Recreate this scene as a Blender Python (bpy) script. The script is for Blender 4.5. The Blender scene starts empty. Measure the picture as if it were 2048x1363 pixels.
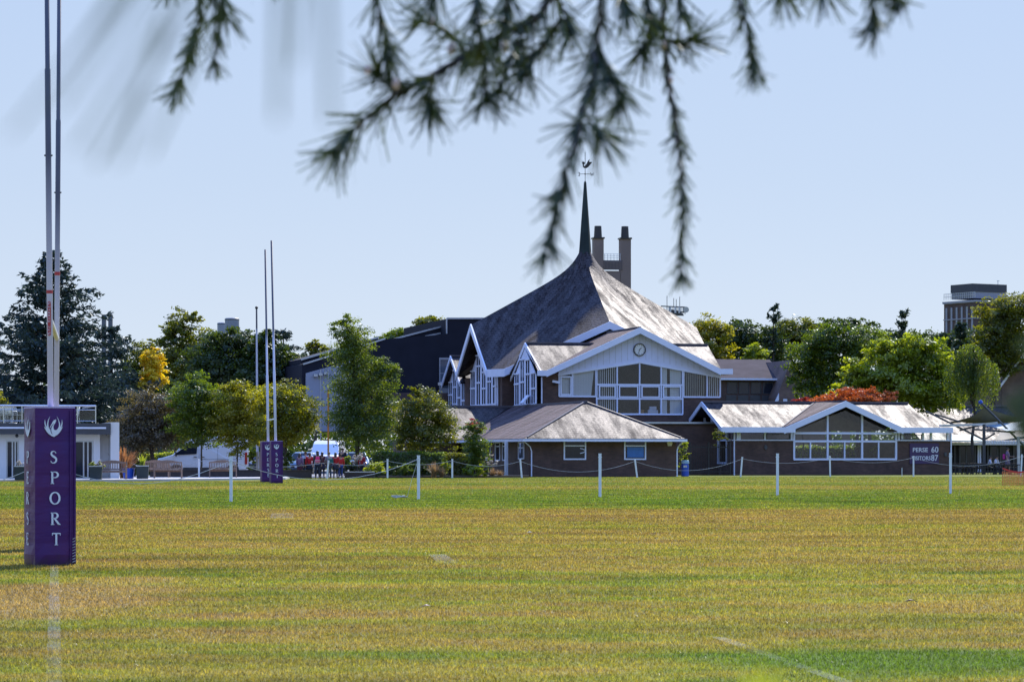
import bpy, bmesh, math, random
import numpy as np
from mathutils import Vector, Matrix
R = math.radians
sc = bpy.context.scene
COL = sc.collection
# ------------------------------------------------------------------ camera, sky, sun, exposure
FPX = 5476.0            # focal length in pixels of the 2048 px wide photograph
HOR, EYE = 908.0, 1.35  # horizon row and eye height
cam = bpy.data.cameras.new('camera'); camo = bpy.data.objects.new('camera', cam); COL.objects.link(camo)
camo.location = (0, 0, EYE); camo.rotation_euler = (R(90), 0, 0)
cam.sensor_width = 36; cam.lens = FPX/2048*36
cam.shift_y = (HOR-681.5)/2048
cam.clip_start = 0.05; cam.clip_end = 6000
cam.dof.use_dof = True; cam.dof.focus_distance = 95; cam.dof.aperture_fstop = 12.5
sc.camera = camo
AZ, EL = R(20), R(41)
S = Vector((math.sin(AZ)*math.cos(EL), math.cos(AZ)*math.cos(EL), math.sin(EL)))
w = bpy.data.worlds.new('World'); sc.world = w; w.use_nodes = True
nt = w.node_tree; bg = nt.nodes['Background']
sky = nt.nodes.new('ShaderNodeTexSky'); sky.sky_type = 'NISHITA'; sky.sun_disc = False
sky.sun_elevation = EL; sky.sun_rotation = AZ; sky.air_density = 0.8; sky.dust_density = 0.25; sky.ozone_density = 4.0
sky.altitude = 20
geo = nt.nodes.new('ShaderNodeTexCoord'); sepz = nt.nodes.new('ShaderNodeSeparateXYZ'); nt.links.new(geo.outputs['Generated'], sepz.inputs[0])
rmp = nt.nodes.new('ShaderNodeValToRGB'); nt.links.new(sepz.outputs[2], rmp.inputs[0])       # pale haze at the horizon, deep blue overhead
el = rmp.color_ramp.elements; el[0].position = .0; el[0].color = (.445, .49, .575, 1); el[1].position = .55; el[1].color = (.24, .45, 1.15, 1)
e_ = el.new(.10); e_.color = (.375, .445, .565, 1); e_ = el.new(.17); e_.color = (.345, .43, .58, 1)
scl = nt.nodes.new('ShaderNodeVectorMath'); scl.operation = 'SCALE'; scl.inputs['Scale'].default_value = 10.; nt.links.new(rmp.outputs[0], scl.inputs[0])
mixn = nt.nodes.new('ShaderNodeMix'); mixn.data_type = 'RGBA'; mixn.inputs[0].default_value = .90
nt.links.new(sky.outputs[0], mixn.inputs[6]); nt.links.new(scl.outputs[0], mixn.inputs[7])
nt.links.new(mixn.outputs[2], bg.inputs[0]); bg.inputs[1].default_value = 0.10
sl = bpy.data.lights.new('sun', 'SUN'); sl.energy = 4.6; sl.angle = R(0.5); sl.color = (1, 0.94, 0.85)
so = bpy.data.objects.new('sun', sl); COL.objects.link(so); so.rotation_euler = S.to_track_quat('Z', 'Y').to_euler()
sc.view_settings.view_transform = 'Standard'; sc.view_settings.look = 'None'
sc.view_settings.exposure = 0.60; sc.view_settings.gamma = 1
sc.cycles.max_bounces = 6; sc.cycles.diffuse_bounces = 3; sc.cycles.glossy_bounces = 3
sc.cycles.transmission_bounces = 4; sc.cycles.transparent_max_bounces = 12
sc.cycles.use_denoising = True; sc.cycles.caustics_reflective = False; sc.cycles.caustics_refractive = False
sc.render.film_transparent = False

# ------------------------------------------------------------------ helpers
def GX(px, d): return (px-1024)*d/FPX
def GZ(py, d): return EYE+(HOR-py)*d/FPX
def GD(py): return EYE*FPX/(py-HOR)         # distance of a point on the ground seen in row py
def P(px, py, d): return Vector((GX(px, d), d, GZ(py, d)))
class Fr:
    """local frame of a building: origin on the ground, x along its front, y to its back"""
    def __init__(s, px, d, t):
        s.ox, s.oy, s.t = GX(px, d), d, R(t); s.c, s.s = math.cos(s.t), math.sin(s.t)
    def W(s, x, y): return s.ox+x*s.c-y*s.s, s.oy+x*s.s+y*s.c
    def x(s, px, y=0.):
        k = (px-1024)/FPX
        return (k*(s.oy+y*s.c)-s.ox+y*s.s)/(s.c-k*s.s)
    def y(s, px, x=0.):
        k = (px-1024)/FPX
        return (s.ox+x*s.c-k*(s.oy+x*s.s))/(s.s+k*s.c)
    def z(s, py, x, y): return GZ(py, s.W(x, y)[1])
    def f(s, px, py, y):
        x = s.x(px, y); return (x, y, s.z(py, x, y))
    def g(s, px, py, x):
        y = s.y(px, x); return (x, y, s.z(py, x, y))
    def empty(s, *a, **k): return thing(*a, loc=(s.ox, s.oy, 0), rotz=s.t, **k)

def tag(o, label=None, cat=None, group=None, kind=None):
    if label: o['label'] = label
    if cat: o['category'] = cat
    if group: o['group'] = group
    if kind: o['kind'] = kind
    return o
def thing(name, label, cat, loc=(0, 0, 0), rotz=0, group=None):
    o = bpy.data.objects.new(name, None); COL.objects.link(o); o.empty_display_size = .3
    o.location = loc; o.rotation_euler = (0, 0, rotz)
    return tag(o, label, cat, group)
KIDS = {}
def link(o, parent=None):
    COL.objects.link(o)
    if parent is not None:
        o.parent = parent; KIDS.setdefault(parent.name, []).append(o)
    return o
def dup(root, loc, rotz=None, label=None, scale=None):
    r = root.copy(); COL.objects.link(r); r.location = loc
    if rotz is not None: r.rotation_euler = (0, 0, rotz)
    if label: r['label'] = label
    if scale: r.scale = scale
    for ch in KIDS.get(root.name, []):
        c = ch.copy(); link(c, r)
        for g in KIDS.get(ch.name, []):
            link(g.copy(), c)
    return r

class MB:
    def __init__(s): s.v, s.f, s.uv = [], [], {}
    def add(s, vs, fs):
        n = len(s.v); s.v += [tuple(p) for p in vs]; s.f += [tuple(i+n for i in f) for f in fs]; return s
    def box(s, x0, x1, y0, y1, z0, z1):
        return s.add([(x0,y0,z0),(x1,y0,z0),(x1,y1,z0),(x0,y1,z0),(x0,y0,z1),(x1,y0,z1),(x1,y1,z1),(x0,y1,z1)],
                     [(0,3,2,1),(4,5,6,7),(0,1,5,4),(1,2,6,5),(2,3,7,6),(3,0,4,7)])
    def prism(s, poly, axis, a, b):
        n = len(poly)
        q = {'y': lambda p, t: (p[0], t, p[1]), 'x': lambda p, t: (t, p[0], p[1]), 'z': lambda p, t: (p[0], p[1], t)}[axis]
        return s.add([q(p, a) for p in poly]+[q(p, b) for p in poly],
                     [tuple(range(n)), tuple(range(2*n-1, n-1, -1))]+[(i, i+n, (i+1) % n+n, (i+1) % n) for i in range(n)])
    def slab(s, pts, th):
        pts = [Vector(p) for p in pts]; nn = Vector((0, 0, 0))
        for i in range(len(pts)): nn += pts[i].cross(pts[(i+1) % len(pts)])
        nn.normalize()
        if nn.z < 0: nn = -nn
        n = len(pts); lo = [p-nn*th for p in pts]
        return s.add(pts+lo, [tuple(range(n)), tuple(range(2*n-1, n-1, -1))]+[(i, i+n, (i+1) % n+n, (i+1) % n) for i in range(n)])
    def bar(s, p, q, w_, h=None, up=(0, 0, 1)):
        h = h or w_; p, q = Vector(p), Vector(q); d = (q-p).normalized(); up = Vector(up)
        if abs(d.dot(up)) > .98: up = Vector((0, 1, 0))
        a = d.cross(up).normalized()*w_/2; b = a.cross(d).normalized()*h/2
        return s.add([p-a-b, p+a-b, p+a+b, p-a+b, q-a-b, q+a-b, q+a+b, q-a+b],
                     [(3,2,1,0),(4,5,6,7),(0,1,5,4),(1,2,6,5),(2,3,7,6),(3,0,4,7)])
    def tube(s, pts, r, n=8, cap=True):
        pts = [Vector(p) for p in pts]; m = len(pts); rr = r if isinstance(r, (list, tuple)) else [r]*m
        vs, fs = [], []
        for i, p in enumerate(pts):
            d = (pts[min(i+1, m-1)]-pts[max(i-1, 0)]).normalized()
            a = d.cross(Vector((0, 0, 1)) if abs(d.z) < .9 else Vector((1, 0, 0))).normalized(); b = d.cross(a)
            vs += [p+(a*math.cos(2*math.pi*k/n)+b*math.sin(2*math.pi*k/n))*rr[i] for k in range(n)]
        for i in range(m-1):
            fs += [(i*n+k, i*n+(k+1) % n, (i+1)*n+(k+1) % n, (i+1)*n+k) for k in range(n)]
        if cap: fs += [tuple(range(n-1, -1, -1)), tuple(range((m-1)*n, m*n))]
        return s.add(vs, fs)
    def lathe(s, prof, n=16, c=(0, 0, 0), sx=1, sy=1):
        vs = [(c[0]+r*math.cos(2*math.pi*k/n)*sx, c[1]+r*math.sin(2*math.pi*k/n)*sy, c[2]+z) for r, z in prof for k in range(n)]
        m = len(prof)
        fs = [(i*n+k, i*n+(k+1) % n, (i+1)*n+(k+1) % n, (i+1)*n+k) for i in range(m-1) for k in range(n)]
        return s.add(vs, fs+[tuple(range(n-1, -1, -1)), tuple(range((m-1)*n, m*n))])
    def ball(s, c, r, nu=10, nv=7):
        if not isinstance(r, (tuple, list)): r = (r, r, r)
        vs = [(c[0], c[1], c[2]-r[2])]
        for j in range(1, nv):
            t = math.pi*j/nv
            vs += [(c[0]+r[0]*math.sin(t)*math.cos(2*math.pi*k/nu), c[1]+r[1]*math.sin(t)*math.sin(2*math.pi*k/nu), c[2]-r[2]*math.cos(t)) for k in range(nu)]
        vs.append((c[0], c[1], c[2]+r[2])); L = len(vs)-1
        fs = [(0, 1+(k+1) % nu, 1+k) for k in range(nu)]
        for j in range(nv-2):
            fs += [(1+j*nu+k, 1+j*nu+(k+1) % nu, 1+(j+1)*nu+(k+1) % nu, 1+(j+1)*nu+k) for k in range(nu)]
        return s.add(vs, fs+[(L, 1+(nv-2)*nu+k, 1+(nv-2)*nu+(k+1) % nu) for k in range(nu)])
    def build(s, name, mat, parent=None, smooth=False, bevel=0, recalc=True, uvf=None, kind=None):
        me = bpy.data.meshes.new(name); me.from_pydata(s.v, [], s.f)
        if recalc:
            bm = bmesh.new(); bm.from_mesh(me); bmesh.ops.recalc_face_normals(bm, faces=bm.faces); bm.to_mesh(me); bm.free()
        me.update()
        uvl = me.uv_layers.new(name='uv').data; vv = me.vertices
        for p in me.polygons:
            n = p.normal
            if abs(n.z) > .995: tu, tv = Vector((1, 0, 0)), Vector((0, 1, 0))
            else:
                tu = Vector((0, 0, 1)).cross(n).normalized(); tv = n.cross(tu)
            for li in p.loop_indices:
                co = vv[me.loops[li].vertex_index].co
                uvl[li].uv = uvf(co, n) if uvf else (co.dot(tu), co.dot(tv))
        if smooth: me.polygons.foreach_set('use_smooth', [True]*len(me.polygons))
        me.materials.append(mat); o = link(bpy.data.objects.new(name, me), parent)
        if bevel:
            m = o.modifiers.new('bevel', 'BEVEL'); m.width = bevel; m.segments = 2; m.limit_method = 'ANGLE'; m.angle_limit = R(40)
        if kind: o['kind'] = kind
        return o

def quads(name, V, mat, parent=None, k=4, shade=None):
    """V: (N*k,3) numpy array, k corners for each face"""
    N = len(V)//k; me = bpy.data.meshes.new(name)
    me.vertices.add(N*k); me.vertices.foreach_set('co', V.astype(np.float32).ravel())
    me.loops.add(N*k); me.loops.foreach_set('vertex_index', np.arange(N*k, dtype=np.int32))
    me.polygons.add(N); me.polygons.foreach_set('loop_start', np.arange(0, N*k, k, dtype=np.int32))
    me.polygons.foreach_set('loop_total', np.full(N, k, dtype=np.int32))
    me.update(calc_edges=True); me.materials.append(mat)
    return link(bpy.data.objects.new(name, me), parent)

# ------------------------------------------------------------------ materials
class NT:
    def __init__(s, name):
        s.m = bpy.data.materials.new(name); s.m.use_nodes = True; s.t = s.m.node_tree
        s.b = s.t.nodes['Principled BSDF']; s.out = s.t.nodes['Material Output']
    def n(s, kind, **k):
        nd = s.t.nodes.new('ShaderNode'+kind)
        for a, v in k.items(): setattr(nd, a, v)
        return nd
    def l(s, a, b): s.t.links.new(a, b)
    def set(s, nd, i, v):
        if hasattr(v, 'is_output'): s.l(v, nd.inputs[i])
        else: nd.inputs[i].default_value = v
    def math(s, op, a, b=0.):
        nd = s.n('Math', operation=op); s.set(nd, 0, a); s.set(nd, 1, b); return nd.outputs[0]
    def mix(s, f, a, b, blend='MIX'):
        nd = s.n('Mix', data_type='RGBA', blend_type=blend); s.set(nd, 0, f)
        s.set(nd, 6, a if hasattr(a, 'is_output') else (*a, 1)); s.set(nd, 7, b if hasattr(b, 'is_output') else (*b, 1)); return nd.outputs[2]
    def noise(s, vec, scale, detail=4, rough=.55):
        nd = s.n('TexNoise'); s.set(nd, 'Scale', scale); s.set(nd, 'Detail', detail); s.set(nd, 'Roughness', rough)
        if vec is not None: s.l(vec, nd.inputs['Vector'])
        return nd.outputs[0]
    def mul(s, vec, v):
        nd = s.n('VectorMath', operation='MULTIPLY'); s.l(vec, nd.inputs[0]); nd.inputs[1].default_value = v; return nd.outputs[0]
    def ramp(s, f, stops):
        nd = s.n('ValToRGB'); s.set(nd, 0, f); e = nd.color_ramp.elements
        while len(e) > 1: e.remove(e[-1])
        for i, (p, c) in enumerate(stops):
            q = e[0] if i == 0 else e.new(p)
            q.position = p; q.color = (*c, 1) if isinstance(c, tuple) else (c, c, c, 1)
        return nd.outputs[0]
    def bump(s, h, st, dist=.02):
        nd = s.n('Bump'); s.set(nd, 'Strength', st); s.set(nd, 'Distance', dist); s.l(h, nd.inputs['Height']); s.l(nd.outputs[0], s.b.inputs['Normal'])
def pm(name, c, rough=.6, var=.18, scale=3., metal=0., bump=0., spec=None, fine=40.):
    t = NT(name); g = t.n('TexCoord').outputs['Object']
    a = t.noise(g, scale, 5); b = t.noise(g, fine, 2)
    f = t.math('ADD', t.math('MULTIPLY', a, .7), t.math('MULTIPLY', b, .3))
    lo = tuple(x*(1-var) for x in c); hi = tuple(min(1, x*(1+var)) for x in c)
    t.l(t.ramp(f, [(.3, lo), (.7, hi)]), t.b.inputs['Base Color'])
    t.b.inputs['Roughness'].default_value = rough; t.b.inputs['Metallic'].default_value = metal
    if spec is not None: t.b.inputs['Specular IOR Level'].default_value = spec
    if bump: t.bump(b, bump)
    return t.m
def brickm(name, c1, c2, mortar):
    t = NT(name); uv = t.n('UVMap', uv_map='uv').outputs[0]
    br = t.n('TexBrick'); t.l(uv, br.inputs['Vector']); br.inputs['Scale'].default_value = 1
    br.inputs['Brick Width'].default_value = .23; br.inputs['Row Height'].default_value = .078; br.inputs['Mortar Size'].default_value = .007
    br.inputs['Color1'].default_value = (*c1, 1); br.inputs['Color2'].default_value = (*c2, 1); br.inputs['Mortar'].default_value = (*mortar, 1)
    n = t.noise(uv, .9, 5); m = t.mix(1., br.outputs[0], t.ramp(n, [(.3, .68), (.7, 1.25)]), 'MULTIPLY')
    t.l(m, t.b.inputs['Base Color']); t.b.inputs['Roughness'].default_value = .85
    t.bump(br.outputs['Fac'], -.3, .01)
    return t.m
def slatem(name, c1, c2, rough=.42, row=.26, lichen=.5):
    t = NT(name); uv = t.n('UVMap', uv_map='uv').outputs[0]
    br = t.n('TexBrick'); t.l(uv, br.inputs['Vector']); br.inputs['Scale'].default_value = 1
    br.inputs['Brick Width'].default_value = .32; br.inputs['Row Height'].default_value = row; br.inputs['Mortar Size'].default_value = .042
    br.inputs['Mortar Smooth'].default_value = .35
    br.inputs['Color1'].default_value = (*c1, 1); br.inputs['Color2'].default_value = (*c2, 1)
    br.inputs['Mortar'].default_value = (.012, .010, .012, 1)
    st = t.noise(t.mul(uv, (1.0, .22, 1)), 1., 7, .7)       # streaks down the slope
    st2 = t.noise(t.mul(uv, (1, 1.6, 1)), 4.5, 5, .65)
    f = t.math('ADD', t.math('MULTIPLY', st, .8), t.math('MULTIPLY', st2, .2))
    m = t.mix(1., br.outputs[0], t.ramp(f, [(.36, (.66, .54, .50)), (.5, (.95, .9, .88)), (.66, (1.5, 1.46, 1.47))]), 'MULTIPLY')
    t.l(m, t.b.inputs['Base Color'])
    t.l(t.ramp(f, [(.36, min(1, rough+.22)), (.55, rough), (.7, rough-.04)]), t.b.inputs['Roughness'])
    t.l(t.ramp(f, [(.36, .10), (.50, .34), (.64, .50)]), t.b.inputs['Specular IOR Level'])
    t.b.inputs['Specular Tint'].default_value = (1., .90, .87, 1)
    # each course tips up a little at its lower edge: a saw-tooth height along the slope
    sp = t.n('SeparateXYZ'); t.l(uv, sp.inputs[0])
    saw = t.math('FRACT', t.math('DIVIDE', sp.outputs[1], row))
    h = t.math('ADD', t.math('MULTIPLY', saw, -1.), t.math('MULTIPLY', st2, .8))
    t.bump(h, .6, .035)
    return t.m
def glassm(name, tint=(.94, .96, .97), op=.04, dark=(.012, .016, .022)):
    """thin window glass: clear with a mirror sheen, partly a dark tint"""
    t = NT(name); t.t.nodes.remove(t.b)
    tr = t.n('BsdfTransparent'); tr.inputs[0].default_value = (*tint, 1)
    gl = t.n('BsdfGlossy'); gl.inputs['Roughness'].default_value = .02
    df = t.n('BsdfDiffuse'); df.inputs[0].default_value = (*dark, 1)
    fr = t.n('Fresnel'); fr.inputs[0].default_value = 1.6
    m1 = t.n('MixShader'); m1.inputs[0].default_value = op; t.l(tr.outputs[0], m1.inputs[1]); t.l(df.outputs[0], m1.inputs[2])
    m2 = t.n('MixShader'); t.l(t.math('MULTIPLY', fr.outputs[0], .6), m2.inputs[0]); t.l(m1.outputs[0], m2.inputs[1]); t.l(gl.outputs[0], m2.inputs[2])
    t.l(m2.outputs[0], t.out.inputs[0]); return t.m
def leafm(name, ca, cb, trans=.42, tcol=None, gloss=.038, nscale=.35):
    t = NT(name); t.t.nodes.remove(t.b)
    pos = t.n('NewGeometry'); rnd = pos.outputs['Random Per Island']
    n = t.noise(pos.outputs['Position'], nscale, 3)
    f = t.math('ADD', t.math('MULTIPLY', rnd, .55), t.math('MULTIPLY', t.ramp(n, [(.35, 0.), (.65, 1.)]), .45))
    c = t.mix(f, ca, cb)
    d = t.n('BsdfDiffuse'); t.l(c, d.inputs[0])
    tl = t.n('BsdfTranslucent')
    if tcol is None: tcol = (1.75, 1.6, .5)
    t.l(t.mix(1., c, tcol, 'MULTIPLY'), tl.inputs[0])
    g = t.n('BsdfGlossy'); g.inputs['Roughness'].default_value = .38; g.inputs[0].default_value = (.8, .85, .9, 1)
    m1 = t.n('MixShader'); m1.inputs[0].default_value = trans; t.l(d.outputs[0], m1.inputs[1]); t.l(tl.outputs[0], m1.inputs[2])
    m2 = t.n('MixShader'); m2.inputs[0].default_value = gloss; t.l(m1.outputs[0], m2.inputs[1]); t.l(g.outputs[0], m2.inputs[2])
    t.l(m2.outputs[0], t.out.inputs[0]); return t.m
def blindm(name, c=(.86, .86, .88)):
    t = NT(name); uv = t.n('UVMap', uv_map='uv').outputs[0]
    sp = t.n('SeparateXYZ'); t.l(uv, sp.inputs[0])
    fr = t.math('FRACT', t.math('MULTIPLY', sp.outputs[0], 9.))
    t.l(t.ramp(fr, [(0., tuple(x*.72 for x in c)), (.12, c), (.9, c), (1., tuple(x*.72 for x in c))]), t.b.inputs['Base Color'])
    t.b.inputs['Roughness'].default_value = .8; return t.m

M = dict(
 white=pm('white_paint', (.72, .75, .86), .55, .05), boards=pm('white_boarding', (.66, .69, .86), .6, .06),
 frame=pm('white_window_frame', (.70, .74, .88), .4, .04), brick=brickm('brown_brick', (.112, .060, .043), (.076, .042, .031), (.090, .066, .055)),
 brick2=brickm('red_brown_brick', (.10, .058, .048), (.075, .044, .038), (.09, .07, .062)), buff=brickm('buff_brick', (.17, .11, .088), (.13, .085, .07), (.15, .11, .095)),
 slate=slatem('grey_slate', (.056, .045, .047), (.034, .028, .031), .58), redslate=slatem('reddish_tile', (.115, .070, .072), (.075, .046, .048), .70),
 ridge=pm('ridge_tile', (.10, .085, .09), .6, .3), soffit=pm('brown_soffit', (.20, .15, .12), .7),
 dglass=pm('dark_glass', (.016, .021, .032), .06, .2, spec=.35), glass=glassm('window_glass'), clear=glassm('clear_glass', (.9, .93, .93), .05),
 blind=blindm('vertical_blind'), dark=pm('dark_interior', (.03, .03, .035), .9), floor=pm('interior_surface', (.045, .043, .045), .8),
 cladding=pm('navy_cladding', (.016, .017, .026), .8, .2, 1., spec=.2), panel=pm('grey_panel', (.30, .32, .38), .5, .08, .6),
 steel=pm('dark_steel', (.06, .065, .075), .4, .2, metal=.3), galv=pm('pale_steel', (.45, .48, .52), .35, .12, metal=.6), black=pm('black_metal', (.015, .015, .018), .4),
 render=pm('white_render', (.66, .65, .63), .8, .07, .8), fascia=pm('grey_fascia', (.05, .055, .07), .45),
 purple=None, rope=pm('white_rope', (.50, .49, .47), .8), post=pm('white_post', (.70, .73, .74), .5, .12, 6.), wood=pm('weathered_wood', (.22, .15, .115), .75, .35, 9.),
 darkwood=pm('dark_timber', (.045, .034, .03), .8, .3, 5.), bark=pm('bark', (.06, .048, .038), .9, .4, 6., bump=.5), asphalt=pm('asphalt', (.16, .165, .18), .85, .15, 1.),
 paving=pm('pale_paving', (.46, .44, .42), .8, .12, 1.5), blue=pm('blue_plastic', (.01, .07, .42), .4, .1), planter=pm('dark_planter', (.015, .028, .03), .5), chrome=pm('silver_metal', (.6, .62, .65), .25, .1, metal=.8),
 carwhite=pm('van_paint', (.82, .82, .83), .25, .03), carblue=pm('silver_blue_paint', (.20, .30, .40), .25, .05, metal=.3), tyre=pm('tyre_rubber', (.02, .02, .02), .8), redlamp=pm('red_lamp', (.45, .02, .02), .2, .1),
 orange=pm('orange_paint', (.55, .20, .02), .6), redband=pm('red_tape', (.40, .03, .03), .5), skin=pm('skin', (.42, .26, .19), .55, .08), hair=pm('dark_hair', (.045, .026, .016), .5, .3, 30.),
 concrete=pm('brown_concrete', (.20, .145, .125), .8, .15, .3), soil=pm('soil', (.06, .045, .03), .95, .3, 3.),
)
def signm():
    t = NT('purple_vinyl'); g = t.n('TexCoord').outputs['Object']
    n = t.noise(g, 1.6, 3); cr = t.noise(t.mul(g, (1.5, 1.5, 7)), 1.5, 3, .6)
    pc = t.ramp(n, [(.3, (.080, .016, .095)), (.7, (.046, .017, .125))]); sp = t.n('SeparateXYZ'); t.l(g, sp.inputs[0])
    mud = t.math('MULTIPLY', t.ramp(t.math('ADD', sp.outputs[2], t.math('MULTIPLY', t.noise(g, 9., 5), .22)), [(.10, 1.), (.24, 0.)]), .7)      # mud splashed on the foot
    t.l(t.mix(mud, pc, (.055, .045, .03)), t.b.inputs['Base Color'])
    t.b.inputs['Roughness'].default_value = .42; t.b.inputs['Specular IOR Level'].default_value = .25; t.bump(cr, .28, .03); return t.m
M['purple'] = signm()
M['felt'] = pm('dark_roof_felt', (.075, .062, .066), .95, .25, 1., spec=.08)
def backlit_pole(name, z0, z1):  # white pole coloured darker upward to imitate backlight against the bright sky
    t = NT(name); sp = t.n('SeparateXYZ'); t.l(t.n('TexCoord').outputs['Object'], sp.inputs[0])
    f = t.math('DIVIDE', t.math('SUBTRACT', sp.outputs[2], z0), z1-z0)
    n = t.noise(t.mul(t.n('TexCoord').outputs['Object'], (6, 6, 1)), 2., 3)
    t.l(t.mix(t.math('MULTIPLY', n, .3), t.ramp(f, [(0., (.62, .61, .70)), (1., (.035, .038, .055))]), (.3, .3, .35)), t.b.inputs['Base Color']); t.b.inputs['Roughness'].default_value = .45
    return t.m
M['pole_near'] = backlit_pole('near_pole_painted_backlight', 3.4, 5.0); M['pole_far'] = backlit_pole('far_pole_painted_backlight', 6.6, 7.2); M['pole_flag'] = backlit_pole('flagpole_painted_backlight', 9.0, 9.3)
M['lettering'] = pm('pale_lettering', (.66, .72, .76), .5, .05)
# ------------------------------------------------------------------ ground
def turf_colour(t):
    pos = t.n('NewGeometry').outputs['Position']; sp = t.n('SeparateXYZ'); t.l(pos, sp.inputs[0])
    yy = t.math('DIVIDE', sp.outputs[1], 180.)
    band = t.ramp(yy, [(d/180, g) for d, g in ((14, .42), (17.5, .55), (19.5, .42), (22, .5), (24, .32), (27, .5), (31, .62), (33, .30), (36, .42), (42, .34), (46, .24), (50, .42), (54, .30), (59, .12), (64, .26), (66.5, .22), (68, .72), (78, .95), (92, .85), (104, .8), (108, .42), (113, .40), (119, .72), (127, .8), (134, .55), (145, .72), (170, .7))])
    n1 = t.noise(t.mul(pos, (.35, .85, 1)), 1., 7, .62); n2 = t.noise(t.mul(pos, (1.1, 2.2, 1)), 1., 4); n3 = t.noise(pos, 26., 2)
    f = t.math('ADD', band, t.math('MULTIPLY', t.math('SUBTRACT', n1, .5), 2.0))
    f = t.math('ADD', f, t.math('MULTIPLY', t.math('SUBTRACT', n2, .5), .9))
    # the greener patch at the near right
    dx = t.math('DIVIDE', t.math('SUBTRACT', sp.outputs[0], 2.7), 1.7); dy = t.math('DIVIDE', t.math('SUBTRACT', sp.outputs[1], 17.9), 1.5)
    rr = t.math('ADD', t.math('MULTIPLY', dx, dx), t.math('MULTIPLY', dy, dy))
    f = t.math('ADD', f, t.math('MULTIPLY', t.math('MAXIMUM', t.math('SUBTRACT', 1., rr), 0.), .6))
    dx = t.math('DIVIDE', t.math('ADD', sp.outputs[0], 4.3), 1.25); dy = t.math('DIVIDE', t.math('SUBTRACT', sp.outputs[1], 25.5), 5.)      # worn goal mouth by the near posts
    rr = t.math('ADD', t.math('MULTIPLY', dx, dx), t.math('MULTIPLY', dy, dy)); worn = t.math('MAXIMUM', t.math('SUBTRACT', 1., rr), 0.)
    f = t.math('SUBTRACT', f, t.math('MULTIPLY', worn, .45))
    c = t.ramp(f, [(0., (.255, .172, .064)), (.25, (.268, .203, .056)), (.5, (.235, .212, .038)), (.75, (.165, .195, .026)), (1., (.095, .158, .018))])
    n4 = t.noise(t.mul(pos, (.16, .55, 1)), 1., 5, .6); n5 = t.noise(t.mul(pos, (2.2, 4., 1)), 1., 3)
    c = t.mix(1., c, t.ramp(n4, [(.32, .66), (.5, .98), (.68, 1.22)]), 'MULTIPLY'); c = t.mix(1., c, t.ramp(n5, [(.3, .82), (.7, 1.15)]), 'MULTIPLY')
    c = t.mix(t.math('MULTIPLY', worn, .5), c, (.34, .245, .12))
    c = t.mix(1., c, t.ramp(n3, [(.3, .5), (.7, 1.5)]), 'MULTIPLY')
    return c, n3
t = NT('turf'); c, n3 = turf_colour(t); t.l(t.mix(1., c, (.74, .76, .66), 'MULTIPLY'), t.b.inputs['Base Color']); t.b.inputs['Roughness'].default_value = .9; t.b.inputs['Specular IOR Level'].default_value = .1
t.bump(n3, .6, .05); M['turf'] = t.m
t = NT('grass_blade'); c, n3 = turf_colour(t); t.t.nodes.remove(t.b)
c = t.mix(t.n('NewGeometry').outputs['Random Per Island'], t.mix(1., c, (.5, .5, .45), 'MULTIPLY'), t.mix(1., c, (1.7, 1.6, 1.4), 'MULTIPLY'))
d = t.n('BsdfDiffuse'); t.l(c, d.inputs[0]); tl = t.n('BsdfTranslucent'); t.l(t.mix(1., c, (1.35, 1.35, .8), 'MULTIPLY'), tl.inputs[0])
m1 = t.n('MixShader'); m1.inputs[0].default_value = .5; t.l(d.outputs[0], m1.inputs[1]); t.l(tl.outputs[0], m1.inputs[2])
g = t.n('BsdfGlossy'); g.inputs['Roughness'].default_value = .35; m2 = t.n('MixShader'); m2.inputs[0].default_value = .02
t.l(m1.outputs[0], m2.inputs[1]); t.l(g.outputs[0], m2.inputs[2]); t.l(m2.outputs[0], t.out.inputs[0]); M['blade'] = t.m

b = MB(); b.add([(-1500, -300, 0), (1500, -300, 0), (1500, 3000, 0), (-1500, 3000, 0)], [(0, 1, 2, 3)])
tag(b.build('playing_field', M['turf']), kind='structure')
rng = np.random.default_rng(7)
N = 1150000
d = 15.2*np.exp(rng.random(N)*math.log(166/15.2)); X = (rng.random(N)*2-1)*(.187*d+1.3+2.6*np.minimum(1, d/22)); d = np.minimum(d, np.where(X < -12, 135+.3*rng.random(N), np.where(X < 1, 154, 163)))
h = (.013+.020*rng.random(N))*(.75+.25*np.minimum(d/30, 1.6)); wd = .0036*np.clip(d/20, .8, 4)
a = rng.random(N)*6.283; ln = rng.normal(0, .011, (N, 2))
V = np.zeros((N, 3, 3)); V[:, 0] = np.c_[X-np.cos(a)*wd, d-np.sin(a)*wd, np.zeros(N)]; V[:, 1] = np.c_[X+np.cos(a)*wd, d+np.sin(a)*wd, np.zeros(N)]
V[:, 2] = np.c_[X+ln[:, 0], d+ln[:, 1], h]
tag(quads('grass', V.reshape(-1, 3), M['blade'], k=3), 'short dry green and straw coloured turf of the playing field', 'grass', kind='stuff')
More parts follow.
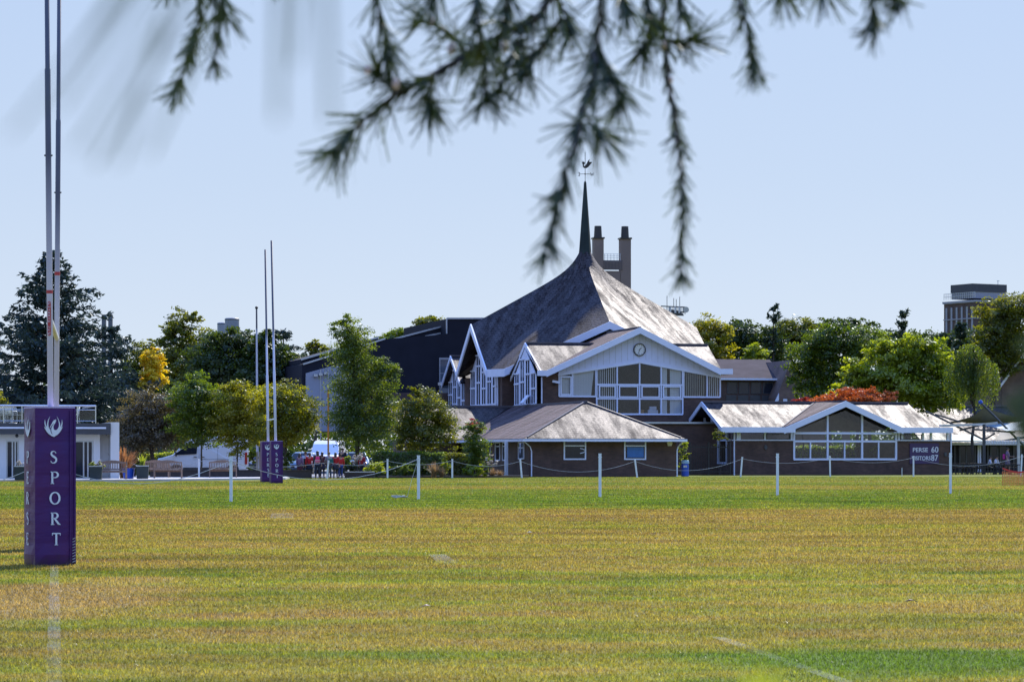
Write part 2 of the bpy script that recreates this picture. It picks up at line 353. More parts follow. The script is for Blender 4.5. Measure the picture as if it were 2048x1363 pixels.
# pitch markings: worn white paint
t = NT('worn_line_paint'); pos = t.n('NewGeometry').outputs['Position']
n1 = t.noise(pos, .8, 5); n2 = t.noise(pos, 45., 2); tr = t.n('BsdfTransparent'); mx = t.n('MixShader')
f = t.math('MULTIPLY', t.ramp(n1, [(.40, .12), (.64, 1.)]), t.ramp(n2, [(.35, .03), (.62, .24)]))
t.l(f, mx.inputs[0]); t.l(tr.outputs[0], mx.inputs[1]); t.b.inputs['Base Color'].default_value = (.42, .45, .48, 1); t.l(t.b.outputs[0], mx.inputs[2]); t.l(mx.outputs[0], t.out.inputs[0])
M['paint'] = t.m
def marking(x0, d0, x1, d1, wd=.048):
    b = MB(); n = 14
    for i in range(n):
        p, q = (x0+(x1-x0)*i/n, d0+(d1-d0)*i/n), (x0+(x1-x0)*(i+1)/n, d0+(d1-d0)*(i+1)/n)
        b.add([(p[0]-wd, p[1], .020), (p[0]+wd, p[1], .020), (q[0]+wd, q[1], .020), (q[0]-wd, q[1], .020)], [(0, 1, 2, 3)])
    tag(b.build('pitch_marking', M['paint'], recalc=False), kind='structure')
marking(-2.66, 15.9, -5.5, 32.9); marking(2.0, 15.6, 1.5, 20.0); marking(-.78, 33.6, -1.0, 36.5, .12); marking(-4.8, 57, -5.2, 62, .25)

# car park and path behind the field
def flat(name, pts, z, mat):
    b = MB(); b.add([(x, y, z) for x, y in pts], [tuple(range(len(pts)))]); tag(b.build(name, mat), kind='structure')
flat('car_park', [(-30, 156.5), (-8.3, 156.5), (-7.6, 163), (-3, 240), (-60, 240), (-60, 175)], .012, M['asphalt'])
b = MB(); b.prism([(-40, 134.5), (-19.5, 137.6), (-12.2, 147.5), (-12.6, 156.4), (-40, 156.4)], 'z', -.2, .09)
tag(b.build('paved_path', M['paving']), kind='structure')
b = MB(); b.prism([(-7.7, 156.8), (1.0, 160.2), (1.0, 163.9), (-7.2, 164.6)], 'z', -.2, .11); tag(b.build('planting_bed', M['soil']), kind='structure')

# ------------------------------------------------------------------ building helpers
def window(parent, y, x0, x1, z0, z1, cols=(), rows=(), fw=.07, glass='dglass', out=.05, frame='frame', name='window', back=.03):
    """framed window in a front wall whose face lies at y; proud of it by `out`"""
    b = MB(); yo = y-out
    b.box(x0, x1, yo, y+back, z0, z0+fw); b.box(x0, x1, yo, y+back, z1-fw, z1); b.box(x0, x0+fw, yo, y+back, z0+fw, z1-fw); b.box(x1-fw, x1, yo, y+back, z0+fw, z1-fw)
    for c in cols: b.box(c-fw*.45, c+fw*.45, yo+.006, y+back, z0+fw, z1-fw)
    for r in rows: b.box(x0+fw, x1-fw, yo+.012, y+back, r-fw*.4, r+fw*.4)
    o = b.build(name, M[frame], parent)
    p = MB(); p.box(x0+fw*.5, x1-fw*.5, y-.012, y-.006, z0+fw*.5, z1-fw*.5); p.build('pane', M[glass], o)
    return o
def roofplane(parent, pts, th=.12, mat='slate', name='roof'):
    return MB().slab(pts, th).build(name, M[mat], parent)
T = 14
# ------------------------------------------------------------------ brick annex with the hipped roof
A = Fr(1057, 164, T)
an = A.empty('brick_annex', 'low brown brick wing with a hipped slate roof and two white windows', 'building')
W_ = A.x(1352); zE = A.z(876, 0, 0); zR = A.z(803, W_/2, 3.9); LB = 21
b = MB(); b.box(0, W_, 0, LB, -.1, zE-.06); b.build('wall', M['brick'], an)
xl, xr, yf = A.x(1049, -.5), A.x(1370, -.5), -.5; xm = W_/2; ap = (xm, 3.9, zR); rb = (xm, LB+1.5, zR)
zs = lambda x: zE+(zR-zE)*min(1, (x-xl)/(xm-xl))
rf = MB().slab([(xl, yf, zE), (xr, yf, zE), ap], .10).build('roof', M['slate'], an)
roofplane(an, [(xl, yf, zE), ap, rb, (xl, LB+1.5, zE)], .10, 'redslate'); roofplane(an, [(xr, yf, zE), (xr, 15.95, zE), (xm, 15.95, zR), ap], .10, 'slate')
b = MB(); b.bar((xm, 3.8, zR+.02), (xm, LB+1, zR+.02), .22, .12); b.bar((xl+.2, yf+.15, zE+.06), (xm, 3.9, zR+.01), .13, .08); b.bar((xr-.2, yf+.15, zE+.06), (xm, 3.9, zR+.01), .13, .08)
b.build('ridge', M['ridge'], an)
b = MB(); b.box(xl-.02, xr+.02, yf-.11, yf+.02, zE-.19, zE-.04); b.box(xl-.12, xl-.021, yf-.11, LB, zE-.19, zE-.04); b.box(xr+.021, xr+.12, yf-.1, 15.9, zE-.19, zE-.04)
b.build('gutter', M['white'], an)
b = MB(); b.box(xl, xr, yf+.03, -.003, zE-.16, zE-.10); b.box(xl, -.003, 0, LB, zE-.16, zE-.10); b.build('eaves_board', M['white'], an)
zz = lambda py: A.z(py, 3, 0)
w1 = window(an, 0, A.x(1127), A.x(1172), zz(919), zz(879), rows=[zz(891)], fw=.085)
w2 = window(an, 0, A.x(1248), A.x(1292), zz(919), zz(879), rows=[zz(891)], fw=.085)
b = MB(); b.box(A.x(1254), A.x(1287), -.03, -.016, zz(914), zz(893.5)); b.build('blue_blind', pm('blue_blind', (.05, .16, .42), .6), w2)
b = MB(); c0 = A.x(1154); b.tube([(c0+.5*math.cos(k*.3-1.2), -.02, zz(901)+.16*math.sin(k*.3-1.2)) for k in range(9)], .03, 6); b.build('curtain_edge', M['frame'], w1)
b = MB()
for (px) in (1063, 1354):
    x = A.x(px, -.05)
    b.tube([(x+(.0 if px > 1200 else .0), -.06, 0), (x, -.06, zE-.75)], .042, 8)
b.tube([(A.x(1063, -.06), -.06, zE-.75), (A.x(1060, -.06), -.08, zE-.5), (A.x(1048, -.5), -.5, zE-.18)], .04, 8)
b.tube([(A.x(1354, -.06), -.06, zE-.75), (A.x(1356, -.06), -.08, zE-.5), (A.x(1366, -.5), -.5, zE-.18)], .04, 8); b.build('downpipe', M['white'], an)
b = MB(); cx, cz = A.x(1338.5), zz(886); b.prism([(cx+.19*math.sin(k*2*math.pi/5), cz+.19*math.cos(k*2*math.pi/5)) for k in range(5)], 'y', -.13, -.004); b.build('alarm_box', pm('cream_plastic', (.62, .58, .44), .5), an, bevel=.012)
# left side: narrow windows, a white panel and a white post under the eaves
b = MB(); b.prism([(.30, zE-.14), (1.0, zE-.14), (1.0, .75), (.30, .75)], 'x', -.07, -.004)
for y0, z0 in ((1.6, 1.0),): pass
def sidewin(par, fr, x, y0, y1, z0, z1, rows=(), glass='dglass', fw=.07):
    b = MB(); o = .05
    b.box(x-o, x+.02, y0, y1, z0, z0+fw); b.box(x-o, x+.02, y0, y1, z1-fw, z1); b.box(x-o, x+.02, y0, y0+fw, z0+fw, z1-fw); b.box(x-o, x+.02, y1-fw, y1, z0+fw, z1-fw)
    for r in rows: b.box(x-o+.01, x+.02, y0+fw, y1-fw, r-fw*.4, r+fw*.4)
    w_ = b.build('window', M['frame'], par); b = MB(); b.box(x-.012, x-.004, y0+fw*.5, y1-fw*.5, z0+fw*.5, z1-fw*.5); b.build('pane', M[glass], w_); return w_
b = MB()
sidewin(an, A, 0, 1.0, 2.4, 1.05, zE-.2, rows=[1.75])
for y0 in (5.2, 7.1, 9.6): sidewin(an, A, 0, y0, y0+1.25, .95, zE-.2, rows=[1.85])
b.box(-.62, -.44, 3.3, 3.5, .0, zE-.2); b.build('eaves_post', M['white'], an)
# long lean roof to the left of the annex ridge (faces the field)
yb = LB+1.5
roofplane(an, [(-4, yb-5.2, zE), (xl-.02, yb-5.2, zE), (xm-.1, yb, zR), (-4, yb, zR)], .10, 'slate')
b = MB(); b.box(-3.7, -.3, yb-4.8, yb, 0, zE-.06); b.build('wall', M['brick'], an)
b = MB(); b.bar((-4, yb, zR+.02), (xm, yb, zR+.02), .22, .12); b.build('ridge', M['ridge'], an)
b = MB(); b.box(-4, -.7, yb-5.33, yb-5.21, zE-.19, zE-.04); b.build('gutter', M['white'], an)

# ------------------------------------------------------------------ clock block (gabled front with big windows)
YC = 16.0; B_ = A
cb = A.empty('clock_building', 'white gabled brick block with a round wall clock and tall windows', 'building')
fx = lambda px, dy=0.: A.x(px, YC+dy); fz = lambda py, px=1280, dy=0.: A.z(py, A.x(px, YC+dy), YC+dy)
x0, x1 = fx(1087), fx(1441); DB = 3.4
zw = fz(828); zs1 = fz(793)
b = MB(); t0 = .25
xa, xb_, xc, xd = fx(1117), fx(1192), fx(1366), fx(1440)
zf = lambda px: fz(720, 1280)+(-(abs(px-1279))*.0001)
b.box(x0, xa, YC, YC+t0, 0, fz(746)); b.box(xa, xb_, YC, YC+t0, 0, fz(793)); b.box(xb_, xc, YC, YC+t0, 0, fz(828)); b.box(xc, x1, YC, YC+t0, 0, fz(793))
b.box(x0, x0+t0, YC+t0, YC+2*DB, 0, fz(752)-2.0+.4); b.box(x1-t0, x1, YC+t0, YC+2*DB, 0, fz(752)); b.box(x0+t0, x1-t0, YC+2*DB-.2, YC+2*DB, 0, fz(752))
b.build('wall', M['brick'], cb)
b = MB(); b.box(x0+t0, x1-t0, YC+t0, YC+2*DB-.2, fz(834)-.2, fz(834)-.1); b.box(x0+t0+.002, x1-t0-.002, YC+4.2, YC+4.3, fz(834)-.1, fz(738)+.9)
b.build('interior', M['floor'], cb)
# gable boarding
gab = [(xa, fz(749)), (fx(1279), fz(722)), (xd, fz(752)), (fx(1440), fz(739)), (fx(1280), fz(664)), (xa, fz(744))]
b = MB(); b.prism(gab, 'y', YC-.06, YC+.1); b.build('gable_boarding', M['boards'], cb)
b = MB()
for k in range(-12, 13):
    x = fx(1279)+k*.42; top = fz(664)-abs(x-fx(1280))*(fz(664)-fz(741))/(xd-fx(1280))-.12; bot = fz(722)-abs(x-fx(1279))*(fz(722)-fz(751))/(xd-fx(1280))+.16
    if top > bot+.1: b.box(x-.008, x+.008, YC-.064, YC-.055, bot, top)
b.build('board_joint', pm('shadow_gap', (.40, .40, .42), .7), cb)
b = MB()
for (pa, pb) in (((1116, 751), (1279, 724)), ((1279, 724), (1440, 753))):
    b.bar((fx(pa[0]), YC-.05, fz(pa[1])), (fx(pb[0]), YC-.05, fz(pb[1])), .12, .13)
b.build('window_head', M['white'], cb)
# roof: long ridge along the front with a cross gable over the clock
zrid = A.z(686, A.x(1052, YC+DB), YC+DB); xv0 = A.x(1052, YC+DB); xv1 = A.x(1415, YC+DB)
ze_ = fz(743); ov = .75; yo = YC-ov
zap = A.z(655, A.x(1280, yo), yo); xap = A.x(1280, yo); xgl, xgr = A.x(1093, yo), A.x(1441, yo); zel, zer = A.z(741, xgl, yo), A.z(738, xgr, yo)
xe0, xe1 = A.x(1076, yo), A.x(1441, yo)
sl_l = (zap-zel)/(xap-xgl)
xil = xgl+(zrid-zel)/sl_l; sl_r = (zap-zer)/(xgr-xap); xir = xgr-(zrid-zer)/sl_r
roofplane(cb, [(xe0, yo, zel), (xgl, yo, zel), (xil, YC+DB, zrid), (xv0, YC+DB, zrid)], .12)
roofplane(cb, [(xgr, yo, zer), (xe1+.05, yo, zer), (xv1, YC+DB, zrid), (xir, YC+DB, zrid)], .12)
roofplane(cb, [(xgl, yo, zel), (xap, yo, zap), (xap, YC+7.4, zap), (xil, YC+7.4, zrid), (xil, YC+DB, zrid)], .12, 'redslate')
roofplane(cb, [(xgr, yo, zer), (xir, YC+DB, zrid), (xir, YC+7.4, zrid), (xap, YC+7.4, zap), (xap, yo, zap)], .12)
roofplane(cb, [(xv0, YC+DB, zrid), (xil, YC+DB, zrid), (xil, YC+2*DB+.4, zel), (xe0, YC+2*DB+.4, zel)], .12)
roofplane(cb, [(xir, YC+DB, zrid), (xv1, YC+DB, zrid), (xe1, YC+2*DB+.4, zer), (xir, YC+2*DB+.4, zer)], .12)
b = MB(); b.bar((xv0, YC+DB, zrid+.03), (xil, YC+DB, zrid+.03), .22, .1); b.bar((xir, YC+DB, zrid+.03), (xv1, YC+DB, zrid+.03), .22, .1); b.bar((xap, yo, zap+.03), (xap, YC+7.4, zap+.03), .2, .09); b.build('ridge', M['ridge'], cb)
b = MB(); yb0 = yo-.09
def rake(mb, p, q, dz, y, th=.08):
    """vertical board of height dz under the line p-q in the plane y"""
    (xa_, za_), (xb2, zb_) = p, q
    mb.prism([(xa_, za_), (xb2, zb_), (xb2, zb_-dz), (xa_, za_-dz)], 'y', y, y+th)
rake(b, (xe0-.05, zel+.02), (xgl, zel+.02), .36, yb0); rake(b, (xgl, zel+.02), (xap, zap+.03), .42, yb0); rake(b, (xap, zap+.03), (xgr, zer+.02), .42, yb0); rake(b, (xgr, zer+.02), (A.x(1465, yo), A.z(737, xgr, yo)), .36, yb0)
b.box(xgr+.1, A.x(1465, yo)-.003, yb0+.085, YC+2, zer-.34, zer-.02)
b.build('fascia', M['white'], cb)
b = MB(); b.prism([(xgl, zel-.2), (xap, zap-.2), (xgr, zer-.2), (xgr, zer-.25), (xap, zap-.25), (xgl, zel-.25)], 'y', yo, YC-.065); b.build('soffit', M['white'], cb)
# left gable of the clock block: bargeboards, wall and slit windows
b = MB(); xg = xv0
zl0 = zel-.15
def verge(mb, x, ya, za, yc, zc, yb_, zb_, dz=.3, th=.08):
    mb.prism([(ya, za), (yc, zc), (yc, zc-dz), (ya, za-dz)], 'x', x-th, x); mb.prism([(yc, zc), (yb_, zb_), (yb_, zb_-dz), (yc, zc-dz)], 'x', x-th, x)
verge(b, xv0-.02, yo, zel+.03, YC+DB, zrid+.04, YC+2*DB+.6, zel-.2); b.build('bargeboard', M['white'], cb)
xw = x0-.0
def slitwall(par, x, ya, yc_, yb_, z0, zeave, ztop, nc, mat='frame'):
    """white timber gable wall in the plane x with columns of dark paired slits"""
    b = MB(); b.prism([(ya, z0), (ya, zeave), (yc_, ztop), (yb_, zeave), (yb_, z0)], 'x', x-.06, x); wl = b.build('gable_wall', M[mat], par)
    ww = (yb_-ya)/nc
    for i in range(nc):
        c = ya+(i+.5)*ww; top = zeave+(ztop-zeave)*(1-abs(c-yc_)/((yb_-ya)/2))-.28
        b = MB(); hh = top-z0-.2; k = max(2, int(hh/1.15)); off = (.35 if i % 2 else 0.)
        cuts = [z0+.2]+[z0+.2+hh*(j+off)/k for j in range(1, k)]+[top]
        for j in range(len(cuts)-1):
            if cuts[j+1]-cuts[j] < .2: continue
            for s_ in (-1, 1):
                y0 = c+s_*ww*.19; b.box(x-.068, x-.055, y0-ww*.115, y0+ww*.115, cuts[j]+.07, cuts[j+1]-.07)
        pn = b.build('window', M['dglass'], par)
        b = MB()
        for z_ in cuts: b.box(x-.13, x-.062, c-ww*.42, c+ww*.42, z_-.05, z_+.05)
        b.build('transom', M['white'], pn)
slitwall(cb, x0-.35, YC+.4, YC+DB, YC+2*DB-.5, fz(815, 1060, 3), zel-.25, zrid-.35, 4)
b = MB(); b.box(x0-.34, x0+.0, YC+.25, YC+2*DB-.3, 0, fz(815, 1060, 3)-.003); b.build('plinth', M['brick'], cb)
b = MB(); b.bar((x0-.95, YC+2.2, fz(806)), (x0-.50, YC+2.2, fz(790)), .06, .9, up=(0, 1, 0)); b.build('open_casement', M['white'], cb)
# windows of the clock gable
def pane(par, x0_, x1_, za, zb, zc, zd, y, mat, name='pane', th=.008):
    b = MB(); b.prism([(x0_, za), (x1_, zb), (x1_, zd), (x0_, zc)], 'y', y, y+th); return b.build(name, M[mat], par)
head = lambda px: fz(724)-(abs(px-1279)/161.)*(fz(724)-fz(752))-.07
def bigwin(pxs, pyb, rows):
    b = MB(); fw = .09
    for px in pxs: x = fx(px); b.box(x-fw/2, x+fw/2, YC-.06, YC+.08, fz(pyb), head(px)+.04)
    b.box(fx(pxs[0]), fx(pxs[-1]), YC-.075, YC+.08, fz(pyb)-.05, fz(pyb)+.06)
    for r in rows: b.box(fx(pxs[0]), fx(pxs[-1]), YC-.055, YC+.075, fz(r)-.05, fz(r)+.05)
    return b.build('window', M['frame'], cb)
wc = bigwin((1193, 1234, 1279, 1322, 1365), 828, (769, 797))
wl = bigwin((1118, 1145, 1191.5), 793, ()); wr = bigwin((1367, 1414, 1440), 793, ())
cells = [(1193, 1234), (1234, 1279), (1279, 1322), (1322, 1365)]
for a_, c_ in cells: pane(wc, fx(a_), fx(c_), fz(828), fz(828), head(a_), head(c_), YC+.02, 'glass')
for a_, c_ in ((1118, 1145), (1145, 1191.5)): pane(wl, fx(a_), fx(c_), fz(793), fz(793), head(a_), head(c_), YC+.02, 'glass')
for a_, c_ in ((1367, 1414), (1414, 1440)): pane(wr, fx(a_), fx(c_), fz(793), fz(793), head(a_), head(c_), YC+.02, 'glass')
b = MB()
for a_, c_, pb_ in ((1197, 1231, 797), (1237, 1276, 797), (1282, 1319, 797), (1325, 1362, 797)):
    za, zb2 = fz(795), fz(771); b.box(fx(a_), fx(c_), YC-.085, YC-.06, za, za+.09); b.box(fx(a_), fx(c_), YC-.085, YC-.06, zb2-.09, zb2); b.box(fx(a_), fx(a_)+.09, YC-.085, YC-.06, za+.09, zb2-.09); b.box(fx(c_)-.09, fx(c_), YC-.085, YC-.06, za+.09, zb2-.09)
b.build('casement', M['white'], wc)
b = MB(); za, zb2 = fz(791), fz(753); a_, c_ = 1120, 1143
b.box(fx(a_), fx(c_), YC-.085, YC-.06, za, za+.1); b.box(fx(a_), fx(c_), YC-.085, YC-.06, zb2-.1, zb2); b.box(fx(a_), fx(a_)+.1, YC-.085, YC-.06, za+.1, zb2-.1); b.box(fx(c_)-.1, fx(c_), YC-.085, YC-.06, za+.1, zb2-.1)
b.build('casement', M['white'], wl)
def blind(par, pa, pc, pyb, pyt, y=.22, mat='blind'):
    y = .12; b = MB(); b.box(fx(pa), fx(pc), YC+y, YC+y+.02, fz(pyb), fz(pyt)); b.build('blind', M[mat], par)
blind(wl, 1121, 1142, 791, 752); b = MB(); b.prism([(fx(1146), fz(792)), (fx(1183), fz(792)), (fx(1189), fz(740)), (fx(1146), fz(745))], 'y', YC+.12, YC+.14); b.build('blind', M['blind'], wl)
for k in range(9):
    x = fx(1197+4.2*k); b = MB(); b.bar((x, YC+.13, fz(826)), (x, YC+.13, fz(733)), .05, .01); b.build('blind_slat', M['blind'], wc)
blind(wc, 1325, 1335, 826, 734); blind(wc, 1341, 1363, 826, 738)
for k in range(6):
    x = fx(1416+4*k); b = MB(); b.bar((x, YC+.13, fz(791)), (x, YC+.13, fz(748)), .05, .01); b.build('blind_slat', M['blind'], wr)
b = MB()
for k in range(10): x = fx(1370+4.3*k); b.bar((x, YC+.15, fz(791)), (x, YC+.15, fz(745)), .07, .012)
b.build('blind', pm('beige_blind', (.34, .32, .30), .8), wr)
# things on the sill of the centre window
b = MB(); b.box(fx(1280), fx(1291), YC+.3, YC+.5, fz(827), fz(819)); tag(b.build('cardboard_box', pm('cardboard', (.42, .22, .10), .8), None), 'brown cardboard box on the sill inside the clock building window', 'box').matrix_world = Matrix.Translation((A.ox, A.oy, 0)) @ Matrix.Rotation(A.t, 4, 'Z')
b = MB(); b.box(fx(1299), fx(1319), YC+.3, YC+.6, fz(827), fz(819)); b.box(fx(1302), fx(1316), YC+.32, YC+.5, fz(819)+.003, fz(812)); tag(b.build('printer', M['frame'], None, bevel=.02), 'pale office printer behind the clock building window', 'printer').matrix_world = Matrix.Translation((A.ox, A.oy, 0)) @ Matrix.Rotation(A.t, 4, 'Z')
b = MB(); xq, zq = fx(1108, -.1), fz(765); b.bar((xq-.14, YC-.22, zq+.06), (xq+.34, YC-.35, zq-.03), .16, .15); b.build('camera_housing', M['white'], cb); b = MB(); b.bar((xq, YC-.2, zq-.02), (xq, YC, zq-.14), .06); b.ball((xq, YC-.17, zq-.16), .07); b.build('camera_bracket', M['black'], cb)
b = MB(); b.tube([(fx(1083), YC-.08, 3.2), (fx(1083), YC-.08, zel-.4)], .045, 8); b.build('downpipe', M['white'], cb)
# wall clock
ck = thing('wall_clock', 'round white wall clock with black rim high on the white gable', 'clock', (*A.W(fx(1278), YC-.065), fz(699)), A.t)
rr = .425
b = MB(); b.tube([(0, .0, 0), (0, -.05, 0)], rr*.93, 36); b.build('clock_face', pm('clock_face', (.74, .75, .76), .4, .03), ck)
b = MB(); n = 40
vs = []
for r_, y_ in ((rr*.86, -.051), (rr*.86, -.10), (rr, -.10), (rr, 0)): vs += [(r_*math.cos(2*math.pi*k/n), y_, r_*math.sin(2*math.pi*k/n)) for k in range(n)]
b.add(vs, [(i*n+k, i*n+(k+1) % n, (i+1)*n+(k+1) % n, (i+1)*n+k) for i in range(3) for k in range(n)]); b.build('clock_rim', M['black'], ck)
def hand(name, deg, L, w_):
    s_, c_ = math.sin(R(deg)), math.cos(R(deg)); b = MB(); b.bar((-s_*.05, -.062, -c_*.05), (s_*L, -.062, c_*L), w_, .008, up=(0, 1, 0)); b.build(name, M['black'], ck)
hand('hour_hand', 46, .19, .04); hand('minute_hand', 194, .30, .03)
b = MB()
for k in range(12):
    s_, c_ = math.sin(R(30*k)), math.cos(R(30*k)); b.bar((s_*.28, -.055, c_*.28), (s_*.335, -.055, c_*.335), .028, .006, up=(0, 1, 0))
b.build('hour_mark', M['black'], ck)

# ------------------------------------------------------------------ hall with the spire
hl = A.empty('school_hall', 'large hall with a swooping pyramid slate roof under a thin green spire', 'building')
HV, WL, WF = 6.3, 4.7, 7.5
CY = YC+2*DB+.3+HV; CXr = A.x(1165.5, CY); HU = .5*(A.x(1393, CY)-A.x(943, CY))
CX = .5*(A.x(1393, CY)+A.x(943, CY))
zra = A.z(649, CX-HU, CY); zea = A.z(738, CX-WF, CY-HV); zT = A.z(499, CX, CY)
def ring():
    out = []
    q = [((-HU, 0), zra, (-HU, -WL), zea, (-WF, -HV), (0, -HV))]
    ax = [((-HU, 0), (-HU, -WL)), ((-WF, -HV), (0, -HV)), ((0, -HV), (WF, -HV)), ((HU, -WL), (HU, 0)), ((HU, 0), (HU, WL)), ((WF, HV), (0, HV)), ((0, HV), (-WF, HV)), ((-HU, WL), (-HU, 0))]
    peak = {(-HU, 0), (0, -HV), (HU, 0), (0, HV)}
    for i, (a, c) in enumerate(ax):
        za, zc = (zra if a in peak else zea), (zra if c in peak else zea); n = 6
        for k in range(n):
            u = k/n; out.append((a[0]+(c[0]-a[0])*u, a[1]+(c[1]-a[1])*u, za+(zc-za)*u, 1. if k == 0 and a in peak else 0.))
        if c not in peak: out.append((c[0], c[1], zc, 0.))
    return out
bd = ring(); nb = len(bd); ns = 22
S_ = [(i/ns)**1.5 for i in range(ns+1)]
g_ = lambda s: .80*(1-s)+.20*math.exp(-s/.085)-.20*math.exp(-1/.085)
vs = []
for s in S_:
    for (x, y, z, pk) in bd:
        a = math.atan2(y, x); r0 = .34
        vs.append((CX+r0*math.cos(a)*(1-s)+x*s, CY+r0*math.sin(a)*(1-s)+y*s, z+(zT-z)*g_(s)))
m = len(vs); vs += [(x, y, z-.22) for x, y, z in vs]
fs = []
for i in range(ns):
    for k in range(nb):
        k2 = (k+1) % nb; fs.append((i*nb+k, (i+1)*nb+k, (i+1)*nb+k2, i*nb+k2)); fs.append((m+i*nb+k, m+i*nb+k2, m+(i+1)*nb+k2, m+(i+1)*nb+k))
for k in range(nb): k2 = (k+1) % nb; fs.append((ns*nb+k, m+ns*nb+k, m+ns*nb+k2, ns*nb+k2))
def uvhall(co, n):
    hx, hy = n.y, -n.x; L_ = math.hypot(hx, hy) or 1
    return ((co.x*hx+co.y*hy)/L_, co.z*2.05)
MB().add(vs, fs).build('roof', M['slate'], hl, uvf=uvhall)
# fascias on the front gable, chamfers and the verges of the left gable
b = MB(); yh = CY-HV
for sg in (-1, 1):
    rake(b, (CX+sg*WF, zea+.03), (CX, zra+.03), .52, yh-.08)
    p, q = (CX+sg*HU, CY-WL), (CX+sg*WF, CY-HV)
    b.add([(p[0], p[1]-.03, zea+.03), (q[0], q[1]-.06, zea+.03), (q[0], q[1]-.06, zea-.5), (p[0], p[1]-.03, zea-.5), (p[0], p[1]+.05, zea+.03), (q[0], q[1]+.05, zea+.03), (q[0], q[1]+.05, zea-.5), (p[0], p[1]+.05, zea-.5)], [(0,1,2,3),(7,6,5,4),(0,4,5,1),(1,5,6,2),(2,6,7,3),(3,7,4,0)])
b.build('fascia', M['white'], hl)
b = MB(); verge(b, CX-HU+.0, CY-WL, zea, CY, zra+.05, CY+WL, zea, .5, .1); b.build('bargeboard', M['white'], hl)
xw = CX-HU+.95; zb0 = A.z(815, CX-HU, CY)
slitwall(hl, xw, CY-WL+.55, CY, CY+WL-.55, zb0, zea-.1, zra-.75, 5)
b = MB(); b.prism([(CX-HU+1.0, CY-WL), (CX-WF, CY-HV+.6), (CX+WF, CY-HV+.6), (CX+HU-.4, CY-WL), (CX+HU-.4, CY+WL), (CX+WF, CY+HV-.6), (CX-WF, CY+HV-.6), (CX-HU+1.0, CY+WL)], 'z', 0, zea-.3); b.build('wall', M['brick'], hl)
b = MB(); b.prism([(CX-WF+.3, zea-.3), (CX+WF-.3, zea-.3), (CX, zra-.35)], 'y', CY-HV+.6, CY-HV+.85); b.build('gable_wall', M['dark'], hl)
b = MB(); b.tube([(CX-HU+.6, CY-WL-.12, 3.8), (CX-HU+.6, CY-WL-.12, zea-.4)], .05, 8); b.build('downpipe', M['white'], hl)
b = MB(); zs0 = zT-.75; zt_ = A.z(361, CX, CY)
b.lathe([(.52, zs0), (.44, zT), (.09, zt_-.15), (.015, zt_)], 6, (CX, CY, 0)); b.build('spire', pm('green_copper', (.030, .042, .040), .8, .25, .8, spec=.15), hl)
# weather vane on the spire
wx, wy = A.W(CX, CY); wv = thing('weather_vane', 'black swan weather vane with E and W letters on the spire tip', 'weather vane', (wx, wy, zt_), 0)
sc_ = wy/FPX; Zp = lambda py: (361-py)*sc_; Xp = lambda px: (px-1164.5)*sc_
b = MB(); b.tube([(0, 0, -.3), (0, 0, Zp(304))], .022, 6); b.build('rod', M['black'], wv)
sw = [(1159, 328), (1158, 325), (1160, 323), (1163, 324), (1164, 327), (1161.5, 330), (1164, 333), (1167, 328), (1170, 322), (1173.5, 318.5), (1172.5, 324), (1179, 324), (1175, 329), (1171, 334), (1167, 336.5), (1162, 336), (1159.5, 333), (1160, 330)]
b = MB(); b.prism([(Xp(x), Zp(y)) for x, y in sw], 'y', -.03, .03); b.build('swan', M['black'], wv)
b = MB(); b.bar((Xp(1154), 0, Zp(348)), (Xp(1176), 0, Zp(348)), .03); b.bar((0, -.4, Zp(348)), (0, .4, Zp(348)), .03); b.ball((0, 0, Zp(348)), .06); b.build('cross_arm', M['black'], wv)
b = MB(); y_ = .02
for p, q in (((1153.5, 345), (1153.5, 352)), ((1150, 345), (1154, 345)), ((1150.6, 348.5), (1153.5, 348.5)), ((1150, 352), (1154, 352))): b.bar((Xp(p[0]), 0, Zp(p[1])), (Xp(q[0]), 0, Zp(q[1])), .035)
b.build('letter_east', M['black'], wv)
b = MB()
for p, q in (((1175, 345), (1176.6, 351.5)), ((1176.6, 351.5), (1178.3, 346.5)), ((1178.3, 346.5), (1180, 351.5)), ((1180, 351.5), (1181.6, 345))): b.bar((Xp(p[0]), 0, Zp(p[1])), (Xp(q[0]), 0, Zp(q[1])), .035)
b.build('letter_west', M['black'], wv)
# small gabled block behind the hall's left gable
rb_ = A.empty('rear_gable_block', 'small white gabled block tucked left of the hall gable', 'building')
yg = CY+HV+DB-1.0; xg0 = A.x(902, yg); zg = A.z(712, xg0, yg); yq = 3.1; zq0 = zg-2.0
roofplane(rb_, [(xg0, yg-yq, zq0), (xg0+6, yg-yq, zq0), (xg0+6, yg, zg), (xg0, yg, zg)]); roofplane(rb_, [(xg0, yg, zg), (xg0+6, yg, zg), (xg0+6, yg+yq, zq0), (xg0, yg+yq, zq0)])
b = MB(); verge(b, xg0, yg-yq, zq0, yg, zg+.04, yg+yq, zq0, .3); b.build('bargeboard', M['white'], rb_)
b = MB(); b.bar((xg0, yg, zg+.04), (xg0+6, yg, zg+.04), .2, .1); b.build('ridge', M['ridge'], rb_)
slitwall(rb_, xg0+.5, yg-yq+.3, yg, yg+yq-.3, 3.6, zq0, zg-.3, 4); b = MB(); b.box(xg0+.52, xg0+6, yg-yq+.3, yg+yq-.3, 0, zq0-.02); b.build('wall', M['brick'], rb_)
# flat link in front of the clock building, right of the annex
lk = A.empty('flat_roof_link', 'dark flat roofed brick link below the clock building windows', 'building')
xk0, xk1 = W_+.25, A.x(1445, 13); zk = A.z(843, xk0, 13)
b = MB(); b.box(xk0, xk1, 13, YC-.08, 0, zk-.12); b.build('wall', M['brick'], lk); b = MB(); b.box(xk0-.1, xk1+.1, 12.8, YC-.07, zk-.115, zk); b.build('roof_edge', M['galv'], lk)
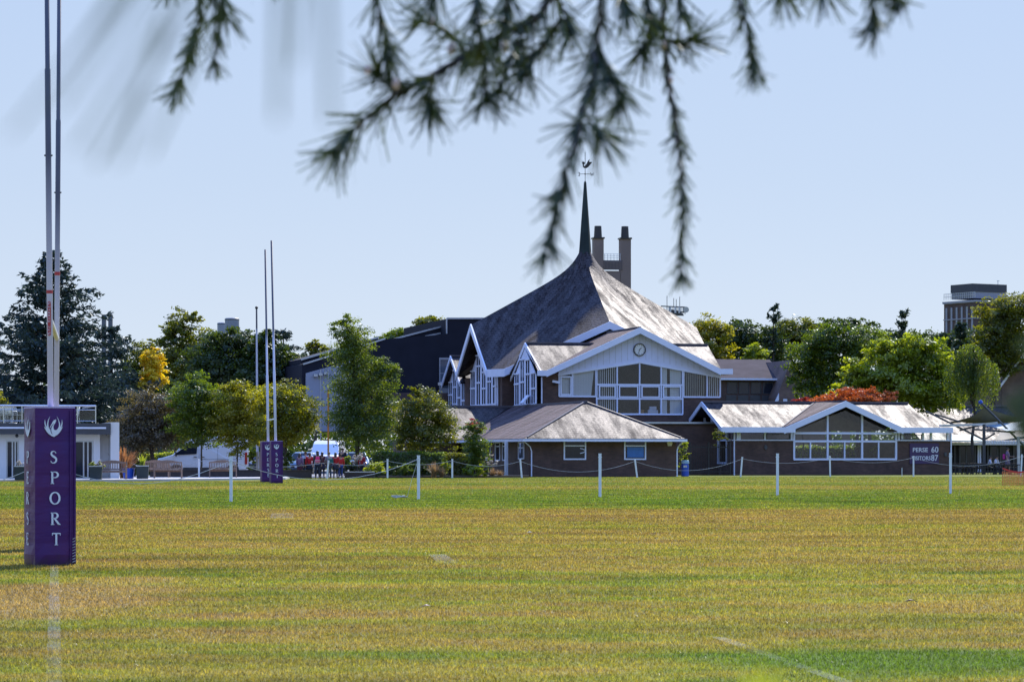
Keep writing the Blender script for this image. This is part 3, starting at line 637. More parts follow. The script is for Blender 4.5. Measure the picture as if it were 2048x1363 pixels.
# ------------------------------------------------------------------ scoreboard pavilion (right)
Q = Fr(1464, 178, 16)
sp_ = Q.empty('scoreboard_building', 'long low brick pavilion with a glazed white front gable and patchy slate roof', 'building')
zq = lambda py, px=1690: Q.z(py, Q.x(px), 0); qx = lambda px: Q.x(px)
XR = qx(1903); D1, DP = 3.3, 6.6
zbt, zct, zft, zfb = zq(881), zq(867), zq(855), zq(867)
gx0, gx1 = qx(1587), qx(1793)
b = MB(); b.box(0, gx0, 0, .25, -.1, zbt); b.box(gx1, XR, 0, .25, -.1, zbt); b.box(gx0, gx1, 0, .25, -.1, zq(919)); b.box(XR-.25, XR, .25, DP, -.1, zbt)
b.box(0, gx0, DP, DP+.25, -.1, zbt); b.box(gx1, XR, DP, DP+.25, -.1, zbt); b.box(gx0, gx1, DP, DP+.25, -.1, .8); b.box(0, .25, 4.2, DP, -.1, zbt); b.box(0, .25, .25, .9, -.1, zbt); b.box(0, .25, .9, 4.2, -.1, .75)
b.build('wall', M['brick'], sp_)
b = MB(); b.box(.3, XR-.3, .3, DP-.05, .0, .05); b.build('interior_floor', M['floor'], sp_)
# frames: clerestory, big gable window
def mull(par, pxs, zb, zt, y=0., fw=.11, name=None, dy=0.):
    b = MB()
    for px in pxs: x = qx(px); b.box(x-fw/2, x+fw/2, y-.05-dy, y+.09, zb, zt)
    return b
b = mull(sp_, (1475, 1479, 1530, 1583, 1798, 1804, 1846, 1862, 1895, 1901), zbt+.02, zft-.1, fw=.13); b.box(0, gx0, -.07, .1, zbt, zbt+.07); b.box(gx1, XR, -.07, .1, zbt, zbt+.07)
cw = b.build('clerestory_window', M['frame'], sp_)
b = MB(); b.box(0, gx0-.1, .02, .03, zbt+.03, zfb); b.box(gx1+.1, XR, .02, .03, zbt+.03, zfb); b.build('pane', M['clear'], cw)
b = MB()
for a_, c_ in ((1531, 1580), (1799, 1844)):
    for z_ in (zbt+.08, zfb-.07): b.box(qx(a_), qx(c_), -.06, .06, z_, z_+.05)
    for x_ in (qx(a_), qx(c_)-.05): b.box(x_, x_+.05, -.058, .06, zbt+.13, zfb-.07)
b.build('dark_sash', M['steel'], cw)
gap_x, gap_z = qx(1691), zq(802)
apy = -.55
axx = Q.x(1691, apy); az = Q.z(802, axx, apy); fl, fr_ = Q.x(1576, apy), Q.x(1803, apy)
gl0, gr0 = Q.x(1566, apy), Q.x(1800, apy)
b = mull(sp_, (1588, 1655, 1724, 1792), zq(918), zq(866), fw=.13); 
for z_ in (zq(918)-.06, zq(883)-.03, zq(866)-.06): b.box(gx0, gx1, -.065, .1, z_, z_+.13)
for px in (1655, 1724):
    x = qx(px); top = zq(818)-abs(x-gap_x)*(zq(818)-zq(862))/(gap_x-gx0); b.box(x-.065, x+.065, -.049, .09, zq(866)+.07, top+.1)
gw = b.build('gable_window', M['frame'], sp_)
b = mull(sp_, (1620.5, 1689, 1757), zq(918)+.07, zq(883)-.03, fw=.09); b.build('mullion', M['frame'], gw)
pxs = (1588, 1655, 1724, 1792)
for i in range(3):
    a_, c_ = qx(pxs[i]), qx(pxs[i+1])
    b = MB(); b.box(a_, c_, .02, .03, zq(918), zq(883)); b.build('pane', M['glass'], gw); b = MB(); b.box(a_, c_, .02, .03, zq(883), zq(866)); b.build('pane', M['clear'], gw)
    tz = lambda x: max(zq(866)+.02, zq(820)-abs(x-gap_x)*(zq(820)-zq(862))/(gap_x-gx0))
    pts = [(a_, zq(866)), (c_, zq(866)), (c_, tz(c_))]+([(gap_x, zq(820))] if i == 1 else [])+[(a_, tz(a_))]
    b = MB(); b.prism(pts, 'y', .02, .03); b.build('pane', M['glass'], gw)
# roof
e0 = -.55; zE2 = Q.z(854, qx(1500), e0); xe_0 = Q.x(1445, e0); xe_1 = Q.x(1868, e0); xr_0 = Q.x(1418, D1); xr_1 = Q.x(1840, D1); zR2 = Q.z(805, Q.x(1600, D1), D1)
xr_0 = xe_0; xr_1 = xe_1-.15
vb = D1+1.6                                     # where the gable ridge dies into the main ridge
roofplane(sp_, [(xe_0, e0, zE2), (gl0, e0, zE2), (Q.x(1630, D1), D1, zR2), (xr_0, D1, zR2)], .11)
roofplane(sp_, [(gr0, e0, zE2), (xe_1, e0, zE2), (xr_1, D1, zR2), (axx+.2, D1, zR2)], .11)
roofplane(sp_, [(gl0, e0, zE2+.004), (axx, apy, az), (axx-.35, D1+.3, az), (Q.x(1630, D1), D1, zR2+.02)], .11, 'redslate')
roofplane(sp_, [(gr0, e0, zE2+.004), (axx+.2, D1+.3, az), (axx, apy, az)], .11)
roofplane(sp_, [(xr_0, D1, zR2), (xr_1, D1, zR2), (xr_1, DP+.5, zE2), (xr_0, DP+.5, zE2)], .11)
b = MB(); b.bar((xr_0, D1, zR2+.04), (Q.x(1630, D1), D1, zR2+.04), .2, .1); b.bar((axx+.2, D1, zR2+.04), (xr_1, D1, zR2+.04), .2, .1); b.bar((axx, apy, az+.03), (axx-.35, D1+.2, az+.03), .2, .08)
b.bar((axx-.35, D1, az+.03), (Q.x(1630, D1), D1, zR2+.04), .18, .08); b.bar((gl0, e0+.05, zE2+.05), (Q.x(1630, D1), D1, zR2+.05), .10, .05); b.build('ridge', M['ridge'], sp_)
b = MB(); yq0 = e0-.09; fdz = zft-zfb
rake(b, (xe_0-.1, zE2+.02), (Q.x(1590, apy), zE2+.02), .36, yq0); rake(b, (Q.x(1568, apy), zE2-.02), (axx, az+.03), .40, yq0-.003); rake(b, (axx, az+.03), (Q.x(1806, apy), zE2-.02), .40, yq0-.003); rake(b, (Q.x(1794, apy), zE2+.02), (Q.x(1905, apy), zE2+.02), .36, yq0)
b.box(xe_1-.2, Q.x(1905, apy), e0, DP, zE2-.3, zE2-.02); b.build('fascia', M['white'], sp_)
b = MB(); b.box(xe_0, gl0+.4, e0+.001, .13, zE2-.34, zE2-.28); b.box(gr0-.4, xe_1+.3, e0+.001, .13, zE2-.34, zE2-.28); b.build('soffit', M['white'], sp_)
b = MB(); b.prism([(gx0+.3, zE2-.2), (gx1-.3, zE2-.2), (gap_x, zq(822))], 'y', 2.6, 2.7); b.build('ceiling_panel', M['soffit'], sp_)
# left end: gable over the side wall, glazed
b = MB(); verge(b, xe_0, e0, zE2+.02, D1, zR2+.05, DP+.4, zE2, .3); b.build('bargeboard', M['white'], sp_)
b = MB()
for y_ in (1.0, 2.4, 3.8, 5.2): b.box(-.06, .06, y_-.06, y_+.06, zbt, min(zR2-.4, zE2-.1+(zR2-zE2)*(1-abs(y_-D1)/3.6)))
for z_ in (zbt-.02, zE2-.3): b.box(-.065, .065, .3, DP, z_, z_+.12)
for y_ in (.9, 2.5, 4.1): b.box(-.06, .06, y_, y_+.1, .75, zbt)
b.box(-.065, .065, .9, 4.2, .72, .85); ew = b.build('end_window', M['frame'], sp_)
b = MB(); b.prism([(.3, zbt), (.3, zE2-.3), (D1, zR2-.4), (DP, zE2-.3), (DP, zbt)], 'x', .02, .03); b.box(.018, .03, .9, 4.2, .8, zbt-.02); b.build('pane', M['glass'], ew)
b = MB(); b.box(xe_0+.45, -.07, DP-.5, DP+2.4, zE2-.34, zE2); b.build('rear_fascia', M['white'], sp_)
b = MB(); b.tube([(.12, -.1, 0), (.12, -.1, zE2-.3)], .05, 8); b.tube([(XR-.08, -.1, 0), (XR-.08, -.1, zE2-.3)], .05, 8); b.build('downpipe', M['white'], sp_)
b = MB(); b.prism([(qx(1531)+.12*math.cos(k*.52), zq(894)+.16*math.sin(k*.52)) for k in range(12)], 'y', -.08, -.003); b.build('wall_lamp', M['steel'], sp_)
b = MB(); b.box(qx(1888), qx(1893), -.09, -.003, zq(912), zq(904)); b.build('meter_box', M['steel'], sp_)
# scoreboard sign
sx0, sx1, sz0, sz1 = qx(1819), qx(1877), zq(927, 1850), zq(886, 1850)
sg = thing('scoreboard', 'purple scoreboard panel reading PERSE 60 and VISITORS 87 on the brick wall', 'scoreboard', (*Q.W((sx0+sx1)/2, -.004), (sz0+sz1)/2), Q.t)
hw, hh = (sx1-sx0)/2, (sz1-sz0)/2
b = MB(); b.box(-hw, hw, -.05, 0, -hh, hh); b.build('panel', pm('purple_panel', (.048, .022, .095), .4, .08), sg)
def text(s, size, x, z, y, parent, mat, name, align='CENTER', bold=.0, width=None, height=None):
    cu = bpy.data.curves.new(name, 'FONT'); cu.body = s; cu.size = size; cu.align_x = align; cu.align_y = 'CENTER'; cu.extrude = .004; cu.offset = bold; cu.resolution_u = 3
    o = bpy.data.objects.new(name, cu); COL.objects.link(o); bpy.context.view_layer.update()
    me = bpy.data.meshes.new_from_object(o.evaluated_get(bpy.context.evaluated_depsgraph_get())); bpy.data.objects.remove(o); bpy.data.curves.remove(cu)
    me.name = name; xs = np.array([v.co[:] for v in me.vertices]); cx_, cy_ = (xs.min(0)+xs.max(0))[:2]/2; ex = xs.max(0)-xs.min(0)
    fx_ = width/ex[0] if width else 1; fy_ = height/ex[1] if height else 1
    for v in me.vertices:
        X_, Y_, Z_ = v.co; v.co = ((X_-cx_)*fx_+x, -Z_+y, (Y_-cy_)*fy_+z)
    me.materials.clear(); me.materials.append(mat); return link(bpy.data.objects.new(name, me), parent)
LM = pm('white_lettering', (.72, .74, .78), .5, .04)
kz = lambda py: zq(py, 1850)-(sz0+sz1)/2; kx = lambda px: qx(px)-(sx0+sx1)/2
px_m = (sx1-sx0)/58.
text('PERSE', .3, kx(1840), kz(899), -.056, sg, LM, 'team_name', bold=.005, width=30*px_m, height=8*px_m)
text('60', .4, kx(1869), kz(898.5), -.056, sg, LM, 'score_digits', bold=.004, width=14*px_m, height=11*px_m)
text('VISITORS', .3, kx(1841.5), kz(915.5), -.056, sg, LM, 'team_name', bold=.005, width=38*px_m, height=7.6*px_m)
text('87', .4, kx(1868.5), kz(915), -.056, sg, LM, 'score_digits', bold=.004, width=14*px_m, height=11*px_m)
# dark fence and gate between the annex and the pavilion
gt = thing('railing_gate', 'black vertical railing gate beside the blue bin', 'gate', (GX(1380, 177), 177, 0), R(8))
L_ = (1462-1380)*177/FPX; b = MB()
for k in range(int(L_/.11)): b.box(k*.11-.012, k*.11+.012, -.012, .012, .08, 2.0)
b.build('bars', M['black'], gt); b = MB(); b.box(-.05, L_, -.02, .02, .2, .26); b.box(-.05, L_, -.02, .02, 1.78, 1.84); b.build('rail', M['black'], gt)
b = MB()
for x in (0, L_*.46, L_): b.box(x-.05, x+.05, -.05, .05, 0, 2.15)
b.build('gate_post', M['black'], gt)
tf = thing('timber_fence', 'dark close boarded fence between annex and pavilion', 'fence', (GX(1372, 181), 181, 0), R(10)); b = MB(); b.box(0, 3.0, 0, .05, 0, 1.75); b.build('board_panel', M['darkwood'], tf)
b = MB()
for k in range(20): b.box(k*.15, k*.15+.13, -.03, -.003, .05, 1.8)
b.build('boards', M['darkwood'], tf)
def bin_(name, label, px, d, hgt, r, mat, lid=True):
    o = thing(name, label, 'bin', (GX(px, d), d, .01))
    b = MB(); b.lathe([(r*.95, 0), (r, .04), (r, hgt*.70), (r*.92, hgt*.72), (r*.92, hgt*.80)], 18); b.build('bin_body', M[mat], o, smooth=False)
    b = MB(); b.lathe([(r*1.06, hgt*.80), (r*1.06, hgt*.84), (r*1.02, hgt*.97), (r*.9, hgt), (.02, hgt)], 18)
    b.build('bin_lid', pm('pale_blue_lid', (.25, .42, .55), .4), o); b = MB(); b.box(-r*.45, r*.45, -r*1.03, -r*.96, hgt*.56, hgt*.68); b.build('notice', M['galv'], o); return o
bin_('litter_bin', 'round bright blue litter bin with pale lid at the annex corner', 1370, 167, .98, .24, 'blue')

# ------------------------------------------------------------------ cafe behind, sails, house, far roofs
K = Fr(1900, 200, 14)
cf = K.empty('cafe_building', 'low slate roofed cafe with dark glazing behind the shade sails', 'building')
kz_ = lambda py, y=0.: K.z(py, 2, y); kx_ = lambda px, y=0.: K.x(px, y)
ye = kz_(885); yr = K.z(812, 2, 5.5)
roofplane(cf, [(kx_(1840), -.6, ye), (kx_(2075), -.6, ye), (kx_(2075), 5.5, yr), (kx_(1840), 5.5, yr)])
b = MB(); b.bar((kx_(1840), 5.5, yr+.05), (kx_(2075), 5.5, yr+.05), .22, .14); b.build('ridge', M['ridge'], cf)
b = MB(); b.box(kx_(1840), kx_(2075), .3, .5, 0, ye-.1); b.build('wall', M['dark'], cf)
b = MB(); b.box(kx_(1840), kx_(2075), -.7, -.6, ye-.16, ye+.02); b.build('gutter', M['galv'], cf)
b = MB()
for px in (1912, 1922, 1935, 1953, 1960, 1978, 1984, 1998, 2003, 2018, 2030, 2045): x = kx_(px); b.box(x-.05, x+.05, .2, .29, 0, ye-.15)
b.box(kx_(1905), kx_(2070), .21, .285, 2.05, 2.12); b.build('window_frame', M['steel'], cf)
b = MB()
for px in (1927, 1944, 1990, 2008, 2036): x = kx_(px); b.box(x-.28, x+.28, .235, .26, .5, 1.95)
b.build('pane', M['dglass'], cf)
b = MB()
for px in (1958, 1962): x = kx_(px); b.box(x-.06, x+.06, .1, .2, 0, ye-.2)
b.build('white_post', M['frame'], cf)
aw = K.empty('green_awning', 'pale green sloping awning along the cafe front', 'awning'); b = MB(); b.slab([(kx_(1900, -2), -2., kz_(881, -2)), (kx_(1966, -2), -2., kz_(882, -2)), (kx_(1952, -.8), -.75, kz_(869, -1)), (kx_(1900, -.8), -.75, kz_(869, -1))], .04); b.build('awning_cloth', pm('pale_green_cloth', (.42, .55, .48), .7), aw)
b = MB(); b.bar((kx_(1900, -2), -2.02, kz_(881.5, -2)), (kx_(2060, -2), -2.02, kz_(884, -2)), .06, .1); b.build('awning_rail', M['galv'], aw)
b = MB()
for k in range(26): x = kx_(1972+k*3.2, -2); b.box(x-.03, x+.03, -2.06, -2.0, kz_(887, -2), kz_(880, -2))
b.build('valance', M['frame'], aw)
# sails: steel frames with tensioned cloth
def sail(name, label, pts, mat, sagx=.35, n=8):
    """tensioned cloth from three or four corners, edges pulled in"""
    o = thing(name, label, 'shade sail', (0, 0, 0)); pts = [Vector(p) for p in pts]
    if len(pts) == 3: pts = pts+[pts[2]]
    c = sum(pts, Vector())/4; vs = []
    for i in range(n+1):
        for j in range(n+1):
            u, v = i/n, j/n; p = pts[0]*(1-u)*(1-v)+pts[1]*u*(1-v)+pts[2]*u*v+pts[3]*(1-u)*v
            e = max(abs(2*u-1), abs(2*v-1)); t_ = (1-abs(2*u-1)**2 if abs(2*v-1) > abs(2*u-1) else 1-abs(2*v-1)**2)*e**3
            vs.append(p+(c-p)*sagx*t_-Vector((0, 0, .10))*(1-(2*u-1)**2)*(1-(2*v-1)**2))
    b = MB(); m_ = len(vs); b.add(vs+[v-Vector((0, 0, .015)) for v in vs], [(i*(n+1)+j, (i+1)*(n+1)+j, (i+1)*(n+1)+j+1, i*(n+1)+j+1) for i in range(n) for j in range(n)]+[(m_+i*(n+1)+j+1, m_+(i+1)*(n+1)+j+1, m_+(i+1)*(n+1)+j, m_+i*(n+1)+j) for i in range(n) for j in range(n)])
    b.build('sail_cloth', mat, o); return o
DS = 186
sail('shade_sail', 'olive brown shade sail stretched high over the cafe terrace', [P(1890, 846, DS), P(1968, 813, DS+1), P(2120, 845, DS+5), P(1930, 846, DS+2)], pm('olive_cloth', (.11, .095, .045), .7), .3)
sail('shade_sail', 'pale blue shade sail spread below the olive one', [P(1958, 850, DS+2), P(2075, 838, DS+3), P(2070, 862, DS-1), P(2013, 861, DS-2)], pm('pale_blue_cloth', (.34, .45, .50), .7), .2)
sail('shade_sail', 'dark navy shade sail sloping behind the steel post', [P(1985, 880, DS+2), P(2000, 858, DS+4), P(2080, 865, DS+4), P(2080, 881, DS)], pm('navy_cloth', (.04, .055, .085), .7), .12)
fr = thing('canopy_structure', 'dark tubular steel frame carrying the shade sails', 'steel frame', (GX(1968, DS), DS, 0))
o_ = Vector((GX(1968, DS), DS, 0)); L = lambda px, py, d=DS: P(px, py, d)-o_
b = MB(); b.box(-.09, .09, -.09, .09, 0, L(1968, 848).z); b.build('post', M['steel'], fr)
b = MB()
for p, q in ((L(1968, 848, DS+1), L(1880, 851, DS-2)), (L(1968, 848, DS+1), L(1995, 845, DS+1)), ):
    b.bar(p, q, .14, .16)
b.build('beam', M['galv'], fr)
b = MB()
for p, q in ((L(1968, 879), L(1853, 822, DS-1)), (L(1968, 879), L(1990, 866)), (L(1920, 860), L(1965, 848, DS+1)), (L(1945, 858), L(2030, 864)), (L(1870, 828), L(1920, 843))): b.bar(p, q, .11)
b.build('strut', M['steel'], fr)
pl = thing('sail_mast', 'slanting blue topped mast holding up the olive sail', 'mast', (GX(1962, DS), DS, 0)); o_ = Vector((GX(1962, DS), DS, 0))
b = MB(); b.tube([P(2062, 905, DS)-o_, P(1962, 805, DS)-o_], .07, 8); b.build('mast_tube', M['steel'], pl); b = MB(); b.tube([P(1963, 806, DS)-o_, P(1959, 801, DS)-o_], .14, 8); b.build('mast_cap', M['blue'], pl)
pl = thing('terrace_post', 'pale grey upright post at the right of the cafe terrace', 'post', (GX(2037, 184), 184, 0)); b = MB(); b.box(-.09, .09, -.09, .09, 0, 2.55); b.build('post_shaft', M['galv'], pl); b = MB(); b.box(-.16, .16, -.16, .16, 0, .03); b.build('foot_plate', M['steel'], pl)
# neighbour house and far roofs
Hs = Fr(2004, 215, 14)
hs = Hs.empty('neighbour_house', 'brown brick house with a white edged gable at the right edge', 'house')
hx0, hx1 = 0, Hs.x(2078); hz0 = Hs.z(765, 0, 0); hza = Hs.z(711, 1.5, 0); hm = Hs.x(2041)
b = MB(); b.prism([(0, 0), (hx1, 0), (hx1, hz0), (hm, hza-.1), (0, hz0)], 'y', 0, 9); b.build('wall', M['buff'], hs)
roofplane(hs, [(-.25, -.35, hz0-.1), (hm, -.35, hza+.06), (hm, 9, hza+.06), (-.25, 9, hz0-.1)], .14); roofplane(hs, [(hx1+.25, -.35, hz0-.1), (hx1+.25, 9, hz0-.1), (hm, 9, hza+.06), (hm, -.35, hza+.06)], .14)
b = MB(); rake(b, (-.27, hz0-.1), (hm, hza+.08), .26, -.42); rake(b, (hm, hza+.08), (hx1+.27, hz0-.1), .26, -.42); b.build('bargeboard', M['white'], hs)
f2 = Fr(1935, 232, 14); fb = f2.empty('slate_house', 'long house roof of pale slate seen behind the weeping birch', 'house')
e_, r_ = f2.z(788, 0, 0), f2.z(733, 0, 6)
roofplane(fb, [(0, -.4, e_), (f2.x(2040), -.4, e_), (f2.x(2040), 6, r_), (0, 6, r_)]); b = MB(); b.box(.2, f2.x(2038), 0, 6, 0, e_-.05); b.build('wall', M['brick2'], fb); b = MB(); b.box(0, f2.x(2040), -.52, -.41, e_-.2, e_+.02); b.build('gutter', M['white'], fb)
b = MB(); b.bar((0, 6, r_+.05), (f2.x(2040), 6, r_+.05), .25, .15); b.bar((0, 4.0, f2.z(748, 0, 4)+.12), (f2.x(2040), 4.0, f2.z(748, 0, 4)+.12), .1, .06); b.build('ridge', M['ridge'], fb)
p_ = f2.f(1975, 742, 4.4); b = MB(); b.box(p_[0]-.45, p_[0]+.45, 4.0, 4.9, p_[2]-.5, p_[2]+.22); b.build('rooflight', M['galv'], fb); p_ = f2.f(2003, 740, 5.); b = MB(); b.box(p_[0]-.3, p_[0]+.3, 4.7, 5.3, p_[2]-.6, p_[2]+1.0); b.build('chimney', M['black'], fb)
# brick block with dark windows right of the hall
N1 = Fr(1440, 222, 14); nb_ = N1.empty('workshop_block', 'brown block with a long dark roof and a row of bluish windows', 'building')
nz = lambda py, y=0.: N1.z(py, 2, y); nx = lambda px, y=0.: N1.x(px, y)
b = MB(); b.box(-1, nx(1556), 0, 5, 0, nz(760)); b.build('wall', M['brick2'], nb_)
roofplane(nb_, [(-1, -.3, nz(757)), (nx(1570), -.3, nz(757)), (nx(1580), 5, nz(718, 5)), (-1, 5, nz(718, 5))], .14, 'felt')
b = MB(); b.box(-1, nx(1566), -.45, -.31, nz(760), nz(756)); b.build('gutter', M['white'], nb_)
for k in range(5):
    a_ = 1454+k*24; window(nb_, 0, nx(a_), nx(a_+20), nz(787), nz(764), fw=.06, frame='steel', glass='dglass')
b = MB()
for k in range(5): b.box(nx(1452+k*24), nx(1472+k*24), -.04, -.004, nz(812), nz(790))
b.build('lower_panel', M['steel'], nb_)
gx = [(nx(1553, -2), 0), (nx(1650, -2), 0), (nx(1650, -2), nz(800, -2)), (nx(1582, -2), nz(719, -2)), (nx(1553, -2), nz(795, -2))]
b = MB(); b.prism(gx, 'y', -2, 4.9); b.build('gable_wing', M['buff'], nb_)
b = MB(); rake(b, (nx(1549, -2), nz(803, -2)), (nx(1557, -2), nz(786, -2)), .5, -2.12, .1); b.box(nx(1566, -2), nx(1574, -2), -2.06, -2.004, nz(806, -2), nz(797, -2)); b.build('white_trim', M['white'], nb_)
# dark theatre with its sloping roof line and the grey panelled end
N2 = Fr(760, 205, 14); th = N2.empty('theatre_block', 'huge navy clad theatre with a stepped sloping roof line', 'building')
tz_ = lambda py, px, y=0.: N2.z(py, N2.x(px, y), y); tx = lambda px, y=0.: N2.x(px, y)
pt = lambda px, py: (tx(px), tz_(py, px))
b = MB(); b.prism([pt(604, 860), pt(1010, 860), pt(1010, 637), pt(894, 637), pt(894, 668), pt(768, 678), pt(604, 728)], 'y', 0, 16); b.build('cladding_wall', M['cladding'], th)
b = MB(); b.prism([pt(770, 676), pt(894, 669), pt(894, 651), pt(810, 673)], 'y', 2.2, 10); b.prism([pt(611, 716), pt(768, 672), pt(768, 678.5), pt(611, 725)], 'y', 2.2, 10); b.build('upper_roof', M['cladding'], th)
b = MB()
for p, q, y_ in (((804, 674), (894, 650.5), 2.1), ((893, 637), (893, 667), -.06), ((862, 670), (893, 663.5), 2.05), ((606, 728), (770, 677), -.06), ((611, 717), (768, 672), 2.1), ((893, 636.5), (1010, 636.5), -.06)):
    b.bar((tx(p[0]), y_, tz_(p[1], p[0])), (tx(q[0]), y_, tz_(q[1], q[0])), .08, .12)
b.build('roof_trim', M['galv'], th)
b = MB(); b.prism([pt(611, 862), pt(720, 862), pt(720, 716), pt(611, 746)], 'y', -.25, -.004); b.build('grey_panel', M['panel'], th)
b = MB()
for px in (640, 655, 684): b.box(tx(px)-.03, tx(px)+.03, -.30, -.252, 0, tz_(738, px))
for px, py in ((629, 748), (639, 746), (649, 744)): b.box(tx(px)-.14, tx(px)+.14, -.55, -.252, tz_(py+5, px), tz_(py, px))
b.build('wall_fitting', M['galv'], th)
b = MB(); b.box(tx(878), tx(905), -.10, -.02, tz_(788, 890), tz_(715, 890)); cwn = b.build('corner_window', M['galv'], th)
mg = pm('mirror_glass', (.25, .3, .36), .03, .2, metal=.7); b = MB(); b.box(tx(880), tx(905), -.13, -.105, tz_(745, 890), tz_(718, 890)); b.build('pane', mg, cwn); b = MB(); b.box(tx(880), tx(905), -.13, -.105, tz_(775, 890), tz_(747, 890)); b.build('pane', mg, cwn)
b = MB(); b.bar((tx(874), -.9, tz_(768, 875)), (tx(884), -.2, tz_(766, 884)), .25, .2); b.build('floodlight', M['galv'], th)
b = MB(); b.box(tx(772), tx(895), -.4, -.02, tz_(862, 800), tz_(785, 800)); b.build('lower_wall', M['brick2'], th)
# chimney tower behind the hall
N3 = Fr(1190, 340, 10); ct = N3.empty('chimney_tower', 'brown twin chimney tower with black flues rising behind the hall', 'tower')
cz_ = lambda py: N3.z(py, 0, 0); cx_ = lambda px: N3.x(px)
for a_, c_ in ((1188.5, 1207.5), (1242, 1262)):
    m_ = (cx_(a_)+cx_(c_))/2; b = MB(); b.box(cx_(a_), cx_(c_), 0, 1.3, 0, cz_(477)); ch = b.build('chimney', M['concrete'], ct)
    b = MB(); b.box(cx_(a_)-.12, cx_(c_)+.12, -.12, 1.42, cz_(477), cz_(474)); b.lathe([(.52, cz_(474)), (.44, cz_(451)), (.05, cz_(450.5))], 14, (m_, .65, 0)); b.build('flue', M['black'], ch)
b = MB(); b.box(cx_(1207.6), cx_(1241.9), .1, 1.2, 0, cz_(541)); b.build('core_wall', M['concrete'], ct)
b = MB(); b.box(cx_(1207.6), cx_(1245), -.06, .09, cz_(539), cz_(520))
b.build('louvre_panel', pm('louvre_grey', (.10, .085, .09), .6), ct)
b = MB()
for k in range(13): x = cx_(1209+k*2.9); b.box(x-.035, x+.035, -.12, -.062, cz_(538), cz_(522))
b.build('louvre_bar', M['concrete'], ct)
b = MB()
for k in range(6): x = cx_(1209+k*6.3); b.tube([(x, 0, cz_(520)), (x, 0, cz_(507))], .03, 6)
for py in (507, 511, 515): b.tube([(cx_(1208), 0, cz_(py)), (cx_(1241), 0, cz_(py))], .022, 6)
b.build('railing', M['galv'], ct)
# antenna head
am = thing('antenna_mast', 'grey telecom antenna cluster showing above the hall roof', 'antenna mast', (GX(1352, 380), 380, 0)); o_ = Vector((GX(1352, 380), 380, 0)); L = lambda px, py, dy=0: P(px, py, 380+dy)-o_
b = MB(); b.tube([Vector((0, 0, 0)), L(1352, 640)], .6, 8); b.build('mast', M['galv'], am)
b = MB(); b.bar(L(1322, 612), L(1370, 614), .3, .14); b.bar(L(1330, 622), L(1370, 624), .3, .14); b.prism([(L(1335, 631).x, L(1335, 631).z), (L(1368, 631).x, L(1368, 631).z), (L(1360, 622).x, L(1360, 622).z), (L(1338, 618).x, L(1338, 618).z)], 'y', -.4, .4)
for px in range(1334, 1371, 4): b.bar(L(px, 613), L(px, 628), .1)
b.build('headframe', M['steel'], am); b = MB()
for px, t_ in ((1334, 591), (1347.5, 596), (1352.5, 598), (1359.5, 593)): b.tube([L(px, 613), L(px, t_)], .045, 6)
b.build('whip_aerial', M['steel'], am); b = MB()
for px in (1340, 1350, 1358): b.box(L(px, 0).x-.13, L(px, 0).x+.13, -.7, -.45, L(px, 626).z, L(px, 614).z)
b.tube([L(1372, 619, -.6), L(1372, 619, -.2)], .42, 12); b.build('panel_aerial', M['galv'], am)
# tower block
N4 = Fr(1950, 500, 30); M['band'] = pm('weathered_concrete', (.30, .30, .34), .85, .1, spec=.1)
tb = N4.empty('tower_block', 'distant brick tower block with white vertical panel bands', 'tower block')
bz = lambda py, x=0., y=0.: N4.z(py, x, y)
yl = N4.y(1888, 0); ztop = bz(603); wr_ = N4.x(2030)
b = MB(); b.box(0, wr_, 0, yl, 0, ztop); b.build('wall', M['brick2'], tb)
b = MB()
for i in range(6):
    y_ = yl*(i+.5)/6; b.box(-.12, -.004, y_-yl*.032, y_+yl*.02, 0, ztop-.8)
b.build('white_band', M['band'], tb)
b = MB()
for k in range(10): b.box(-.18, wr_, -.10, -.004, ztop-3.0*k-.12, ztop-3.0*k+.12); b.box(-.2, -.125, 0, yl, ztop-3.0*k-.1, ztop-3.0*k+.1)
b.box(-.25, wr_+.2, -.25, yl+.2, ztop+.001, ztop+.35); b.build('floor_band', M['band'], tb)
b = MB()
for i in range(6):
    for k in range(10): y_ = yl*(i+.5)/6; b.box(-.05, -.003, y_+yl*.032, y_+yl*.07, ztop-3*k-2.3, ztop-3*k-.9)
b.build('window', M['dglass'], tb, kind='stuff')
b = MB(); b.box(.2, N4.x(2012, 1), 1, 7, ztop+.72, bz(582)); b.build('plant_room', M['band'], tb); b = MB(); b.box(.1, N4.x(2013, 1), .9, 7.1, bz(582)+.002, bz(566)); b.build('plant_cladding', pm('grey_plant_cladding', (.06, .06, .07), .8), tb)
b = MB()
for k in range(16): y_ = yl*k/15; b.tube([(0, y_, ztop+.7), (0, y_, ztop+1.8)], .05, 5)
for z_ in (1.25, 1.8): b.tube([(0, 0, ztop+z_), (0, yl, ztop+z_)], .05, 5)
b.tube([(N4.x(2010, 1), 3, bz(566)), (N4.x(2010, 1), 3, bz(556))], .06, 5); b.bar((N4.x(2008, 1), 3, bz(557)), (N4.x(2013, 1), 3, bz(557)), .08); b.build('roof_rail', M['galv'], tb)
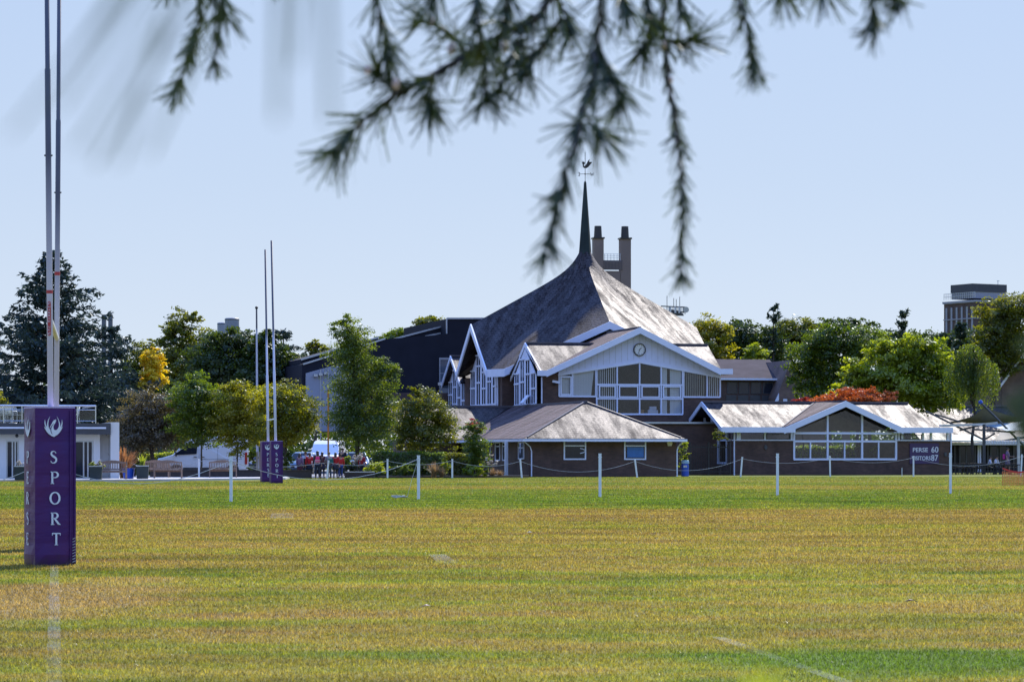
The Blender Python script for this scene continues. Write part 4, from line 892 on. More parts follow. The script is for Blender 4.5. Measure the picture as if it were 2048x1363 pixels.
# silos and a pair of stacks far left, a roof corner and a chimney among the right trees
so_ = thing('silo', 'grey blue round tank showing over the trees', 'tank', (GX(464, 420), 420, 0)); b = MB(); b.lathe([(1.1, 0), (1.1, GZ(637, 420)), (1.0, GZ(636, 420)), (.05, GZ(635, 420))], 20); b.build('tank_shell', pm('blue_grey_steel', (.20, .22, .28), .5), so_, smooth=False)
b = MB(); b.tube([(1.1*math.cos(t_), 1.1*math.sin(t_), GZ(639, 420)) for t_ in np.linspace(0, 6.28, 20)], .06, 5); b.build('rim', M['steel'], so_)
so_ = thing('silo', 'smaller grey tank beside the round one above the trees', 'tank', (GX(445.5, 425), 425, 0)); b = MB(); b.lathe([(.85, 0), (.85, GZ(646, 425)), (.75, GZ(645, 425)), (.05, GZ(644, 425))], 20); b.build('tank_shell', pm('grey_steel', (.24, .26, .31), .5), so_); b = MB(); b.tube([(.85*math.cos(t_), .85*math.sin(t_), GZ(648, 425)) for t_ in np.linspace(0, 6.28, 20)], .05, 5); b.build('rim', M['steel'], so_)
M['stack'] = pm('slate_grey_metal', (.10, .11, .14), .6)
for px, lab in ((208, 'left grey stack of the pair behind the cedar'), (221, 'right grey stack of the pair behind the cedar')):
    o = thing('chimney_stack', lab, 'chimney', (GX(px, 400), 400, 0), 0, 'pair of stacks'); b = MB(); b.box(-.3, .3, -.3, .3, 0, GZ(630, 400)); b.build('shaft', M['stack'], o); b = MB(); b.box(-.33, .33, -.33, .33, GZ(631, 400), GZ(629, 400)); b.build('cap', M['steel'], o)
o = thing('brick_chimney', 'short brown chimney poking out of the right trees', 'chimney', (GX(1692, 215), 215, 0)); b = MB(); b.box(-.28, .28, -.3, .3, 0, GZ(714, 215)); b.build('shaft', M['concrete'], o); b = MB(); b.box(-.32, .32, -.34, .34, GZ(714.5, 215), GZ(712, 215)); b.build('cap', M['brick2'], o)
o = thing('roof_louvre', 'dark slatted plant room corner among far right trees', 'building', (GX(1633, 330), 330, 0)); b = MB(); b.box(-1.1, 1.1, 0, 3, 0, GZ(646, 330)); b.build('shell', M['concrete'], o); b = MB()
for k in range(9): b.box(-1.1+.25*k, -1.0+.25*k, -.08, -.003, GZ(660, 330), GZ(647, 330))
b.build('slat', M['steel'], o)

# ------------------------------------------------------------------ left pavilion
V_ = Fr(100, 143, 14); pv = V_.empty('sports_pavilion', 'white flat roofed pavilion with a railed roof terrace and dark sliding doors', 'building')
vx = lambda px, y=0.: V_.x(px, y); vz = lambda py, y=0.: V_.z(py, 0, y)
XE = vx(237); XB = vx(-70); ZS0, ZS1 = vz(868), vz(846)
b = MB(); b.box(XB, vx(12), 0, .3, 0, ZS0); b.box(vx(38), vx(148), 0, .3, 0, ZS0); b.box(vx(187), vx(200), 0, .3, 0, ZS0); b.box(vx(12), vx(38), 0, .3, vz(880), ZS0); b.box(vx(148), vx(187), 0, .3, vz(880), ZS0)
b.box(vx(201), vx(225), .6, .85, 0, ZS0); b.box(XB, vx(200), .31, 8, 0, ZS0-.01) if False else None
b.box(XE-.45, XE, -.4, 8, 0, ZS1+.06); b.build('wall', M['render'], pv)
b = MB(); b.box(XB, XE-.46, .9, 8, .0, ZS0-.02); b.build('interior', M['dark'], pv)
b = MB(); b.box(XB, XE-.455, -.5, 8, ZS0, ZS1-.05); b.build('roof_slab', M['fascia'], pv)
b = MB(); b.box(XB, vx(212, -.55), -.56, -.505, vz(857), vz(853.5)); b.build('white_edge', M['white'], pv)
b = MB(); b.box(XB, XE-.46, -.5, 8, ZS1-.048, ZS1+.0); b.build('terrace_deck', M['steel'], pv)
for a_, c_ in ((12, 38), (148, 187)):
    m_ = (vx(a_)+vx(c_))/2; window(pv, .12, vx(a_), vx(c_), .06, vz(880), cols=[m_, m_+(vx(c_)-vx(a_))*.22], fw=.08, frame='galv', name='sliding_door', glass='dglass')
zr0 = ZS1; zr1 = vz(811); xb1 = vx(190)
b = MB(); b.tube([(XB, -.35, zr1), (xb1, -.35, zr1)], .045, 8); b.tube([(xb1, -.35, zr1), (xb1, 7, zr1)], .045, 8); b.tube([(XB, -.35, vz(819)), (xb1, -.35, vz(819))], .02, 6); b.tube([(XB, -.35, ZS1+.12), (xb1, -.35, ZS1+.12)], .02, 6); b.build('handrail', M['chrome'], pv)
b = MB()
for k in range(14): x = xb1-k*.95; b.box(x-.025, x+.025, -.38, -.33, zr0, zr1)
b.build('balustrade_post', M['chrome'], pv)
b = MB(); b.box(XB, xb1-.03, -.345, -.335, ZS1+.14, vz(820)); b.build('glass_panel', M['clear'], pv)
b = MB(); b.ball((vx(33), -.3, ZS0-.08), .09); b.build('dome_camera', M['black'], pv)
def chair(o):
    b = MB()
    for sx in (-.24, .24):
        b.tube([(sx, -.22, 0), (sx, -.24, .62), (sx, .18, .64), (sx, .24, .86)], .017, 6); b.tube([(sx, .24, 0), (sx, .17, .45), (sx, .24, .86)], .017, 6)
    b.build('chair_frame', M['chrome'], o)
    b = MB(); b.box(-.23, .23, -.2, .2, .43, .455); b.build('seat', M['chrome'], o)
    b = MB()
    for k in range(6): b.box(-.2+k*.07, -.15+k*.07, .2, .225, .5, .87)
    b.build('backrest', M['chrome'], o)
ch0 = None
cl = ['silver metal terrace chair at the far left of the roof terrace', 'silver terrace chair second from the left edge, turned sideways', 'silver terrace chair in the middle of the left terrace cluster', 'silver terrace chair close to the purple post pad, facing right', 'lone silver terrace chair right of the purple pad']
for i, (px, y_, rz) in enumerate(((4, .6, .3), (14, 1.3, -.9), (22, .5, 2.6), (36, .7, 1.3), (149, .7, -1.2))):
    wx_, wy_ = V_.W(V_.x(px, y_), y_)
    if ch0 is None: ch0 = thing('terrace_chair', cl[i], 'chair', (wx_, wy_, ZS1), rz, 'silver terrace chairs'); chair(ch0)
    else: dup(ch0, (wx_, wy_, ZS1), rz, cl[i])
tbl = thing('terrace_table', 'round silver table among the roof terrace chairs', 'table', (*V_.W(V_.x(26, 1.), 1.1), ZS1)); b = MB(); b.lathe([(.36, .70), (.36, .73), (.02, .735)], 18); b.build('tabletop', M['chrome'], tbl); b = MB(); b.tube([(0, 0, 0), (0, 0, .7)], .03, 6); b.lathe([(.25, 0), (.2, .03), (.03, .04)], 12); b.build('pedestal', M['chrome'], tbl)
# benches, planters, bin
def bench(o):
    W2 = .72
    b = MB()
    for k in range(5): b.box(-W2, W2, -.26+k*.11, -.26+k*.11+.085, .42, .45)
    b.build('seat', M['wood'], o)
    b = MB()
    for k in range(15): x = -W2+.09+k*(2*W2-.18)/14; b.box(x-.022, x+.022, .24, .262, .50, .86)
    n = 10
    tp = [(-W2+2*W2*k/n, .86+.10*math.sin(math.pi*k/n)**1.5) for k in range(n+1)]; b.prism(tp+[(x, .80) for x, z in reversed(tp)], 'y', .235, .275); b.box(-W2, W2, .237, .272, .47, .53); b.build('backrest', M['wood'], o)
    b = MB()
    for sx in (-W2, W2):
        b.box(sx-.035, sx+.035, -.30, .28, .64, .68)
    b.build('armrest', M['wood'], o)
    for sx in (-W2, W2):
        MB().box(sx-.03, sx+.03, -.29, -.23, 0, .64).build('leg', M['wood'], o); MB().box(sx-.03, sx+.03, .225, .285, 0, .86).build('leg', M['wood'], o)
    b = MB(); b.box(-W2, W2, -.27, -.245, .33, .42); b.build('apron', M['wood'], o)
bn = thing('garden_bench', 'weathered wooden garden bench facing the field beside the pavilion wall', 'bench', (GX(224, 139.6), 139.6, .09), R(4), 'wooden garden benches'); bench(bn)
dup(bn, (GX(336, 145.2), 145.2, .09), R(184), 'dark wooden bench seen from behind in front of the van nose'); dup(bn, (GX(446, 148.9), 148.9, .09), R(186), 'wooden bench seen from behind between two rope posts'); dup(bn, (GX(312, 149.5), 149.5, .09), R(178), 'shaded bench end behind the right hand planter')
def planter(px, d, lab):
    o = thing('planter', lab, 'planter', (GX(px, d), d, .09), R(6), 'square dark planters')
    b = MB(); s_ = .29; b.prism([(-s_, 0), (s_, 0), (s_+.03, .66), (-s_-.03, .66)], 'y', -s_, s_); b.build('tub', M['planter'], o, bevel=.012); b = MB(); b.box(-s_-.04, s_+.04, -s_-.02, s_+.02, .64, .685); b.build('rim', M['galv'], o); return o
planter(192, 138.4, 'square dark planter with white flowers left of the bench'); planter(285, 141.8, 'square dark planter with a spiky green plant'); planter(42, 137.0, 'square dark planter half hidden by the purple pad')
bb = thing('storage_bin', 'bright blue tapered tub below the orange spiky plant', 'bin', (GX(257, 142.0), 142.0, .09)); b = MB(); b.lathe([(.26, 0), (.32, .5), (.34, .52), (.30, .53), (.27, .45)], 16); b.build('tub', M['blue'], bb); b = MB(); b.tube([(.33*math.cos(t_), .33*math.sin(t_), .52) for t_ in np.linspace(0, 6.28, 17)], .02, 6); b.build('rim', M['blue'], bb)
lw = thing('low_timber_wall', 'low dark timber wall edging the garden behind the benches', 'wall', (GX(300, 153), 153, 0), R(7)); Lw = (620-300)*154/FPX; b = MB(); b.box(0, Lw, 0, .2, 0, .42); b.build('wall_face', M['darkwood'], lw); b = MB(); b.box(0, Lw, -.04, .24, .42, .47); b.build('coping', M['darkwood'], lw)
lw = thing('raised_bed_edge', 'dark raised bed edge right of the group of children', 'wall', (GX(690, 156), 156, 0), R(8)); b = MB(); b.box(0, 1.7, 0, .2, 0, .32); b.build('wall_face', M['darkwood'], lw); b = MB(); b.box(0, 1.7, -.04, .24, .32, .37); b.build('coping', M['paving'], lw)
fe = thing('fence_panel', 'short pale picket panel behind the far purple pads', 'fence', (GX(512, 158), 158, 0), R(10)); b = MB()
for k in range(4): b.box(k*.15, k*.15+.12, 0, .03, 0, 1.5)
b.build('pickets', pm('pale_timber', (.42, .38, .33), .8), fe); b = MB(); b.box(0, .6, .03, .07, .4, .5); b.box(0, .6, .03, .07, 1.1, 1.2); b.build('rail', M['wood'], fe)
op = thing('orange_mast', 'thin orange pole in front of the grey theatre panels', 'pole', (GX(656.5, 186), 186, 0)); b = MB(); b.tube([(0, 0, 0), (0, 0, GZ(778, 186))], .06, 8); b.build('pole', M['orange'], op); b = MB(); b.tube([(0, 0, GZ(800, 186)), (0, 0, GZ(798, 186))], .08, 8); b.lathe([(.16, 0), (.16, .05), (.06, .08)], 10); b.build('collar', M['steel'], op)
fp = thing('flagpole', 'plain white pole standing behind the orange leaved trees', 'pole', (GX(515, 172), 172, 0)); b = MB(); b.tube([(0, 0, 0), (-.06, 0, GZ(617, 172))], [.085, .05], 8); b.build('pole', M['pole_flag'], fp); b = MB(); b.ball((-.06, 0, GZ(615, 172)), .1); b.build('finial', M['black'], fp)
# ------------------------------------------------------------------ rugby goals and their pads
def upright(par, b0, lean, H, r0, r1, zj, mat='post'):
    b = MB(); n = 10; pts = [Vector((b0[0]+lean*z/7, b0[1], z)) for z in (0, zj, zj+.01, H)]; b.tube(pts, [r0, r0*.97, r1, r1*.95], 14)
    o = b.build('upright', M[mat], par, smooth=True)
    return o
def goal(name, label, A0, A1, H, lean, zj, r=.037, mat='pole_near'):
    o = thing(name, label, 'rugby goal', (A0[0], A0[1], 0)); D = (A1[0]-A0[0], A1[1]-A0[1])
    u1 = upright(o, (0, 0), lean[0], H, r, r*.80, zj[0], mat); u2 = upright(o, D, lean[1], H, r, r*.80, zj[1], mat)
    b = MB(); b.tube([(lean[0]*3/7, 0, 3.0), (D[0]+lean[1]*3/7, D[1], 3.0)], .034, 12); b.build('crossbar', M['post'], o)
    return o, u1, u2, D
NA, NB = (GX(104, 33.45), 33.45), (GX(110.8, 39.0), 39.0)
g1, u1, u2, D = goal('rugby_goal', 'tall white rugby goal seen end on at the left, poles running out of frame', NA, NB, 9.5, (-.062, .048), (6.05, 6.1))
b = MB(); z_ = GZ(583, 33.4); b.tube([(-.062*z_/7, 0, z_-.02), (-.062*z_/7, 0, z_+.02)], .0385, 14); b.build('red_tape', M['redband'], u1)
b = MB(); z_ = GZ(547, 39); b.tube([(D[0]+.048*z_/7, D[1], z_-.025), (D[0]+.048*z_/7, D[1], z_+.025)], .0385, 14); b.build('red_tape', M['redband'], u2)
for u, z_, dx, dy in ((u1, GZ(310, 33.4), -.062*GZ(310, 33.4)/7, 0), (u2, GZ(385, 39), D[0]+.048*GZ(385, 39)/7, D[1])):
    b = MB(); b.tube([(dx-.05, dy, z_), (dx+.05, dy, z_)], .012, 6); b.build('bolt', M['black'], u)
# maker's label on the near upright
zl, zh = GZ(671, 33.4), GZ(602, 33.4); xm_ = -.062*(zl+zh)/2/7
b = MB(); pts = []; rw = .019
for k in range(9): a = math.pi*k/8; pts.append((rw*math.cos(a)+xm_, zh-rw+rw*math.sin(a)))
for k in range(9): a = math.pi+math.pi*k/8; pts.append((rw*math.cos(a)+xm_, zl+rw+rw*math.sin(a)))
b.prism(pts, 'y', -.0405, -.036); lb = b.build('maker_label', M['redband'], u1)
HL = zh-zl
for k, ch in enumerate('HARROD UK'):
    if ch != ' ': text(ch, .05, xm_, zh-HL*(.165+.083*k), -.0415, u1, M['lettering'], 'label_letter', width=.020, height=HL*.055)
for q in (.065, .935):
    b = MB(); b.tube([(xm_+.011*math.cos(t_), -.0415, zh-HL*q+.013*math.sin(t_)) for t_ in np.linspace(0, 5.2, 10)], .003, 5); b.build('label_logo', M['lettering'], u1)

# serif letters drawn as strokes of varying width in a box 1 high
def stroke(b, pts, ws, y, T):
    n = len(pts); L_, R_ = [], []
    for i in range(n):
        a, c = pts[max(i-1, 0)], pts[min(i+1, n-1)]; dx, dz = c[0]-a[0], c[1]-a[1]; q = math.hypot(dx, dz) or 1; nx_, nz_ = -dz/q, dx/q; w_ = ws[i]/2
        L_.append((pts[i][0]+nx_*w_, pts[i][1]+nz_*w_)); R_.append((pts[i][0]-nx_*w_, pts[i][1]-nz_*w_))
    vs = [T(p, y) for p in L_]+[T(p, y) for p in R_]
    b.add(vs, [(i, i+1, n+i+1, n+i) for i in range(n-1)])
def arc(cx, cz, rx, rz, a0, a1, n=14, wmin=.06, wmax=.15):
    P_, W2 = [], []
    for k in range(n+1):
        a = R(a0+(a1-a0)*k/n); P_.append((cx+rx*math.cos(a), cz+rz*math.sin(a))); W2.append(wmin+(wmax-wmin)*abs(math.cos(a))**1.3)
    return P_, W2
def line(x0, z0, x1, z1, w_): return [(x0, z0), (x1, z1)], [w_, w_]
def glyph(ch):
    st, hz, se = .14, .07, .055
    stem = [line(.16, 0, .16, 1, st), line(.02, .028, .32, .028, se), line(.02, .972, .32, .972, se)]
    if ch == 'P': return stem+[(line(.16, .965, .36, .965, hz)), arc(.36, .735, .27, .23, 90, -90), line(.36, .505, .16, .505, hz)]
    if ch == 'R': return stem+[(line(.16, .965, .34, .965, hz)), arc(.34, .745, .26, .22, 90, -90), line(.34, .525, .16, .525, hz), line(.34, .52, .72, .03, st), line(.66, .028, .84, .028, se)]
    if ch == 'O': return [arc(.45, .5, .38, .47, 0, 360, 28, .075, .15)]
    if ch == 'T': return [line(.38, 0, .38, .96, st), line(.03, .962, .73, .962, .075), line(.24, .028, .52, .028, se), line(.055, .80, .04, .98, .05), line(.705, .80, .72, .98, .05)]
    if ch == 'E': return stem+[line(.16, .962, .58, .962, .075), line(.16, .52, .48, .52, .07), line(.16, .038, .62, .038, .075), line(.565, .82, .585, .98, .05), line(.60, .02, .63, .2, .05), line(.475, .44, .475, .6, .045)]
    if ch == 'S':
        p = [(.50, .80), (.47, .90), (.38, .965), (.28, .975), (.17, .94), (.11, .85), (.12, .73), (.20, .63), (.32, .55), (.44, .47), (.52, .37), (.53, .23), (.47, .11), (.36, .04), (.24, .025), (.13, .065), (.07, .20)]
        return [(p, [.05, .05, .06, .075, .10, .125, .14, .15, .155, .155, .145, .13, .11, .085, .07, .055, .05])]
GW = dict(P=.66, R=.86, O=.9, T=.76, E=.66, S=.62)
EMB = [(960,1110),(1090,1030),(1160,960),(1220,880),(1300,720),(1225,790),(1262,710),(1280,620),(1258,470),(1245,600),(1205,750),(1190,620),(1130,470),(1060,345),(1125,520),(1145,640),(1140,730),(1110,800),(1050,860),(980,860),(945,800),(940,730),(960,670),(1010,600),(1040,530),(1030,460),(1010,485),(970,497),(920,540),(880,620),(795,775),(805,800),(880,690),(955,600),(945,630),(890,720),(862,790),(856,860),(870,940),(908,1020),(862,985),(835,910),(820,830),(785,815),(755,730),(748,620),(765,500),(820,350),(740,490),(705,610),(695,745),(650,640),(625,470),(605,590),(620,690),(670,805),(590,720),(620,810),(680,910),(760,1000),(860,1070)]
def pad(name, label, px, d, t, wdt, H, front, left):
    """square vinyl post pad; origin at the front left foot"""
    o = thing(name, label, 'post pad', (GX(px, d), d, 0), R(t), 'purple rugby post pads')
    b = MB(); n = 14
    rr = random.Random(px)
    cs = [(0, 0), (wdt, 0), (wdt, wdt), (0, wdt)]
    vs, fs = [], []
    for i in range(n+1):
        z = H*i/n; e = .0 if i in (0, n) else .006*math.sin(i*2.1)+rr.uniform(-.004, .004)
        ring = []
        for k in range(4):
            p, q = cs[k], cs[(k+1) % 4]
            for m_ in range(4):
                u = m_/4; x, y = p[0]+(q[0]-p[0])*u, p[1]+(q[1]-p[1])*u; nx_, ny_ = (q[1]-p[1])/wdt, -(q[0]-p[0])/wdt; bl = e+(.012*math.sin(math.pi*u) if 0 < i < n else 0)*1.
                ring.append((x+nx_*bl*(1 if m_ else .3), y+ny_*bl*(1 if m_ else .3), z))
        vs += ring
    for i in range(n):
        for k in range(16): fs.append((i*16+k, i*16+(k+1) % 16, (i+1)*16+(k+1) % 16, (i+1)*16+k))
    fs += [tuple(range(15, -1, -1)), tuple(range(n*16, n*16+16))]
    b.add(vs, fs); b.build('vinyl_cover', M['purple'], o)
    b = MB(); b.box(-.006, wdt+.006, -.006, wdt+.006, H+.001, H+.02); b.build('top_trim', pm('lilac_trim', (.42, .36, .55), .5, .05), o)
    b = MB(); b.bar((wdt-.055, -.016, .03), (wdt-.055, -.016, H-.02), .012, .012, up=(0, 1, 0)); b.bar((wdt+.004, -.01, .02), (wdt+.004, -.01, H), .02, .02, up=(0, 1, 0)); b.build('seam_flap', M['purple'], o)
    if wdt < .51:
        b = MB()
        for k in range(9): b.bar((wdt-.03, -.024, .04+k*.035), (wdt+.006, -.024, .055+k*.035), .007, .006)
        b.build('lacing', M['rope'], o)
    yo = -.024
    for word, T, cen, sq in ((front, lambda p, y: (p[0], y, p[1]), wdt*.50-.02, 1.), (left, lambda p, y: (y, wdt-p[0], p[1]), wdt*.5, 1.)):
        if not word: continue
        hl_ = H*.078; b = MB(); top = H*(1-.272); step = H*.130
        for k, ch in enumerate(word):
            w_ = GW[ch]*hl_; x0_ = cen-w_/2+(.008*k if T((1, 0), 0)[0] else 0); z0_ = top-step*k-hl_
            for pts_, ws in glyph(ch): stroke(b, [(x0_+p[0]*hl_, z0_+p[1]*hl_) for p in pts_], [q*hl_*1.15 for q in ws], yo-.0006*k, T)
        b.build('lettering', M['lettering'], o, recalc=False)
        es = wdt*.49/720; b = MB()
        vs = [T((cen+(x-948)*es, H*.952-(y-340)*es*1.0), yo) for x, y in EMB]
        b.add(vs, [tuple(range(len(vs)))]); b.build('emblem', M['lettering'], o, recalc=False)
    return o
pad('post_pad', 'large purple post pad with white bird emblem reading SPORT and PERSE at the left', 70, 33.15, 25.4, .49, 1.91, 'SPORT', 'PERSE')
pad('post_pad', 'purple post pad hidden behind the large near one, only its shadow shows', 80, 38.75, 25.4, .49, 1.91, 'SPORT', 'PERSE')
FA, FB = (GX(553, 127.6), 127.6), (GX(537.5, 133.2), 133.2)
pad('post_pad', 'far purple post pad reading SPORT, the right one of the far pair', 542.5, 127.3, 14, .53, 1.96, 'SPORT', None)
pad('post_pad', 'far purple post pad reading PERSE, half behind the SPORT one', 524, 132.9, 14, .60, 1.96, 'PERSE', None)
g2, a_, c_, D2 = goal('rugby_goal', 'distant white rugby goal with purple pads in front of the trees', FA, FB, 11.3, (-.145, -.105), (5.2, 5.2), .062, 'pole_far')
# ------------------------------------------------------------------ rope lines
def rpost(px, d, py_top, lab, grp, r=.045, lean=0.):
    o = thing('rope_post', lab, 'post', (GX(px, d), d, 0), 0, grp); H = GZ(py_top, d)
    b = MB(); b.tube([(0, 0, -.02), (lean, 0, H)], r, 12); b.build('shaft', M['post'], o)
    b = MB(); b.tube([(lean, 0, H), (lean*1.02, 0, H+.03)], r*1.12, 12); b.tube([(lean*.97-.06, 0, H-.09), (lean*.97+.06, 0, H-.09)], .012, 6); b.build('cap', M['post'], o)
    return Vector((GX(px, d)+lean, d-.05, H-.08))
NG, FG = 'white posts of the near rope line', 'white posts of the far rope line'
near = [rpost(88, 75.2, 918, 'white rope post hidden behind the large purple pad', NG)]
near += [rpost(*a, NG) for a in ((462, 77.8, 915, 'near white rope post left of the far purple pads'), (837, 82.1, 912, 'near white rope post beside the rope coil on the grass'), (1200, 86.5, 908, 'near white rope post in front of the brick annex wall'), (1555, 90.2, 908, 'near white rope post before the left half of the pavilion'), (1901, 93.6, 907, 'near white rope post at the right end of the pavilion'))]
fx_posts = ((398, 918, 0, 'far white rope post between the two shaded benches'), (655.5, 921, .09, 'far white rope post leaning in front of the school children'), (775, 918, 0, 'far white rope post at the left end of the hedge'), (904.5, 918, 0, 'far white rope post before the tan ornamental grass'), (1042, 919, -.09, 'tilted far rope post at the corner of the brick annex'), (1272, 919, -.13, 'tilted far rope post under the blue annex window'), (1483, 914, .10, 'tilted far rope post right of the black gate'), (1660, 912, -.02, 'far rope post under the pavilion gable window'), (1827, 912, 0, 'far rope post in front of the purple scoreboard'), (2043, 909, .06, 'far rope post by the orange netting at the right edge'))
far = []
for px, pt_, ln_, lab in fx_posts:
    d = 150.5+ (px-398)*.0105; far.append(rpost(px-ln_*18, d, pt_, lab, FG, .05, ln_))
def rope(name, label, pts, sags, r, extra=None):
    o = thing(name, label, 'rope', pts[0]); line_ = []
    for i in range(len(pts)-1):
        for k in range(13):
            u = k/12
            if i and k == 0: continue
            p = pts[i].lerp(pts[i+1], u); p.z -= sags[i]*4*u*(1-u); line_.append(p-pts[0])
    b = MB(); b.tube(line_, r, 6); b.build('rope_strand', M['rope'], o)
    if extra: b = MB(); b.tube([p-pts[0] for p in extra], r*.7, 5); b.build('loose_end', M['rope'], o)
    return o
rope('boundary_rope', 'white rope sagging between the near posts across the far pads', [Vector((-17.5, 73, 1.15)), near[0], near[1], near[2]], [.7, .62, .58], .0085, [near[2], near[2]+Vector((-.18, 0, -.55)), Vector((near[2].x-.34, near[2].y, .06))])
rope('boundary_rope', 'long white rope slung along the far posts before the buildings', [Vector((-21, 149, 1.0))]+far+[Vector((34, 170, 1.1))], [.5, .3, .22, .22, .3, .62, .62, .3, .3, .55, .2], .010)
rc = thing('rope_coil', 'small pile of coiled white rope lying on the grass', 'rope coil', (GX(797, 84), 84, .0)); b = MB()
rr = random.Random(3)
b.tube([(.17*math.cos(k*.5)*(1+rr.uniform(-.2, .3)), .1*math.sin(k*.5), .03+.05*abs(math.sin(k*.37))) for k in range(40)], .018, 6); b.build('coil', M['rope'], rc); b = MB(); b.tube([(.1, 0, .04), (.2, .05, .03), (.26, 0, .06)], .016, 5); b.build('loose_end', M['rope'], rc)
lp = thing('marker_peg', 'short thin pale peg before the scoreboard wall', 'peg', (GX(1804, 164), 164, 0)); b = MB(); b.tube([(0, 0, 0), (0, 0, .55)], .02, 6); b.build('peg', M['post'], lp)
# orange netting at the right edge
on = thing('orange_netting', 'sagging orange plastic safety netting at the right edge', 'netting', (GX(2005, 119), 119, 0)); b = MB()
NM = pm('orange_plastic', (.75, .20, .06), .5)
nxk = 26
top = lambda x: .56+.05*math.cos(x*3.2)
for k in range(nxk+1): x = 2.0*k/nxk; b.bar((x, .0, .01), (x+.02*math.sin(k), .0, top(x)), .022, .006, up=(0, 1, 0))
for j in range(11):
    for k in range(nxk): x, x2 = 2.0*k/nxk, 2.0*(k+1)/nxk; b.bar((x, -.004, .02+top(x)*j/10.6), (x2, -.004, .02+top(x2)*j/10.6), .02, .006, up=(0, 1, 0))
b.build('mesh', NM, on); b = MB()
for k in range(3): b.tube([(k*.95, .02, 0), (k*.95, .02, .74)], .012, 6)
b.build('pin', M['steel'], on); b = MB()
pts = [(2.0*k/12, .03, .74-.17*math.sin(math.pi*min(1, k/9.))) for k in range(13)]
for k in range(12): b.bar(pts[k], pts[k+1], .02, .07, up=(0, 0, 1))
b.build('red_tape', pm('red_plastic_tape', (.55, .04, .03), .5), on)

# ------------------------------------------------------------------ vehicles
def wheel(par, x, y, r, w_):
    b = MB(); b.tube([(x, y, r), (x, y+w_, r)], r, 20); t_ = b.build('wheel', M['tyre'], par)
    s_ = -1 if y < 0 else 1
    b = MB(); yy = y-.004 if y < 0 else y+w_+.004; b.tube([(x, yy, r), (x, yy+.02*s_*-1, r)], r*.6, 16); b.build('rim', M['chrome'], t_)
def van(name, label, loc, rz, L_=5.5, H=2.35, wd_=1.95, mat='carwhite'):
    o = thing(name, label, 'van', loc, rz); hw = wd_/2
    prof = [(0, .45), (.02, .95), (.12, 1.08), (.95, 1.32), (1.75, H-.25), (2.15, H-.06), (2.7, H), (L_-.2, H), (L_, H-.15), (L_, .42), (L_-.5, .40), (L_-.52, .55), (L_-.75, .72), (L_-1.0, .72), (L_-1.22, .55), (L_-1.25, .36), (1.55, .36), (1.5, .55), (1.3, .72), (1.0, .72), (.78, .55), (.72, .40)]
    n = len(prof); vs = []
    for y, s_ in ((-hw, 0), (-hw+.02, 1)): pass
    tum = lambda z: .14*max(0, (z-1.15)/(H-1.15))**1.3
    b = MB(); vs = [(x, -hw+tum(z), z) for x, z in prof]+[(x, hw-tum(z), z) for x, z in prof]
    b.add(vs, [tuple(range(n)), tuple(range(2*n-1, n-1, -1))]+[(i, i+n, (i+1) % n+n, (i+1) % n) for i in range(n)]); b.build('body', M[mat], o, bevel=.05)
    for sg in (-1, 1):
        yy = lambda z: sg*(hw-tum(z)+.006)
        b = MB(); q = [(1.02, 1.30), (2.35, 1.36), (2.40, H-.42), (1.90, H-.42)]; b.add([(x, yy(z), z) for x, z in q]+[(x, yy(z)-sg*.004, z) for x, z in q], [(0, 1, 2, 3), (7, 6, 5, 4)]+[(i, i+4, (i+1) % 4+4, (i+1) % 4) for i in range(4)]); b.build('side_window', M['dglass'], o)
        b = MB()
        for x in (2.5, 3.6): b.box(x-.006, x+.006, yy(.9)-.003, yy(.9)+.003, .5, 1.7)
        b.box(2.6, L_-.3, yy(1.05)-.003, yy(1.05)+.003, 1.045, 1.06); b.build('door_seam', M['steel'], o)
        b = MB(); b.box(2.18, 2.36, min(yy(1.2), yy(1.2)+sg*.03), max(yy(1.2), yy(1.2)+sg*.03), 1.16, 1.20); b.box(2.62, 2.82, min(yy(1.2), yy(1.2)+sg*.03), max(yy(1.2), yy(1.2)+sg*.03), 1.16, 1.20); b.build('door_handle', M['black'], o)
        b = MB(); b.box(1.55, L_-1.25, min(yy(.5), yy(.5)+sg*.02), max(yy(.5), yy(.5)+sg*.02), .38, .56); b.build('side_trim', M['steel'], o)
        b = MB(); b.box(L_-.14, L_+.012, min(yy(1.), yy(1.)-sg*.16), max(yy(1.), yy(1.)-sg*.16), .75, 1.45); b.build('tail_lamp', M['redlamp'], o)
        b = MB(); b.ball((.17, sg*(hw-.22), 1.0), (.16, .18, .12)); b.build('headlight', M['chrome'], o, smooth=True)
        b = MB(); b.ball((1.15, sg*(hw+.14), 1.36), (.06, .11, .16)); b.build('mirror', M['black'], o, smooth=True)
    b = MB(); q = [(1.02, 1.36), (1.72, H-.31)]; zq_ = [(x-.012, z+.012) for x, z in q]
    b.add([(zq_[0][0], -hw+.12, zq_[0][1]), (zq_[0][0], hw-.12, zq_[0][1]), (zq_[1][0], hw-.24, zq_[1][1]), (zq_[1][0], -hw+.24, zq_[1][1]), (q[0][0], -hw+.12, q[0][1]), (q[0][0], hw-.12, q[0][1]), (q[1][0], hw-.24, q[1][1]), (q[1][0], -hw+.24, q[1][1])], [(0,1,2,3),(7,6,5,4),(0,4,5,1),(1,5,6,2),(2,6,7,3),(3,7,4,0)]); b.build('windscreen', M['dglass'], o)
    b = MB(); b.box(-.012, .02, -.6, .6, .62, .9); b.build('grille', M['black'], o); b = MB(); b.box(-.06, .1, -hw+.05, hw-.05, .38, .58); b.build('bumper', M['steel'], o, bevel=.03)
    for x in (1.13, L_-.99):
        for y in (-hw+.02, hw-.24): wheel(o, x, y, .34, .22)
    return o
van('parked_van', 'white panel van parked side on behind the benches, nose to the left', (GX(316, 163.5), 163.5, .012), R(3), 5.35, 2.4)
